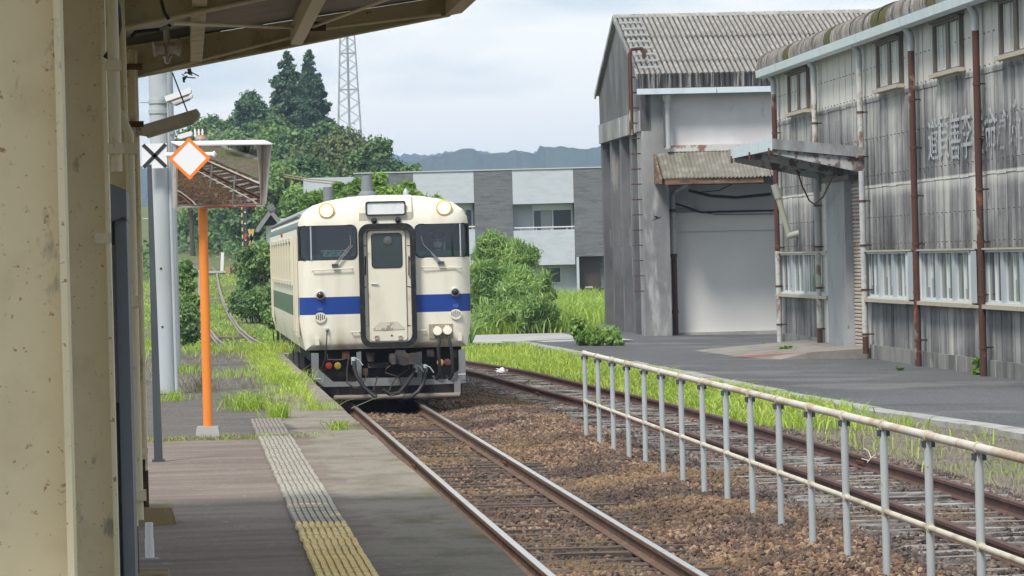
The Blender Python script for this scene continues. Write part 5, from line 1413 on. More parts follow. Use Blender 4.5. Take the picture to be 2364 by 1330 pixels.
# door awning
AX0, AX1, AP = wx(2005) - 7.3, wx(2005), 2.19
aw = fempty("door_awning", FW, (AX0 + AX1) / 2, 0, 4.4); tag(aw, "peeling flat awning over the shed's side door", 'awning')
aw_off = (AX0 + AX1) / 2; h = (AX1 - AX0) / 2
m_awn = mat("peeling grey awning", (.36, .37, .375), .75, layers=[((.10, .055, .04), 2.5, (1.5, 1.5, 1), .50, .56, .9), ((.50, .50, .49), 3, ONE, .55, .66, .7)])
mb = MB(); mb.prismx([(-AP, .46), (-.02, .14), (-.02, .22), (-AP, .50)], -h, h); mb.build("deck", m_awn, aw)
MB().box(-h - .03, h + .03, -AP - .03, -AP, .24, .52).build("front_fascia", m_bluewhite, aw)
m_awn2 = mat("stained awning side", (.30, .31, .32), .85, layers=[((.14, .14, .14), 2.2, (1, 1, .4), .45, .62, .8)])
for s in (-1, 1):
    mb = MB(); mb.prismx([(-AP, .27), (-AP, .51), (-.02, .27), (-.02, .02)], s * h - .03, s * h + .03); mb.build("side_fascia", m_awn2, aw)
for s in (-.97, 0, .97):
    mb = MB(); mb.prismx([(-AP + .05, .15), (-AP + .05, .26), (-.02, .02), (-.02, -.34)], s * h - .06, s * h + .06); mb.build("cantilever_beam", m_awn, aw)
MB().box(h - .05, h + .06, -.24, .0, .02, .2).build("end_block", m_concrete, aw)
for x in (-h + .2, 0, h - .2): MB().cyl((x, -AP - .04, .3), (x, -AP - .04, .12), .03, n=8).build("drip_spout", m_rust, aw)
# broken pipe hanging by the corner
t = empty("hanging_pipe", at(1787, 428, 101.5)); tag(t, "broken grey drainpipe hanging askew beside the shed corner", 'pipe')
O = Vector(t.location); q = [at(1787, 426, 101.5) - O, at(1797, 458, 101.5) - O, at(1823, 548, 101.5) - O]
m_gp = mat("greenish plastic pipe", (.33, .34, .28), .4)
MB().cyl(q[0], q[1], .095, n=14).build("socket", m_gp, t, smooth=40); MB().cyl(q[1], q[2], .075, n=14).build("length", m_gp, t, smooth=40)
MB().cyl(at(1822, 545, 101.5) - O, at(1850, 537, 101.2) - O, .085, n=14).build("elbow", m_gp, t, smooth=40)
MB().cyl(at(1772, 375, 101.5) - O, q[0], .010, n=6).build("wire", m_black, t)
t = empty("dangling_cable", at(1845, 400, 96)); tag(t, "dark slack cable drooping under the awning", 'cable'); O = Vector(t.location)
MB().tube([at(1840, 392, 96) - O, at(1852, 430, 96) - O, at(1868, 463, 95.5) - O, at(1880, 472, 95) - O, at(1900, 455, 94) - O, at(1925, 402, 92) - O], .02, 6).build("cable", m_rust, t)
# ramp at the side door
t = fempty("door_ramp", FW, (wx(1880) + wx(1992)) / 2, 0, 0); tag(t, "low concrete ramp with a faded red edge at the shed door", 'ramp')
h2 = (wx(1992) - wx(1880)) / 2 + 1.2; mb = MB()
m_ramp = mat("worn ramp concrete", (.27, .25, .22), .9, layers=[((.17, .16, .14), 1.2, ONE, .46, .62, .8)], bump=(30, .3, .01))
mb._add([(-h2, -.08, -.3), (h2, -.08, -.3), (h2, -2.7, -.3), (-h2, -3.4, -.3), (-h2, -.08, .02), (h2, -.08, .02), (h2, -1.5, -.04), (h2 - 1.5, -2.6, -.17), (-h2, -3.4, -.20)], [(4,5,6,7,8), (0,4,8,3), (1,2,6,5), (2,3,8,7), (2,7,6), (0,1,5,4), (0,3,2,1)])
mb.build("slab", m_ramp, t)
mb = MB(); mb._add([(h2 - .02, -1.48, -.035), (h2 - 1.5, -2.58, -.164), (h2 - 3.4, -2.95, -.175), (h2 - 1.9, -2.1, -.10)], [(0, 1, 2, 3)]); mb.build("red_paint", mat("worn red paint", (.27, .10, .08), .8), t)

# ------------------------------------------------------------------ the gabled shed behind
gab = fempty("gabled_shed", FG); tag(gab, "tall concrete shed with a grey corrugated gable roof and closed roller door", 'shed')
def gx(px, py=500, yc=0.0): return FG.hit(px, py, yc)[0]
def gz(px, py, yc=0.0): return FG.hit(px, py, yc)[1]
m_gwall = mat("stained render wall", (.30, .30, .295), .9, layers=[((.16, .165, .17), .5, (1, 1, .6), .42, .6, .9), ((.50, .50, .49), 1.5, (1.5, 1.5, .35), .55, .68, .7)], bump=(25, .2, .01))
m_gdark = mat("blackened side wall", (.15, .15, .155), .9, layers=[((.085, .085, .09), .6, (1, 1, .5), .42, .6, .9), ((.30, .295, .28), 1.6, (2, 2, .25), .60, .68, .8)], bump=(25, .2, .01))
m_gwhite = mat("off-white render", (.66, .65, .67), .85, layers=[((.50, .49, .50), .5, ONE, .45, .66, .6), ((.40, .39, .38), 2, (1, 1, .5), .62, .7, .6)])
GD = 12.5; EZ = 7.26; RZ = 9.80; XR = 22.0
MB().box(.26, XR, 1.3, GD - .2, -.3, EZ).build("wall_core", m_gwhite, gab)
xa, xb = gx(1548), gx(1800)
MB().box(0, gx(1545), 0, 1.3, -.3, gz(1520, 345)).build("corner_pier", m_gwall, gab)
MB().box(0, gx(1531, 280), 0, 1.3, gz(1520, 345), EZ - .05).build("upper_pier", m_gwall, gab)
MB().box(gx(1531, 280), XR, .22, 1.3, gz(1650, 345), EZ - .05).build("upper_wall", m_gwhite, gab)
MB().box(gx(1545), XR, .30, 1.3, gz(1650, 425), gz(1650, 345)).build("lintel_wall", m_gdark, gab)
MB().box(xb + .6, XR, .05, 1.3, -.3, gz(1650, 425)).build("side_wall", m_gwall, gab)
m_door = mat("grey roller door", (.68, .67, .65), .6, layers=[((.60, .59, .57), .5, (1, 1, .5), .42, .66, .7)])
rd = MB().box(xa, XR, 1.10, 1.28, -.10, gz(1650, 533, 1.1)).build("roller_door", m_door, gab)
MB().box(xa, XR, 1.02, 1.10, gz(1650, 533, 1.05), gz(1650, 490, 1.05)).build("door_box", m_door, gab)
MB().box(xa, XR, .95, 1.28, -.3, -.10).build("door_sill", m_concrete, gab)
# side wall with piers
MB().box(.26, .5, .4, GD - .2, -.3, 6.0).build("gable_side_wall", m_gdark, gab)
for y in (3.0, 6.1, 9.2):
    MB().box(0.02, .30, y, y + .55, -.3, 6.02).build("side_pier", m_gdark, gab)
MB().box(0, .45, GD - .5, GD, -.3, 6.02).build("side_pier", m_gdark, gab)
for y in (.9, 3.9, 7.0, 10.1):
    MB().box(.14, .30, y, y + 1.7, 2.55, 3.15).build("side_beam", m_gdark, gab)
mb = MB(); mb.prismx([(0, 6.0), (GD, 6.0), (GD, EZ + .35), (GD / 2, RZ - .05), (0, EZ + .35)], -.02, .3)
mb.build("gable_wall", m_gdark, gab)
mb = MB(); mb.box(-.06, -.02, .05, GD, 6.0, 6.62); mb.build("gable_band", m_gwall, gab)
# roof of corrugated sheets in courses
m_groof = mat("lichened corrugated roof", (.27, .255, .235), .95, layers=[((.40, .38, .35), 3.2, ONE, .46, .62, .75), ((.11, .10, .09), 6, ONE, .56, .68, .75)], bump=(18, .5, .02))
m_gfurrow = mat("dark roof furrow", (.085, .08, .07), .95, layers=[((.16, .15, .13), 4, ONE, .5, .64, .7)])  # darker colour for the valley faces of the roof sheets
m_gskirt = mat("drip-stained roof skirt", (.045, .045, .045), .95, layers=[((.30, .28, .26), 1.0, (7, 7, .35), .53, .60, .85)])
run0, run1, zA, zB = -.36, GD / 2, 7.68, RZ
NC = 5; slope = math.atan2(zB - zA, run1 - run0); SL = math.hypot(zB - zA, run1 - run0) / NC
SWD = .96; nwv = 6; amp = .085
mb = MB(); n = nwv * 6
mb.grid(lambda x, t: (x, t * math.cos(slope), t * math.sin(slope) + amp * .5 * math.cos(2 * math.pi * nwv * x / SWD)), [SWD * k / n for k in range(n + 1)], [0, SL + .12])
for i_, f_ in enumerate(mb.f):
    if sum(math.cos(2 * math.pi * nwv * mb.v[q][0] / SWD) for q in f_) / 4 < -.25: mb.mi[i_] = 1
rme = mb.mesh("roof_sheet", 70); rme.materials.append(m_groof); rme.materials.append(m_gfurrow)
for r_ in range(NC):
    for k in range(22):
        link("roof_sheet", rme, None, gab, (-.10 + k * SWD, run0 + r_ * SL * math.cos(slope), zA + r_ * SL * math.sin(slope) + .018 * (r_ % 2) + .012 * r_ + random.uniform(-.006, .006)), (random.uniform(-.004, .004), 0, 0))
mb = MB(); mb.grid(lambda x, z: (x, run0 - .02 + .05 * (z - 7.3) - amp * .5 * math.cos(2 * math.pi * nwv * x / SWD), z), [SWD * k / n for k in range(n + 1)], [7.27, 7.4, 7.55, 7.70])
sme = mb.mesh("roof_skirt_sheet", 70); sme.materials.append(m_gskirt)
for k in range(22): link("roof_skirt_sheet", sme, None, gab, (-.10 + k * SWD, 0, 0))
mb = MB(); mb.prismx([(GD / 2, RZ - .03), (GD + .35, 7.66), (GD + .35, 7.6), (GD / 2, RZ - .1)], -.10, XR); mb.build("back_roof", m_groof, gab)
mb = MB(); mb.prismx([(GD / 2 - .2, RZ - .02), (GD / 2, RZ + .10), (GD / 2 + .2, RZ - .02)], -.11, XR); mb.build("ridge_cap", m_groof, gab)
for a, b in (((-.36, 7.62), (GD / 2, RZ - .01)), ((GD / 2, RZ - .01), (GD + .36, 7.58))):
    MB().bar((-.12, a[0], a[1]), (-.12, b[0], b[1]), .05, .16).build("verge_board", m_gwall, gab)
for k in range(9):
    MB().box(-.15 + k * 2.4, -.15 + k * 2.4 + 2.38, -.52, -.34, 7.08, 7.25).build("gutter_section", m_bluewhite, gab)
mb = MB(); 
for k in range(9):                                   # snow-guard ladder on the verge
    t_ = (k + .5) / 9; y = run0 + (run1 - run0) * t_; z = zA + (zB - zA) * t_ + .1; MB().box(-.05, .65, y - .03, y + .03, z, z + .05).build("roof_rung", m_galv, gab)
# drain pipes of the gabled shed
x = gx(1542, 270, -.15); dp = empty("downpipe", (x, -.12, 0), 0, gab)
MB().tube([(0, -.25, 7.1), (0, -.1, 6.9), (0, 0, 6.75), (0, 0, 5.45)], .075, 12).build("pipe_length", m_pipe_grey, dp, smooth=40)
MB().lathe([(.15, 0), (.14, .12), (.08, .22), (.11, .3), (.075, .4)], (0, 0, 7.05), (0, 0, -1), 12).build("hopper", m_pipe_grey, dp, smooth=40)
x = gx(1556, 600, .55); dp = empty("downpipe", (x, .55, 0), 0, gab)
MB().cyl((0, 0, -.2), (0, 0, 2.2), .085, n=14).build("pipe_length", m_pipe_rust, dp, smooth=40); MB().cyl((0, 0, 2.2), (0, 0, 3.6), .085, n=14).build("pipe_length", m_pipe_peel, dp, smooth=40)
MB().tube([(0, 0, 3.6), (0, 0, 4.05), (.1, -.05, 4.2), (.45, -.2, 4.4)], .075, 12).build("pipe_elbow", m_pipe_grey, dp, smooth=40)
for z in (.5, 2.2, 3.55): MB().cyl((0, 0, z), (0, 0, z + .1), .105, n=12).build("pipe_collar", m_rust, dp)
# lean-to roof over the roller door
m_lean = mat("mossy lean-to sheet", (.19, .175, .15), .95, layers=[((.12, .115, .075), .5, (1, 1, 1), .5, .64, .6), ((.30, .28, .25), 3, (1, 1, .5), .5, .64, .7)])
lx0, lx1 = gx(1497, 345, -.1), gx(1800, 345, -.1); LO, LZ0, LZ1 = -1.55, gz(1640, 410, -1.55), gz(1640, 345, .2)
mb = MB(); n = 6 * 6
sl2 = .93; mb.grid(lambda x, t: (x, .2 + t * (LO - .2), LZ1 + t * (LZ0 - LZ1) + .022 * math.cos(2 * math.pi * 8 * x / sl2)), [sl2 * k / n for k in range(n + 1)], [0, .35, .7, 1.0])
lme = mb.mesh("lean_to_sheet", 70); lme.materials.append(m_lean)
nl = int((lx1 - lx0) / sl2)
for k in range(nl): link("lean_to_sheet", lme, None, gab, (lx0 + k * sl2 + .25, random.uniform(-.03, .03), random.uniform(-.012, .012)))
m_rbeam = mat("rotten rusty beam", (.20, .12, .07), .9, layers=[((.07, .045, .035), 3, (1, 1, 2), .46, .6, .9), ((.36, .30, .22), 4, (1, 1, 2), .57, .66, .8)])
MB().box(gx(1535, 415, -1.45), gx(1762, 415, -1.45), -1.5, -1.38, gz(1640, 424, -1.45), gz(1640, 408, -1.45)).build("fascia_beam", m_rbeam, gab)
MB().box(lx0 + .2, lx1, .05, .2, LZ1 - .05, LZ1 + .14).build("flashing", mat("rust-streaked flashing", (.55, .54, .52), .7, layers=[((.24, .09, .05), 1.2, (1.5, 1.5, 2), .52, .58, .9)]), gab)
for px in (1533, 1590, 1762):
    xx = gx(px, 410, -.8); MB().bar((xx, .3, LZ0 - .1), (xx, LO + .1, LZ0 - .06), .09, .14).build("bracket_beam", m_rust, gab)
mb = MB(); mb.prismx([(.2, LZ1), (LO, LZ0), (LO, LZ0 - .16), (.2, LZ0 - .1)], lx0 + .16, lx0 + .22); mb.build("verge_panel", m_rbeam, gab)
# netting that droops in the mouth of the bay
m_net = mat("black netting", (.012, .012, .014), .9)
for k, (pts, r_) in enumerate(((((1590, 440), (1640, 452), (1700, 456), (1780, 448)), .045), (((1560, 470), (1620, 490), (1700, 488), (1792, 486)), .03), (((1600, 445), (1660, 440), (1690, 425)), .015), (((1565, 480), (1650, 495), (1792, 494)), .012))):
    MB().tube([Vector((gx(*q, .9), .9, gz(*q, .9))) for q in pts], r_, 6).build("rolled_net", m_net, gab, smooth=40)
# rusty ladder on the corner
t = fempty("wall_ladder", FG, -.25, .25, 0); tag(t, "rusty cat ladder with a hooked top on the gabled shed's corner", 'ladder')
for dy in (0, .38):
    MB().tube([(0, dy, 5.9), (0, dy, 8.35), (.06, dy, 8.48), (.35, dy - .05, 8.5), (.42, dy - .1, 8.4), (.43, dy - .1, 8.2)], .045, 8).build("hooked_rail", m_pipe_rust, t, smooth=40)
for k in range(15):
    z = 1.2 + k * .46
    o = MB().tube([(.24, .0, z), (-.02, .0, z), (-.02, .4, z), (.24, .4, z)], .016, 6).build("rung", m_rust, t)
# swallow crossing in front of the pier
t = empty("bird", at(1517, 504, 112.0)); tag(t, "small dark bird flying past the shed's corner pier", 'bird')
m_bird = mat("dark plumage", (.03, .03, .034), .7)
MB().tube([(-.125, 0, -.055), (-.09, 0, -.04), (-.03, 0, -.012), (.03, 0, .008), (.065, 0, .018), (.09, 0, .02), (.105, 0, .018)], [.006, .012, .024, .03, .024, .018, .003], 10).build("body", m_bird, t, smooth=60)
mb = MB(); mb._add([(.03, -.01, .02), (-.02, -.01, .015), (-.085, -.10, .055), (-.06, -.09, .068), (.0, -.05, .045)], [(0, 1, 2, 3, 4)]); mb._add([(.03, -.01, .026), (-.02, -.01, .021), (-.085, -.10, .059), (-.06, -.09, .073), (.0, -.05, .051)], [(4, 3, 2, 1, 0)]); mb.build("wing", m_bird, t)
mb = MB(); mb._add([(.03, .01, .02), (-.02, .01, .015), (-.08, .11, .03), (-.05, .10, .045), (.0, .05, .035)], [(0, 1, 2, 3, 4)]); mb._add([(.03, .01, .026), (-.02, .01, .021), (-.08, .11, .034), (-.05, .10, .05), (.0, .05, .041)], [(4, 3, 2, 1, 0)]); mb.build("wing", m_bird, t)
mb = MB(); mb.prism([(-.11, -.045), (-.165, -.078), (-.15, -.064), (-.172, -.064), (-.115, -.036)], -.012, .012); mb.build("tail", m_bird, t)

# ------------------------------------------------------------------ pale and dark terraced house
FH = Frame(at(900, 500, 185).x, 185.0, 0.004)
hs = fempty("terraced_house", FH, 0, 0, 0); tag(hs, "modern flat-roofed house of alternating pale and dark grey bays", 'house')
def hp(px, py, yc=0.0): return FH.hit(px, py, yc)
m_hl = mat("pale grey panel", (.50, .53, .58), .8, layers=[((.42, .45, .50), 2.0, (.8, .8, 3), .45, .65, .7)], bump=(6, .3, .01))
m_hd = mat("dark stacked panel", (.16, .165, .175), .85, layers=[((.11, .112, .12), 1.6, (.9, .9, 6), .45, .62, .8), ((.23, .235, .24), 2.2, (.9, .9, 6), .58, .68, .6)], bump=(8, .4, .02))
m_hframe = mat("silver window frame", (.55, .57, .57), .4, .2); m_hglass = mat("house window glass", (.07, .08, .085), .06, spec=.6)
m_hdoor = mat("brown front door", (.07, .05, .045), .5)
zt = hp(1200, 392)[1]; zb = -.3
def hx(px): return hp(px, 500)[0]
MB().box(hx(700), hx(1560), .9, 9, zb, zt - .12).build("core", m_hl, hs)
for a, b in ((820, 955), (1096, 1184), (1326, 1420)):
    MB().box(hx(a), hx(b), 0, .9, zb if a < 1300 else hp(1350, 592)[1], zt).build("dark_bay", m_hd, hs)
for a, b in ((955, 1096), (1184, 1326)):
    zs = [zt, hp((a + b) / 2, 470)[1], hp((a + b) / 2, 531)[1], hp((a + b) / 2, 612)[1]]
    MB().box(hx(a) + .01, hx(b) - .01, .02, .9, zs[1], zs[0] - .01).build("upper_panel", m_hl, hs)
    MB().box(hx(a) + .01, hx(b) - .01, .02, .30, zs[3], zs[2]).build("balcony_wall", m_hl, hs)
    MB().box(hx(a) + .01, hx(b) - .01, .30, .9, zs[3], zs[3] + .15).build("balcony_floor", m_hl, hs)
    MB().cyl((hx(a), .12, zs[2] + .12), (hx(b), .12, zs[2] + .12), .035, n=8).build("balcony_rail", m_hframe, hs)
    for k in range(4): q = hx(a) + (hx(b) - hx(a)) * (k + .5) / 4; MB().cyl((q, .12, zs[2]), (q, .12, zs[2] + .12), .02, n=6).build("rail_post", m_hframe, hs)
    w0, w1 = hp(b - 97, 500, .85)[0], hp(b - 4, 500, .85)[0]
    wo_ = MB().ring([(w0, zs[2] - .3), (w1, zs[2] - .3), (w1, zs[1] - .12), (w0, zs[1] - .12)], [(w0 + .08, zs[2] - .2), (w1 - .08, zs[2] - .2), (w1 - .08, zs[1] - .2), (w0 + .08, zs[1] - .2)], .82, .93).build("window", m_hframe, hs)
    MB().box(w0 + .08, w1 - .08, .885, .895, zs[2] - .2, zs[1] - .3).build("pane", m_hglass, wo_)
    MB().box((w0 + w1) / 2 - .04, (w0 + w1) / 2 + .04, .84, .885, zs[2] - .2, zs[1] - .3).build("meeting_stile", m_hframe, wo_)
    MB().box(w0, w1, .70, .86, zs[1] - .32, zs[1] - .02).build("shutter_box", m_hframe, wo_)
    MB().box(w0 + .4, w0 + .9, .876, .884, zs[2] - .2, zs[1] - .34).build("curtain", mat("sheer curtain", (.36, .38, .38), .9), wo_)
    g0, g1 = hp(a + 72, 640, .9)[0], hp(a + 112, 640, .9)[0]; y0, y1 = hp(a + 90, 654, .9)[1], hp(a + 90, 616, .9)[1]
    gw = MB().ring([(g0, y0), (g1, y0), (g1, y1), (g0, y1)], [(g0 + .05, y0 + .05), (g1 - .05, y0 + .05), (g1 - .05, y1 - .05), (g0 + .05, y1 - .05)], .84, .93).build("ground_window", m_hframe, hs)
    MB().box(g0 + .05, g1 - .05, .88, .895, y0 + .05, y1 - .05).build("pane", m_hglass, gw)
MB().box(hx(818), hx(1422), -.04, .94, zt, zt + .05).build("parapet_cap", m_hframe, hs)
d0, d1 = hp(1338, 640, .6)[0], hp(1384, 640, .6)[0]
dd_ = MB().box(d0, d1, .6, .7, zb, hp(1360, 593, .6)[1]).build("front_door", m_hdoor, hs)
q = hp(1360, 663, .6); MB().box(q[0] - .18, q[0] + .18, .585, .6, q[1] - .04, q[1] + .04).build("letter_slot", m_hframe, dd_)
MB().box(d0 - .05, hx(1420), .72, .95, zb, hp(1360, 592)[1]).build("entrance_wall", m_hd, hs)
MB().box(d0 - .14, d0 - .02, .02, .9, zb, hp(1360, 592)[1]).build("entrance_pier", m_hl, hs)
q = hp(1393, 670, .6); MB().box(q[0] - .12, q[0] + .12, .5, .72, q[1] - .1, q[1] + .1).build("meter_box", m_black, hs)

# ------------------------------------------------------------------ pipe railing between the tracks
FF = Frame(.98, 51.0, math.atan2(-1, .0767))
fen = fempty("pipe_railing", FF); tag(fen, "long grey pipe railing with rust-streaked rails between the two tracks", 'railing')
m_post = mat("grey railing paint", (.42, .45, .46), .45, layers=[((.34, .36, .365), 4, (1, 1, .3), .48, .66, .6), ((.22, .13, .07), 20, ONE, .66, .70, .7)])
m_toprail = mat("rust-streaked top rail", (.58, .54, .47), .55, layers=[((.42, .28, .18), 1.4, ONE, .50, .62, .8), ((.26, .13, .07), 5, ONE, .61, .70, .6)])
m_midrail = mat("stained mid rail", (.55, .51, .41), .55, layers=[((.30, .22, .13), 2.2, ONE, .5, .64, .7)])
sp = 1.775; pm = MB().cyl((0, 0, -.25), (0, 0, 1.0), .029, n=14).mesh("post", 40); pm.materials.append(m_post)
cm = MB().tube([(-.035, 0, 1.035), (.035, 0, 1.035)], .040, 12).mesh("rail_clamp", 40); cm.materials.append(m_midrail)
cm2 = MB().tube([(-.03, 0, .40), (.03, 0, .40)], .032, 12).mesh("rail_clamp", 40); cm2.materials.append(m_midrail)
um = MB().box(-.022, .022, -.045, .045, .955, 1.0).mesh("clamp_bolt"); um.materials.append(m_char)
for k in range(28):
    x = -.6 + k * sp; a = (random.uniform(-.006, .006), random.uniform(-.006, .006), 0)
    po = link("post", pm, None, fen, (x, 0, 0), a)
    link("rail_clamp", cm, None, po); link("rail_clamp", cm2, None, po); link("clamp_bolt", um, None, po)
    if k < 27:
        MB().cyl((x + .0, 0, 1.035), (x + sp, 0, 1.035), .031, n=14).build("top_rail", m_toprail, fen, smooth=40)
        MB().cyl((x + .0, 0, .40), (x + sp, 0, .40), .022, n=12).build("mid_rail", m_midrail, fen, smooth=40)
# ------------------------------------------------------------------ foliage builders
def leaf_quads(P, N, Lg, Wd):
    """rhombic leaves at P facing N"""
    n = len(P)
    N = N / np.maximum(1e-6, np.linalg.norm(N, axis=1, keepdims=True))
    r = rng.normal(size=(n, 3)); u = np.cross(N, r); u /= np.maximum(1e-6, np.linalg.norm(u, axis=1, keepdims=True)); v = np.cross(N, u)
    Lg = np.asarray(Lg).reshape(-1, 1) * rng.uniform(.7, 1.3, (n, 1)); Wd = np.asarray(Wd).reshape(-1, 1) * rng.uniform(.7, 1.3, (n, 1))
    bend = N * Lg * .12
    V = np.stack([P - u * Lg * .5 - bend, P - v * Wd * .5, P + u * Lg * .5 - bend, P + v * Wd * .5], 1).reshape(-1, 3)
    F = np.arange(4 * n).reshape(n, 4)
    return V, F
def rdir(n):
    d = rng.normal(size=(n, 3)); return d / np.linalg.norm(d, axis=1, keepdims=True)
def blob_leaves(cs, rs, nleaf, up=.25, flat=.8, inner=.35):
    cs = np.asarray(cs, float); rs = np.asarray(rs, float)
    wgt = rs ** 2; idx = rng.choice(len(cs), nleaf, p=wgt / wgt.sum())
    d = rdir(nleaf); d[:, 2] = np.abs(d[:, 2]) * np.where(rng.random(nleaf) < .78, 1, -1)
    rad = rs[idx] * (inner + (1.0 - inner) * rng.random(nleaf) ** .5) * (1 + .16 * rng.normal(size=nleaf))
    P = cs[idx] + d * rad[:, None] * np.array([1, 1, flat])
    N = d * .7 + rng.normal(size=(nleaf, 3)) * .6 + np.array([0, 0, up])
    return P, N
def ellipsoid_blobs(c, r, n, br, seed):
    rr = np.random.default_rng(seed); d = rr.normal(size=(n, 3)); d /= np.linalg.norm(d, axis=1, keepdims=True)
    k = rr.uniform(.35, .86, (n, 1)); cs = np.array(c) + d * k * np.array(r); rs = rr.uniform(.7, 1.25, n) * br
    return cs, rs
def trunk_mesh(base, top, r0, limbs, seed):
    rr = random.Random(seed); mb = MB(); b = Vector(base); t = Vector(top); mid = (b + t) / 2 + Vector((rr.uniform(-.1, .1), rr.uniform(-.1, .1), 0)) * (t - b).length * .3
    mb.tube([b, (b * 2 + mid) / 3, mid, t], [r0, r0 * .8, r0 * .62, r0 * .3], 9)
    for q in limbs:
        q = Vector(q); s = b.lerp(t, rr.uniform(.45, .9)); m_ = (s + q) / 2 + Vector((0, 0, (q - s).length * .12))
        mb.tube([s, m_, q], [r0 * .38, r0 * .22, r0 * .06], 6)
    return mb
m_bark = mat("tree bark", (.09, .07, .055), .95, layers=[((.05, .04, .03), 6, (2, 2, .4), .45, .6, .8)])
L_DARK = leafmat("dark evergreen leaves", [(0.038, 0.076, 0.024), (0.076, 0.146, 0.037), (0.14, 0.24, 0.058), (0.263, 0.354, 0.103)], .25)
L_CEDAR = leafmat("cedar needles", [(0.031, 0.068, 0.033), (0.059, 0.118, 0.048), (0.099, 0.175, 0.061), (0.168, 0.238, 0.101)], .2)
L_MID = leafmat("mid green leaves", [(0.067, 0.125, 0.032), (0.131, 0.233, 0.052), (0.235, 0.355, 0.086), (0.394, 0.487, 0.164)], .32)
L_PALE = leafmat("pale green leaves", [(0.09, 0.165, 0.048), (0.157, 0.261, 0.081), (0.256, 0.358, 0.138), (0.36, 0.454, 0.212)], .35)
L_OLIVE = leafmat("olive oak leaves", [(0.049, 0.077, 0.021), (0.108, 0.144, 0.038), (0.192, 0.226, 0.059), (0.293, 0.316, 0.105)], .25)
L_VINE = leafmat("yellow-green vine leaves", [(0.072, 0.15, 0.018), (0.158, 0.275, 0.031), (0.263, 0.413, 0.05), (0.407, 0.537, 0.106)], .4)
L_BAMB = leafmat("bamboo grass leaves", [(0.098, 0.182, 0.041), (0.187, 0.317, 0.073), (0.305, 0.465, 0.112), (0.49, 0.636, 0.206)], .35)
L_GRASS = leafmat("fresh grass blades", [(0.166, 0.264, 0.029), (0.316, 0.449, 0.047), (0.499, 0.634, 0.07), (0.666, 0.739, 0.156)], .45, scale=.9)
L_FIELD = leafmat("lush field grass", [(0.123, 0.228, 0.029), (0.267, 0.409, 0.057), (0.452, 0.605, 0.09), (0.678, 0.757, 0.163)], .45, scale=.5)
L_DRY = leafmat("dry weeds", [(.16, .13, .07), (.27, .22, .13), (.36, .32, .20), (.22, .24, .08)], .3)
TREE_N = [0]
def tree(kind, px, pt_, pb, wpx, D, label, lm, n=6500, leaf=.34, trunk=.22, nb=34, group='trees on the slope behind the station'):
    TREE_N[0] += 1; seed = TREE_N[0] * 11
    zt, zb = at(px, pt_, D).z, at(px, pb, D).z; X = at(px, (pt_ + pb) / 2, D).x; wid = wpx * D / FPX
    gz = ground_z(X, D); zb = max(zb - .25 * (zt - zb) * (kind != 'cedar_tree'), gz + .3); wid *= 1.12
    t = empty(kind, (X, D, gz)); tag(t, label, 'tree', group); O = np.array([X, D, gz])
    if kind == "cedar_tree":
        H = zt - zb; cs = []; rs = []; rr = np.random.default_rng(seed)
        for k in range(nb * 5):
            h = (k + .5) / (nb * 5); Rr = wid / 2 * 1.1 * (1 - h) ** .66 * (.75 + .35 * rr.random()); a = rr.uniform(0, 6.28); q = rr.uniform(.15, .95) ** .7
            b = max(.16, wid * .145 * (1 - h) ** .6); cs.append((X + math.cos(a) * Rr * q, D + math.sin(a) * Rr * q, zb + h * H - b * .25)); rs.append(b)
        cs, rs = np.array(cs), np.array(rs)
        P, N = blob_leaves(cs, rs, n, .1, .75, .4); V, F = leaf_quads(P, N, leaf, leaf * .42)
        top = (0, 0, zt - gz - .2); limbs = [tuple(c - O) for c in cs[::14]]
    else:
        r = (wid / 2, wid / 2 * .9, (zt - zb) / 2); c = (X, D, (zt + zb) / 2); br = min(r[0], r[2]) * .46
        cs, rs = ellipsoid_blobs(c, (r[0] * .95, r[1] * .9, r[2] * .95), nb, br, seed)
        P, N = blob_leaves(cs, rs, n); V, F = leaf_quads(P, N, leaf, leaf * .6)
        top = (0, 0, c[2] - gz); limbs = [tuple(q - O) for q in cs[:7]]
    trunk_mesh((0, 0, -.2), top, trunk, limbs, seed).build("trunk", m_bark, t, smooth=50)
    np_mesh("crown", V - O, F, lm, t)
    return t
tree("cedar_tree", 664, 120, 350, 128, 330, "tall pointed cedar, left one of the pair on the hill", L_CEDAR, 22000, .40, .28, 40)
tree("cedar_tree", 716, 116, 335, 106, 336, "tall pointed cedar, right one of the pair on the hill", L_CEDAR, 20000, .40, .28, 38)
tree("broadleaf_tree", 578, 205, 320, 78, 325, "single rounded dark tree standing left of the cedars", L_CEDAR, 7000, .36)
tree("broadleaf_tree", 628, 262, 400, 96, 322, "dark filler tree between the rounded tree and the left cedar", L_DARK, 7000, .38)
tree("broadleaf_tree", 752, 262, 400, 90, 318, "dark tree at the right cedar's foot, left of the mast", L_DARK, 7000, .38)
tree("broadleaf_tree", 497, 256, 360, 92, 345, "low dark tree on the skyline above the mirror", L_DARK, 5500, .40)
tree("broadleaf_tree", 549, 262, 360, 74, 350, "small dark skyline tree beside the rounded one", L_DARK, 4500, .40)
tree("broadleaf_tree", 446, 280, 380, 90, 340, "leftmost skyline tree, beside the lamp poles", L_DARK, 5000, .40)
tree("broadleaf_tree", 520, 286, 440, 130, 306, "pale green spreading tree directly above the mirror hood", L_PALE, 8500, .38)
tree("broadleaf_tree", 612, 282, 430, 120, 308, "pale green tree below the left cedar", L_MID, 8500, .38)
tree("broadleaf_tree", 680, 300, 430, 100, 300, "mid green tree in front of the cedars' trunks", L_DARK, 7000, .38)
tree("broadleaf_tree", 440, 300, 470, 100, 292, "mid green tree half hidden by the concrete poles", L_MID, 6000, .36)
tree("broadleaf_tree", 775, 275, 480, 190, 266, "largest dark oak-like tree, right of the cedars", L_OLIVE, 15000, .36, .3, 40)
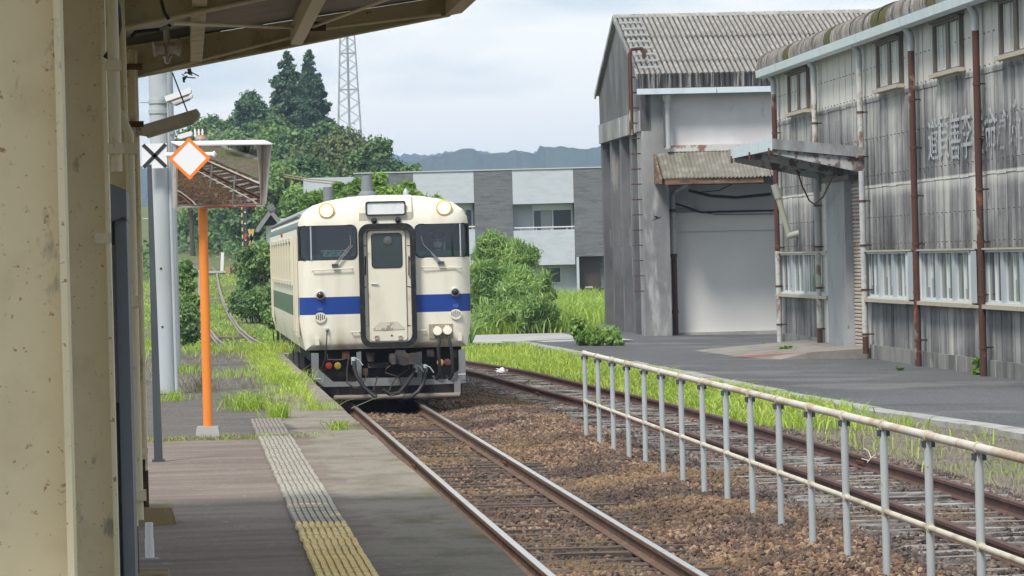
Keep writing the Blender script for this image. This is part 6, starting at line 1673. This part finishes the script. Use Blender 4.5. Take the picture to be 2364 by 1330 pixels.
tree("broadleaf_tree", 866, 302, 470, 112, 262, "dark round tree at the right end of the wood", L_DARK, 9000, .34)
tree("broadleaf_tree", 716, 350, 500, 110, 256, "shaded dark tree under the largest oak's left side", L_DARK, 7500, .34)
tree("broadleaf_tree", 650, 325, 520, 130, 242, "bright leafy tree right of the mirror", L_MID, 10000, .33)
tree("broadleaf_tree", 682, 408, 530, 84, 234, "feathery pale tree low beside the vine thicket", L_BAMB, 6500, .30)
tree("broadleaf_tree", 590, 400, 590, 120, 262, "dark leafy tree behind the orange pole's right side", L_DARK, 9000, .32)
tree("broadleaf_tree", 500, 400, 600, 130, 302, "leafy mid green tree behind the mirror", L_MID, 9000, .32)
tree("broadleaf_tree", 545, 470, 620, 120, 298, "deeply shaded tree at the mouth of the cutting", L_DARK, 7500, .32)
tree("broadleaf_tree", 446, 440, 620, 90, 305, "bushy green tree left of the orange pole", L_MID, 7000, .30)
tree("broadleaf_tree", 482, 500, 640, 100, 312, "dark tree closing the view above the far rails", L_DARK, 5500, .34)
tree("broadleaf_tree", 612, 505, 640, 90, 262, "dark undergrowth tree beside the crossing pole", L_DARK, 6500, .32)
tree("broadleaf_tree", 700, 450, 600, 120, 262, "dark tree behind the tiled cottage", L_DARK, 6500, .34)
tree("broadleaf_tree", 950, 380, 440, 66, 250, "small isolated tree above the house roof", L_DARK, 3500, .32)

def blades(P, H, Wd, lean, segs=2):
    n = len(P); a = rng.uniform(0, 6.28, n); H = H * rng.uniform(.45, 1.25, n); w_ = Wd * rng.uniform(.7, 1.3, n)
    s = np.stack([np.cos(a), np.sin(a), np.zeros(n)], 1); b = rng.uniform(0, 6.28, n); ln = (lean * rng.uniform(.2, 1.4, n) * H)
    d = np.stack([np.cos(b) * ln, np.sin(b) * ln, np.zeros(n)], 1); up = np.stack([np.zeros(n), np.zeros(n), H], 1)
    m = P + up * .62 + d * .38; t = P + up * (1 - .25 * np.minimum(1, lean)) + d * 1.15
    W1 = s * (w_ / 2)[:, None]
    V = np.stack([P - W1, P + W1, m + W1 * .8, m - W1 * .8, t], 1).reshape(-1, 3); k = np.arange(n)[:, None] * 5
    F = np.concatenate([k + np.array([0, 1, 2]), k + np.array([0, 2, 3]), k + np.array([3, 2, 4])], 0)
    return V, F
def bush(name, ells, n, leaf, asp, lm, label, cat='bush', nb=14, up=.25, group=None, flat=.85, stems=True, br=.42, shoots=0):
    """ells: (px, py, half width px, half height px, D)"""
    e0 = ells[0]; p0 = at(e0[0], e0[1], e0[4]); gz = ground_z(p0.x, p0.y); O = np.array([p0.x, p0.y, gz])
    t = empty(name, tuple(O)); tag(t, label, cat, group); CS = []; RS = []
    for i, (px, py, hx_, hy_, D) in enumerate(ells):
        c = at(px, py, D); k = D / FPX; r = (hx_ * k, hx_ * k * .9, hy_ * k)
        a, b = ellipsoid_blobs(c, (r[0] * .9, r[1] * .9, r[2] * .9), nb, min(r[0], r[2]) * br, int(px + py)); CS.append(a); RS.append(b)
    CS = np.concatenate(CS); RS = np.concatenate(RS)
    P, N = blob_leaves(CS, RS, n, up, flat); P[:, 2] = np.maximum(P[:, 2], gz + .02); V, F = leaf_quads(P, N, leaf, leaf * asp)
    np_mesh("foliage", V - O, F, lm, t)
    if shoots:                                   # long arching shoots that break the outline
        i_ = rng.integers(0, len(CS), shoots); d_ = rdir(shoots); d_[:, 2] = np.abs(d_[:, 2]) * .8 + .2
        V2, F2 = blades(CS[i_] + d_ * RS[i_][:, None] * .7, leaf * 1.5, leaf * .15, .7); tag(np_mesh("shoots", V2 - O, F2, lm, t), kind='stuff')
    if stems:
        mb = MB(); rr = random.Random(int(e0[0]))
        for c in CS[::3]:
            q = Vector(c - O); mb.tube([(q.x * .6, q.y * .6, -.1), (q.x * .85, q.y * .85, q.z * .55), q], [.03, .02, .006], 5)
        mb.build("stems", m_bark, t)
    return t
bush("vine_thicket", [(880, 455, 110, 52, 138), (960, 470, 70, 38, 136), (800, 468, 60, 48, 139), (735, 478, 50, 48, 140)], 16000, .17, .85, L_VINE, "bright yellow-green vine thicket rising behind the railcar's roof", nb=16, shoots=500)
bush("bush", [(1150, 590, 62, 70, 131), (1130, 680, 70, 95, 129), (1205, 680, 62, 70, 128), (1200, 610, 45, 55, 130), (1160, 735, 90, 50, 127)], 30000, .23, .16, L_BAMB, "tall bamboo-leaved bush right of the railcar", nb=18, up=.1, br=.5, shoots=1700)
bush("bush", [(1225, 725, 62, 45, 126), (1258, 690, 32, 60, 127)], 9000, .26, .18, L_BAMB, "lower leafy bush between the tall one and the field grass", nb=14, shoots=900)
bush("bush", [(590, 640, 52, 80, 150), (620, 600, 30, 46, 149), (588, 700, 56, 55, 149), (630, 690, 40, 60, 148)], 17000, .19, .5, L_MID, "overgrown bush left of the railcar beside the far track", nb=20, shoots=900)
bush("bush", [(562, 612, 32, 50, 156), (600, 585, 30, 36, 153)], 5000, .19, .4, L_PALE, "paler twiggy bush top behind the overgrown one", nb=14)
bush("bush", [(424, 640, 24, 42, 118), (428, 690, 28, 46, 117), (430, 752, 34, 50, 115)], 11000, .15, .55, L_MID, "dark bush edging the far track beside the concrete poles", nb=16, br=.6, shoots=500)
bush("bush", [(640, 735, 40, 30, 118)], 2600, .14, .5, L_MID, "low shrub at the foot of the bush by the railcar's tail", nb=10)
bush("bush", [(1358, 778, 46, 18, 106), (1338, 760, 24, 22, 107), (1385, 785, 40, 12, 105.6)], 3600, .15, .75, L_VINE, "sprawling yellow-green creeper at the yard corner", nb=12, br=.6, shoots=260)
bush("bush", [(1412, 772, 22, 30, 106), (1425, 788, 20, 14, 105.5)], 2200, .14, .6, L_BAMB, "darker green plant against the gabled shed's corner", nb=12, br=.55, shoots=160)
# undergrowth below the trees: nobody could count it
nU = 30000; D = rng.uniform(232, 345, nU); X = -D * rng.uniform(.026, .098, nU) - 1.0
keep = np.abs(X - np.interp(D, mD, mX)) > 3.0 + 1.5 * rng.random(nU)
D, X = D[keep], X[keep]; hgt = (1.0 + .9 * np.sin(X * .9) * np.sin(D * .21)) * rng.random(len(D)) ** .6 * 1.5
P = np.stack([X, D, np.array([ground_z(a, b) for a, b in zip(X, D)]) + np.maximum(.05, hgt)], 1)
N = rng.normal(size=(len(D), 3)) * .7 + np.array([0, -.4, .6]); V, F = leaf_quads(P, N, .38, .24)
tag(np_mesh("undergrowth", V, F, L_DARK), "dark undergrowth beneath the trees behind the station", 'undergrowth', kind='stuff')
# plants at the foot of the long shed
def wallweed(px, py, wpx, hpx, n, leaf, lm, label):
    p = floor_hit(px, py, -.2); D = p.y; k = D / FPX
    t = empty("weed", p); tag(t, label, 'weed', 'weeds along the shed wall'); O = np.array(p)
    cs, rs = ellipsoid_blobs((p.x, p.y, p.z + hpx * k * .5), (wpx * k * .5, wpx * k * .5, hpx * k * .5), 8, hpx * k * .2, int(px)); cs[:, 2] = np.maximum(cs[:, 2], p.z + .04)
    P, N = blob_leaves(cs, rs, n, .6, .7, .3); P[:, 2] = np.maximum(P[:, 2], p.z + .015); V, F = leaf_quads(P, N, leaf, leaf * .55); np_mesh("leaves", V - O, F, lm, t)
    mb = MB()
    for c in cs: q = Vector(c - O); mb.tube([(q.x * .2, q.y * .2, -.03), q], [.012, .005], 5)
    mb.build("stem", L_MID, t)
wallweed(2256, 864, 55, 46, 240, .17, L_VINE, "broad-leaved weed at the foot of the rightmost rusty downpipe")
wallweed(1822, 818, 62, 20, 420, .11, L_VINE, "flat patch of weeds by the shed's far corner")
wallweed(1775, 803, 50, 12, 240, .10, L_BAMB, "thin weeds on the asphalt before the roller door")
wallweed(2080, 856, 22, 10, 60, .10, L_MID, "tiny weed on the asphalt near the middle downpipe")
wallweed(2136, 842, 14, 22, 70, .08, L_PALE, "small grey-green weed beside the middle rusty downpipe")

# ------------------------------------------------------------------ grasses
def grass(name, P, H, Wd, lean, lm, label):
    V, F = blades(np.asarray(P, float), H, Wd, lean)
    return tag(np_mesh(name, V, F, lm), label, 'grass', kind='stuff')
def clumped(n, cx, cy, spread):
    k = rng.integers(0, len(cx), n); return cx[k] + rng.normal(0, spread, n), cy[k] + rng.normal(0, spread, n)
# bright strip along the siding
D = np.concatenate([rng.uniform(54, 108, 23000), rng.uniform(40, 60, 1500)]); a = np.interp(D, sD, sX) + .85; b = np.interp(D, kD, kX) - .02
b = np.where(D > 110, a + 1.2, b)
x = a + (b - a) * (rng.random(len(D)) ** .9); keep = (b > a) & (rng.random(len(D)) < np.clip((D - 44) / 16, .1, 1)) & ((np.sin(D * .9 + x * 2) * .5 + np.sin(D * .31) * .3 + .55 + rng.random(len(D)) * .5) > .42)
P = np.stack([x, D, np.full(len(D), -.2)], 1)[keep]
grass("grass_strip", P, .24, .020, .7, L_GRASS, "bright green grass strip between the siding and the kerb")
D = rng.uniform(26, 64, 6500); a = np.interp(D, sD, sX) + 1.0; b = np.interp(D, kD, kX)
x = a + (b - a) * rng.random(len(D)); P = np.stack([x, D, np.full(len(D), -.2)], 1)
grass("dry_grass", P, .11, .010, 1.0, L_DRY, "short dry weeds on the verge near the railing")
# lush field before the house
x = rng.uniform(-7, 8, 22000); D = rng.uniform(125, 176, 22000); keep = ~((x > 3.2 - .075 * (D - 117) ) & (x < 30) & (D < 134))
P = np.stack([x, D, [ground_z(p, q) for p, q in zip(x, D)]], 1)[keep]
grass("field_grass", P, .75, .05, .5, L_FIELD, "tall lush grass in front of the terraced house")
x = rng.uniform(-3.6, -1.2, 1500); D = rng.uniform(109, 113, 1500); P = np.stack([x, D, np.full(1500, -.2)], 1)
grass("tall_grass", P, .95, .05, .6, L_BAMB, "tall reedy grass right beside the railcar's side")
# overgrown ground around the far track
D = 86 + 175 * rng.random(52000) ** 1.5; off = rng.uniform(-5.5, 6.0, 52000)
x = np.interp(D, mD, mX) + off; keep = ((np.abs(np.abs(off) - .5335) > .09)) & ~((np.abs(off) < 1.0) & (D < 118) & (rng.random(52000) < .93)) & ((np.sin(D * .23 + off) + np.sin(off * 1.9 - D * .11) + rng.normal(0, .6, 52000)) > -.75)
zz = np.array([max(ground_z(p, q), (tz(q) - .16) if abs(o_) < 1.6 else -9) for p, q, o_ in zip(x, D, off)])
P = np.stack([x, D, zz], 1)[keep]
grass("track_grass", P, .13, .045, .8, L_FIELD, "grass overgrowing the line beyond the platform")
# weeds on the far half of the platform
def plat_pts(n, x0, x1, y0, y1):
    return rng.uniform(x0, x1, n), rng.uniform(y0, y1, n)
def plat_grass(name, n, fn, H, Wd, lean, lm, label):
    x, y = fn(n); P = np.array([TF.w(p, q, PZ - .014) for p, q in zip(x, y)]); return grass(name, P, H, Wd, lean, lm, label)
def edge_strip(n):
    y = rng.uniform(14, 43, n); x = -1.62 - np.abs(rng.normal(0, .20, n)) - .25 * ss(14, 22, 18); k = rng.random(n) < np.clip((y - 12) / 10, .2, 1); return x[k], y[k]
plat_grass("platform_grass", 4200, edge_strip, .15, .009, 1.0, L_GRASS, "grass growing along the old platform's edge")
def far_cover(n):
    y = rng.uniform(12, 43.5, n); x = rng.uniform(-6.3, -1.7, n); k = (np.sin(x * 2.3 + y * .35) + np.sin(y * .5 - x) + rng.normal(0, .5, n)) > -.1 - (y - 25) * .05; return x[k], y[k]
plat_grass("platform_weeds", 5500, far_cover, .11, .007, 1.3, L_DRY, "dry straggling weeds across the old platform")
plat_grass("platform_weeds", 2600, lambda n: (rng.uniform(-6.3, -2.0, n), 43.5 - np.abs(rng.normal(0, 3.0, n))), .15, .010, 1.1, L_FIELD, "green weeds near the platform's far end")
def crack(n): return rng.uniform(-4.2, -2.1, n), 6.17 + rng.normal(0, .10, n)
plat_grass("crack_grass", 900, crack, .07, .006, 1.2, L_DRY, "low dry weeds along the crack across the platform")
plat_grass("crack_grass", 500, lambda n: (np.concatenate([rng.normal(-2.55, .25, n // 2), rng.normal(-3.5, .5, n - n // 2)]), 6.17 + rng.normal(0, .09, n)), .07, .007, 1.0, L_GRASS, "small green tufts in the platform crack")
# single clumps
def clump(px, py, n, H, sp_, lm, label, Wd=.010):
    p = floor_hit(px, py, PZ - .012); t = empty("grass_clump", p); tag(t, label, 'grass clump', 'grass clumps on the platform')
    P = np.stack([rng.normal(0, sp_, n), rng.normal(0, sp_ * 2.2, n), np.zeros(n)], 1); V, F = blades(P, H, Wd * .75, 1.0); tag(np_mesh("blades", V, F, lm, t), kind='stuff')
    mb = MB()
    for _ in range(7):
        x, y, h_ = random.gauss(0, sp_), random.gauss(0, sp_), H * random.uniform(.8, 1.25); mb.tube([(x, y, 0), (x * 1.6 + random.gauss(0, .03), y, h_ * .7), (x * 2.2 + random.gauss(0, .06), y, h_)], [.004, .003, .0015], 4)
    tag(mb.build("seed_stalks", L_DRY, t), kind='stuff')
clump(572, 945, 420, .24, .13, L_GRASS, "largest bright grass clump, right of the orange pole")
clump(643, 965, 240, .21, .05, L_GRASS, "upright narrow grass clump at the end of the tactile strip")
clump(733, 945, 200, .11, .10, L_GRASS, "spreading grass clump near the platform edge by the railcar")
clump(782, 992, 130, .11, .06, L_GRASS, "small grass clump on the platform edge nearest the camera")
clump(430, 862, 220, .18, .14, L_FIELD, "grass clump at the foot of the second concrete pole")
clump(400, 925, 150, .16, .09, L_GRASS, "sparse grass clump before the widest concrete pole")
clump(660, 885, 360, .20, .16, L_GRASS, "thick grass clump beside the railcar's front corner")
clump(632, 815, 380, .26, .20, L_GRASS, "tall grass clump by the platform's far end")
clump(470, 905, 160, .22, .10, L_DRY, "dry grass clump just left of the orange pole's foot")
clump(545, 870, 240, .16, .2, L_FIELD, "green grass patch midway along the old platform")
# hedge beyond the yard, behind the camera's view, seen in the mirror
def hedge(x, y, label):
    gz = -.2; t = empty("hedge_bush", (x, y, gz)); tag(t, label, 'bush', 'bushes seen in the mirror'); O = np.array([x, y, gz])
    cs, rs = ellipsoid_blobs((x, y, 1.3), (1.8, 2.2, 1.6), 18, .75, int(y * 7)); P, N = blob_leaves(cs, rs, 5200); P[:, 2] = np.maximum(P[:, 2], gz); V, F = leaf_quads(P, N, .16, .09); np_mesh("foliage", V - O, F, L_MID, t)
    mb = MB(); [mb.tube([(0, 0, -.1), Vector(c - O) * .6, Vector(c - O)], [.05, .03, .01], 5) for c in cs[::3]]; mb.build("stems", m_bark, t)
for i, (x, y) in enumerate(((9.6, 26), (9.3, 21.5), (9.7, 17), (9.9, 12.5), (10.2, 8), (10.6, 3.5))):
    hedge(x, y, "leafy hedge bush opposite the platform, reflected in the mirror")
# ------------------------------------------------------------------ distant things
# lattice mast
TDp = 420.0
def tp(px, py): return at(px, py, TDp)
b0, b1 = tp(781, 300), tp(833, 300); t0, t1 = tp(787, 60), tp(818, 60)
cxm = (b0.x + b1.x) / 2; cx1 = (t0.x + t1.x) / 2
ms = empty("lattice_mast", (cxm, TDp, ground_z(cxm, TDp))); tag(ms, "grey steel lattice mast rising behind the wood", 'mast')
g0 = ground_z(cxm, TDp); zt_, zb_ = t0.z, b0.z; h0, h1 = (b1.x - b0.x) / 2, (t1.x - t0.x) / 2
m_mast = mat("pale mast steel", (.34, .37, .40), .5, .2)
def half_w(z): return h0 + (h1 - h0) * (z - zb_) / (zt_ - zb_)
zlist = [zb_ - 6.0]
while zlist[-1] < zt_ + 3.0: zlist.append(zlist[-1] + max(1.15, half_w(zlist[-1]) * 1.35))
def mp_(sx, sy, z):
    w_ = half_w(z); return Vector((sx * w_, sy * w_, z - g0))
for sx in (-1, 1):
    for sy in (-1, 1):
        MB().bar(mp_(sx, sy, g0), mp_(sx, sy, zlist[-1]), .11).build("leg", m_mast, ms)
for i in range(len(zlist) - 1):
    z0, z1 = zlist[i], zlist[i + 1]
    for a, b in (((-1, -1), (1, -1)), ((-1, 1), (1, 1)), ((-1, -1), (-1, 1)), ((1, -1), (1, 1))):
        MB().bar(mp_(*a, z0), mp_(*b, z1), .06).build("diagonal_brace", m_mast, ms); MB().bar(mp_(*b, z0), mp_(*a, z1), .06).build("diagonal_brace", m_mast, ms)
        if i % 3 == 0: MB().bar(mp_(*a, z0), mp_(*b, z0), .08).build("cross_member", m_mast, ms)
MB().cyl((0, 0, 0), (0, 0, zlist[-1] - g0), .12, n=10).build("central_duct", m_mast, ms)
for s in (-1, 1): MB().bar((s * .9, 0, zlist[-1] - g0 - 3.2), (s * .9, 0, zlist[-1] - g0 - 1.2), .12).build("aerial", m_white, ms); MB().bar((0, 0, zlist[-1] - g0 - 2.2), (s * .9, 0, zlist[-1] - g0 - 2.2), .06).build("aerial_arm", m_mast, ms)
# tiled cottage
FC = Frame(at(628, 500, 205).x, 205, .05)
ct = fempty("tiled_cottage", FC, 0, 0, 0); tag(ct, "old white-walled cottage with a grey tiled gable roof behind the railcar", 'house')
def cp_(px, py, yc=0): return FC.hit(px, py, yc)
xr, zr = cp_(625, 484); xe, ze = cp_(597, 530); run = xr - xe; drop = zr - ze
m_tile_r = mat("grey roof tile", (.17, .17, .175), .8, layers=[((.30, .30, .30), 5, ONE, .5, .66, .7), ((.08, .08, .08), 7, ONE, .55, .68, .7)])
gz_ = ground_z(FC.o.x, 205)
wl0 = cp_(614, 540)[0]
MB().prism([(wl0, gz_ - .2), (2 * xr - wl0 + 1.5, gz_ - .2), (2 * xr - wl0 + 1.5, ze + .5), (xr, zr - .45), (wl0, ze + .35)], .5, 8).build("wall", mat("white plaster", (.74, .75, .76), .8, layers=[((.6, .6, .6), 1, ONE, .5, .7, .6)]), ct)
for s in (-1, 1):
    mb = MB(); mb.prism([(xr, zr - .12), (xr + s * (run + .1), ze - .14), (xr + s * (run + .1), ze), (xr, zr)], 0, 8.4); rf = mb.build("roof_slope", mat("dark eaves timber", (.06, .05, .045), .8), ct)
    for k in range(9):
        for r_ in range(3):
            t0_ = r_ / 3; t1_ = (r_ + 1.08) / 3; ax = xr + s * (run + .12) * t0_; bx_ = xr + s * (run + .12) * min(1, t1_); az = zr - drop * t0_; bz = zr - drop * min(1, t1_)
            mb = MB(); y0 = k * .93; mb.grid(lambda u, v: (ax + (bx_ - ax) * u, y0 + .93 * v, az + (bz - az) * u + .04 + .035 * abs(math.sin(v * math.pi * 4)) + .02 * u), [0, 1], [q / 16 for q in range(17)]); mb.build("tile_course", m_tile_r, rf)
MB().box(xr - .14, xr + .14, -.1, 8.5, zr, zr + .22).build("ridge_tiles", m_tile_r, ct)
MB().cyl((xr, -.14, zr + .12), (xr, .05, zr + .12), .2, n=12).build("ridge_end", m_tile_r, ct)
for s in (-1, 1):
    MB().bar((xr, -.04, zr - .1), (xr + s * (run + .1), -.04, ze - .1), .09, .2).build("barge_board", mat("weathered barge board", (.25, .235, .22), .8), ct)
MB().prism([(xr - run * .8, ze + .2), (xr + run * .8, ze + .2), (xr, zr - .25)], .42, .5).build("gable_boards", mat("dark gable boards", (.045, .04, .035), .85), ct)
# level crossing pole and signal
p = at(567, 560, 238); gz_ = ground_z(p.x, 238)
t = empty("utility_pole", (p.x, 238, gz_)); tag(t, "dark utility pole with a yellow-banded stay at the level crossing", 'pole')
zt2 = at(567, 440, 238).z - gz_
MB().cyl((0, 0, 0), (0, 0, zt2), .16, .12, 12).build("shaft", mat("dark pole", (.09, .09, .095), .8), t, smooth=40)
xg = at(560, 520, 238).x - p.x; mY = mat("yellow guard", (.62, .52, .10), .6)
for k in range(16):
    z = 1.2 + k * .22; MB().cyl((xg, -.3, z), (xg, -.3, z + .22), .045, n=8).build("stay_band", mY if k % 2 else m_black, t)
MB().cyl((xg, -.3, 0), (xg, -.3, 1.2), .04, n=8).build("stay_foot", m_black, t)
for z in (2.2, 3.2, 3.9): MB().cyl((0, -.16, z), (.03, -.24, z), .05, n=8).build("insulator", m_white, t)
p = at(581, 575, 236); gz_ = ground_z(p.x, 236)
t = empty("crossing_signal", (p.x, 236, gz_)); tag(t, "level crossing signal with a red lamp and yellow-black crossed boards", 'signal')
zc = at(581, 550, 236).z - gz_
MB().cyl((0, 0, 0), (0, 0, zc + .5), .07, n=10).build("post", m_black, t)
for s in (-1, 1):
    o = MB().bar((-.12, -.1, zc - .55 * s), (.12, -.1, zc + .55 * s), .16, .03, up=(0, 1, 0)).build("crossed_board", mat("yellow crossing board", (.62, .45, .12), .6), t)
    MB().bar((-.03, -.125, zc - .14 * s), (.03, -.125, zc + .14 * s), .165, .01, up=(0, 1, 0)).build("black_band", m_black, o)
lx = at(563, 542, 236).x - p.x
MB().lathe([(.06, 0), (.17, .12), (.2, .2)], (lx * .4, -.1, zc + .1), (-1, -.4, 0), 14).build("lamp_hood", mat("red lamp", (.45, .05, .04), .5), t, smooth=40)
MB().bar((lx * .4, -.08, zc + .12), (.1, -.05, zc + .3), .1, .08).build("lamp_arm", m_galv, t)
# white marker post by the far track
p = at(511, 600, 250); gz_ = ground_z(p.x, 250)
t = empty("marker_post", (p.x, 250, gz_)); tag(t, "leaning white marker post beside the far track", 'post'); z = at(511, 583, 250).z - gz_
MB().bar((0, 0, -.2), (.09, 0, max(.7, z)), .2, .1).build("board", m_white, t); MB().box(-.12, .14, -.08, .08, -.1, .1).build("foot", m_concrete, t)
# crossing deck
p0, p1 = at(444, 627, 245), at(525, 627, 245)
mb = MB(); mb.box(p0.x - 1, p1.x + .3, 243.6, 246.4, tz(245) - .1, tz(245) + .015)
tag(mb.build("crossing_road", mat("pale crossing deck", (.5, .5, .48), .8)), "pale level crossing deck over the far track", kind='structure')
p = at(530, 627, 243); t = empty("barrier_block", (p.x, 243, ground_z(p.x, 243))); tag(t, "small yellow and brown barrier block beside the level crossing", 'barrier')
MB().box(-.25, .05, -.15, .15, 0, .5).build("block", mat("ochre block", (.40, .28, .12), .8), t); MB().box(.06, .3, -.15, .15, 0, .45).build("block", m_rust, t)
# overhead wires across the wood
t = empty("overhead_wires", at(661, 404, 150)); tag(t, "pair of rusty overhead wires in front of the oak's shade", 'wires'); O = Vector(t.location)
for (a, b, c) in (((655, 403), (715, 414), (790, 420)), ((655, 408), (715, 419), (790, 427))):
    MB().tube([at(*a, 150) - O, at(*b, 150) - O, at(*c, 150) - O], .022, 6).build("wire", mat("rusty wire", (.30, .24, .17), .8), t)
# plastic bag and twigs on the siding
p = floor_hit(1160, 860, -.12); t = empty("plastic_bag", p); tag(t, "crumpled white plastic bag lying on the siding", 'bag')
bm = bmesh.new(); bmesh.ops.create_icosphere(bm, subdivisions=3, radius=1)
rr = random.Random(3)
for v in bm.verts:
    f = .75 + .35 * math.sin(v.co.x * 5 + 1) * math.sin(v.co.y * 6) + .22 * math.sin(v.co.z * 9 + v.co.x * 7) + rr.uniform(-.1, .1); v.co = Vector((v.co.x * .17 * f, v.co.y * .13 * f, max(-.2, v.co.z) * .085 * f + .02))
me = bpy.data.meshes.new("bag"); bm.to_mesh(me); bm.free(); link("bag", me, mat("white film", (.78, .79, .80), .35), t)
mb = MB(); mb._add([(.1, 0, .02), (.24, .03, .03), (.2, -.05, .05), (.12, -.04, .06)], [(0, 1, 2, 3)]); mb.build("bag_handle", m_white, t)
p = floor_hit(2012, 1068, -.05); t = empty("dry_branch", p); tag(t, "bleached dry twig caught on the siding rail", 'branch')
for q in ([(-.05, 0, 0), (.0, .05, .05), (.06, .1, .09), (.12, .1, .08)], [(.0, .05, .05), (-.02, .12, .12), (-.06, .2, .15)], [(.06, .1, .09), (.08, .05, .13), (.06, 0, .15)], [(-.02, .02, .02), (-.1, .1, .04)]):
    MB().tube(q, .006, 5).build("twig", mat("bleached wood", (.55, .50, .42), .9), t)
p = floor_hit(1212, 893, -.1); t = empty("dry_branch", p); tag(t, "dark stick leaning on the siding's near rail", 'branch')
MB().tube([(-.2, -.3, -.02), (.0, .0, .07), (.1, .1, .13)], .012, 5).build("stick", m_bark, t)
MB().tube([(.0, .0, .07), (.02, .1, .10)], .007, 5).build("side_twig", m_bark, t)
# ------------------------------------------------------------------ humid air
mb = MB(); mb.box(-4200, 4200, -4100, 4100, -2.0, 92)
m_haze = bpy.data.materials.new("humid air"); m_haze.use_nodes = True
n = m_haze.node_tree.nodes; n.clear()
ho = n.new('ShaderNodeOutputMaterial'); pv = n.new('ShaderNodeVolumePrincipled')
pv.inputs['Color'].default_value = (.54, .72, 1.0, 1); pv.inputs['Density'].default_value = 2.7e-4
m_haze.node_tree.links.new(pv.outputs[0], ho.inputs['Volume'])
tag(mb.build("haze", m_haze), "humid haze filling the air", kind='stuff')
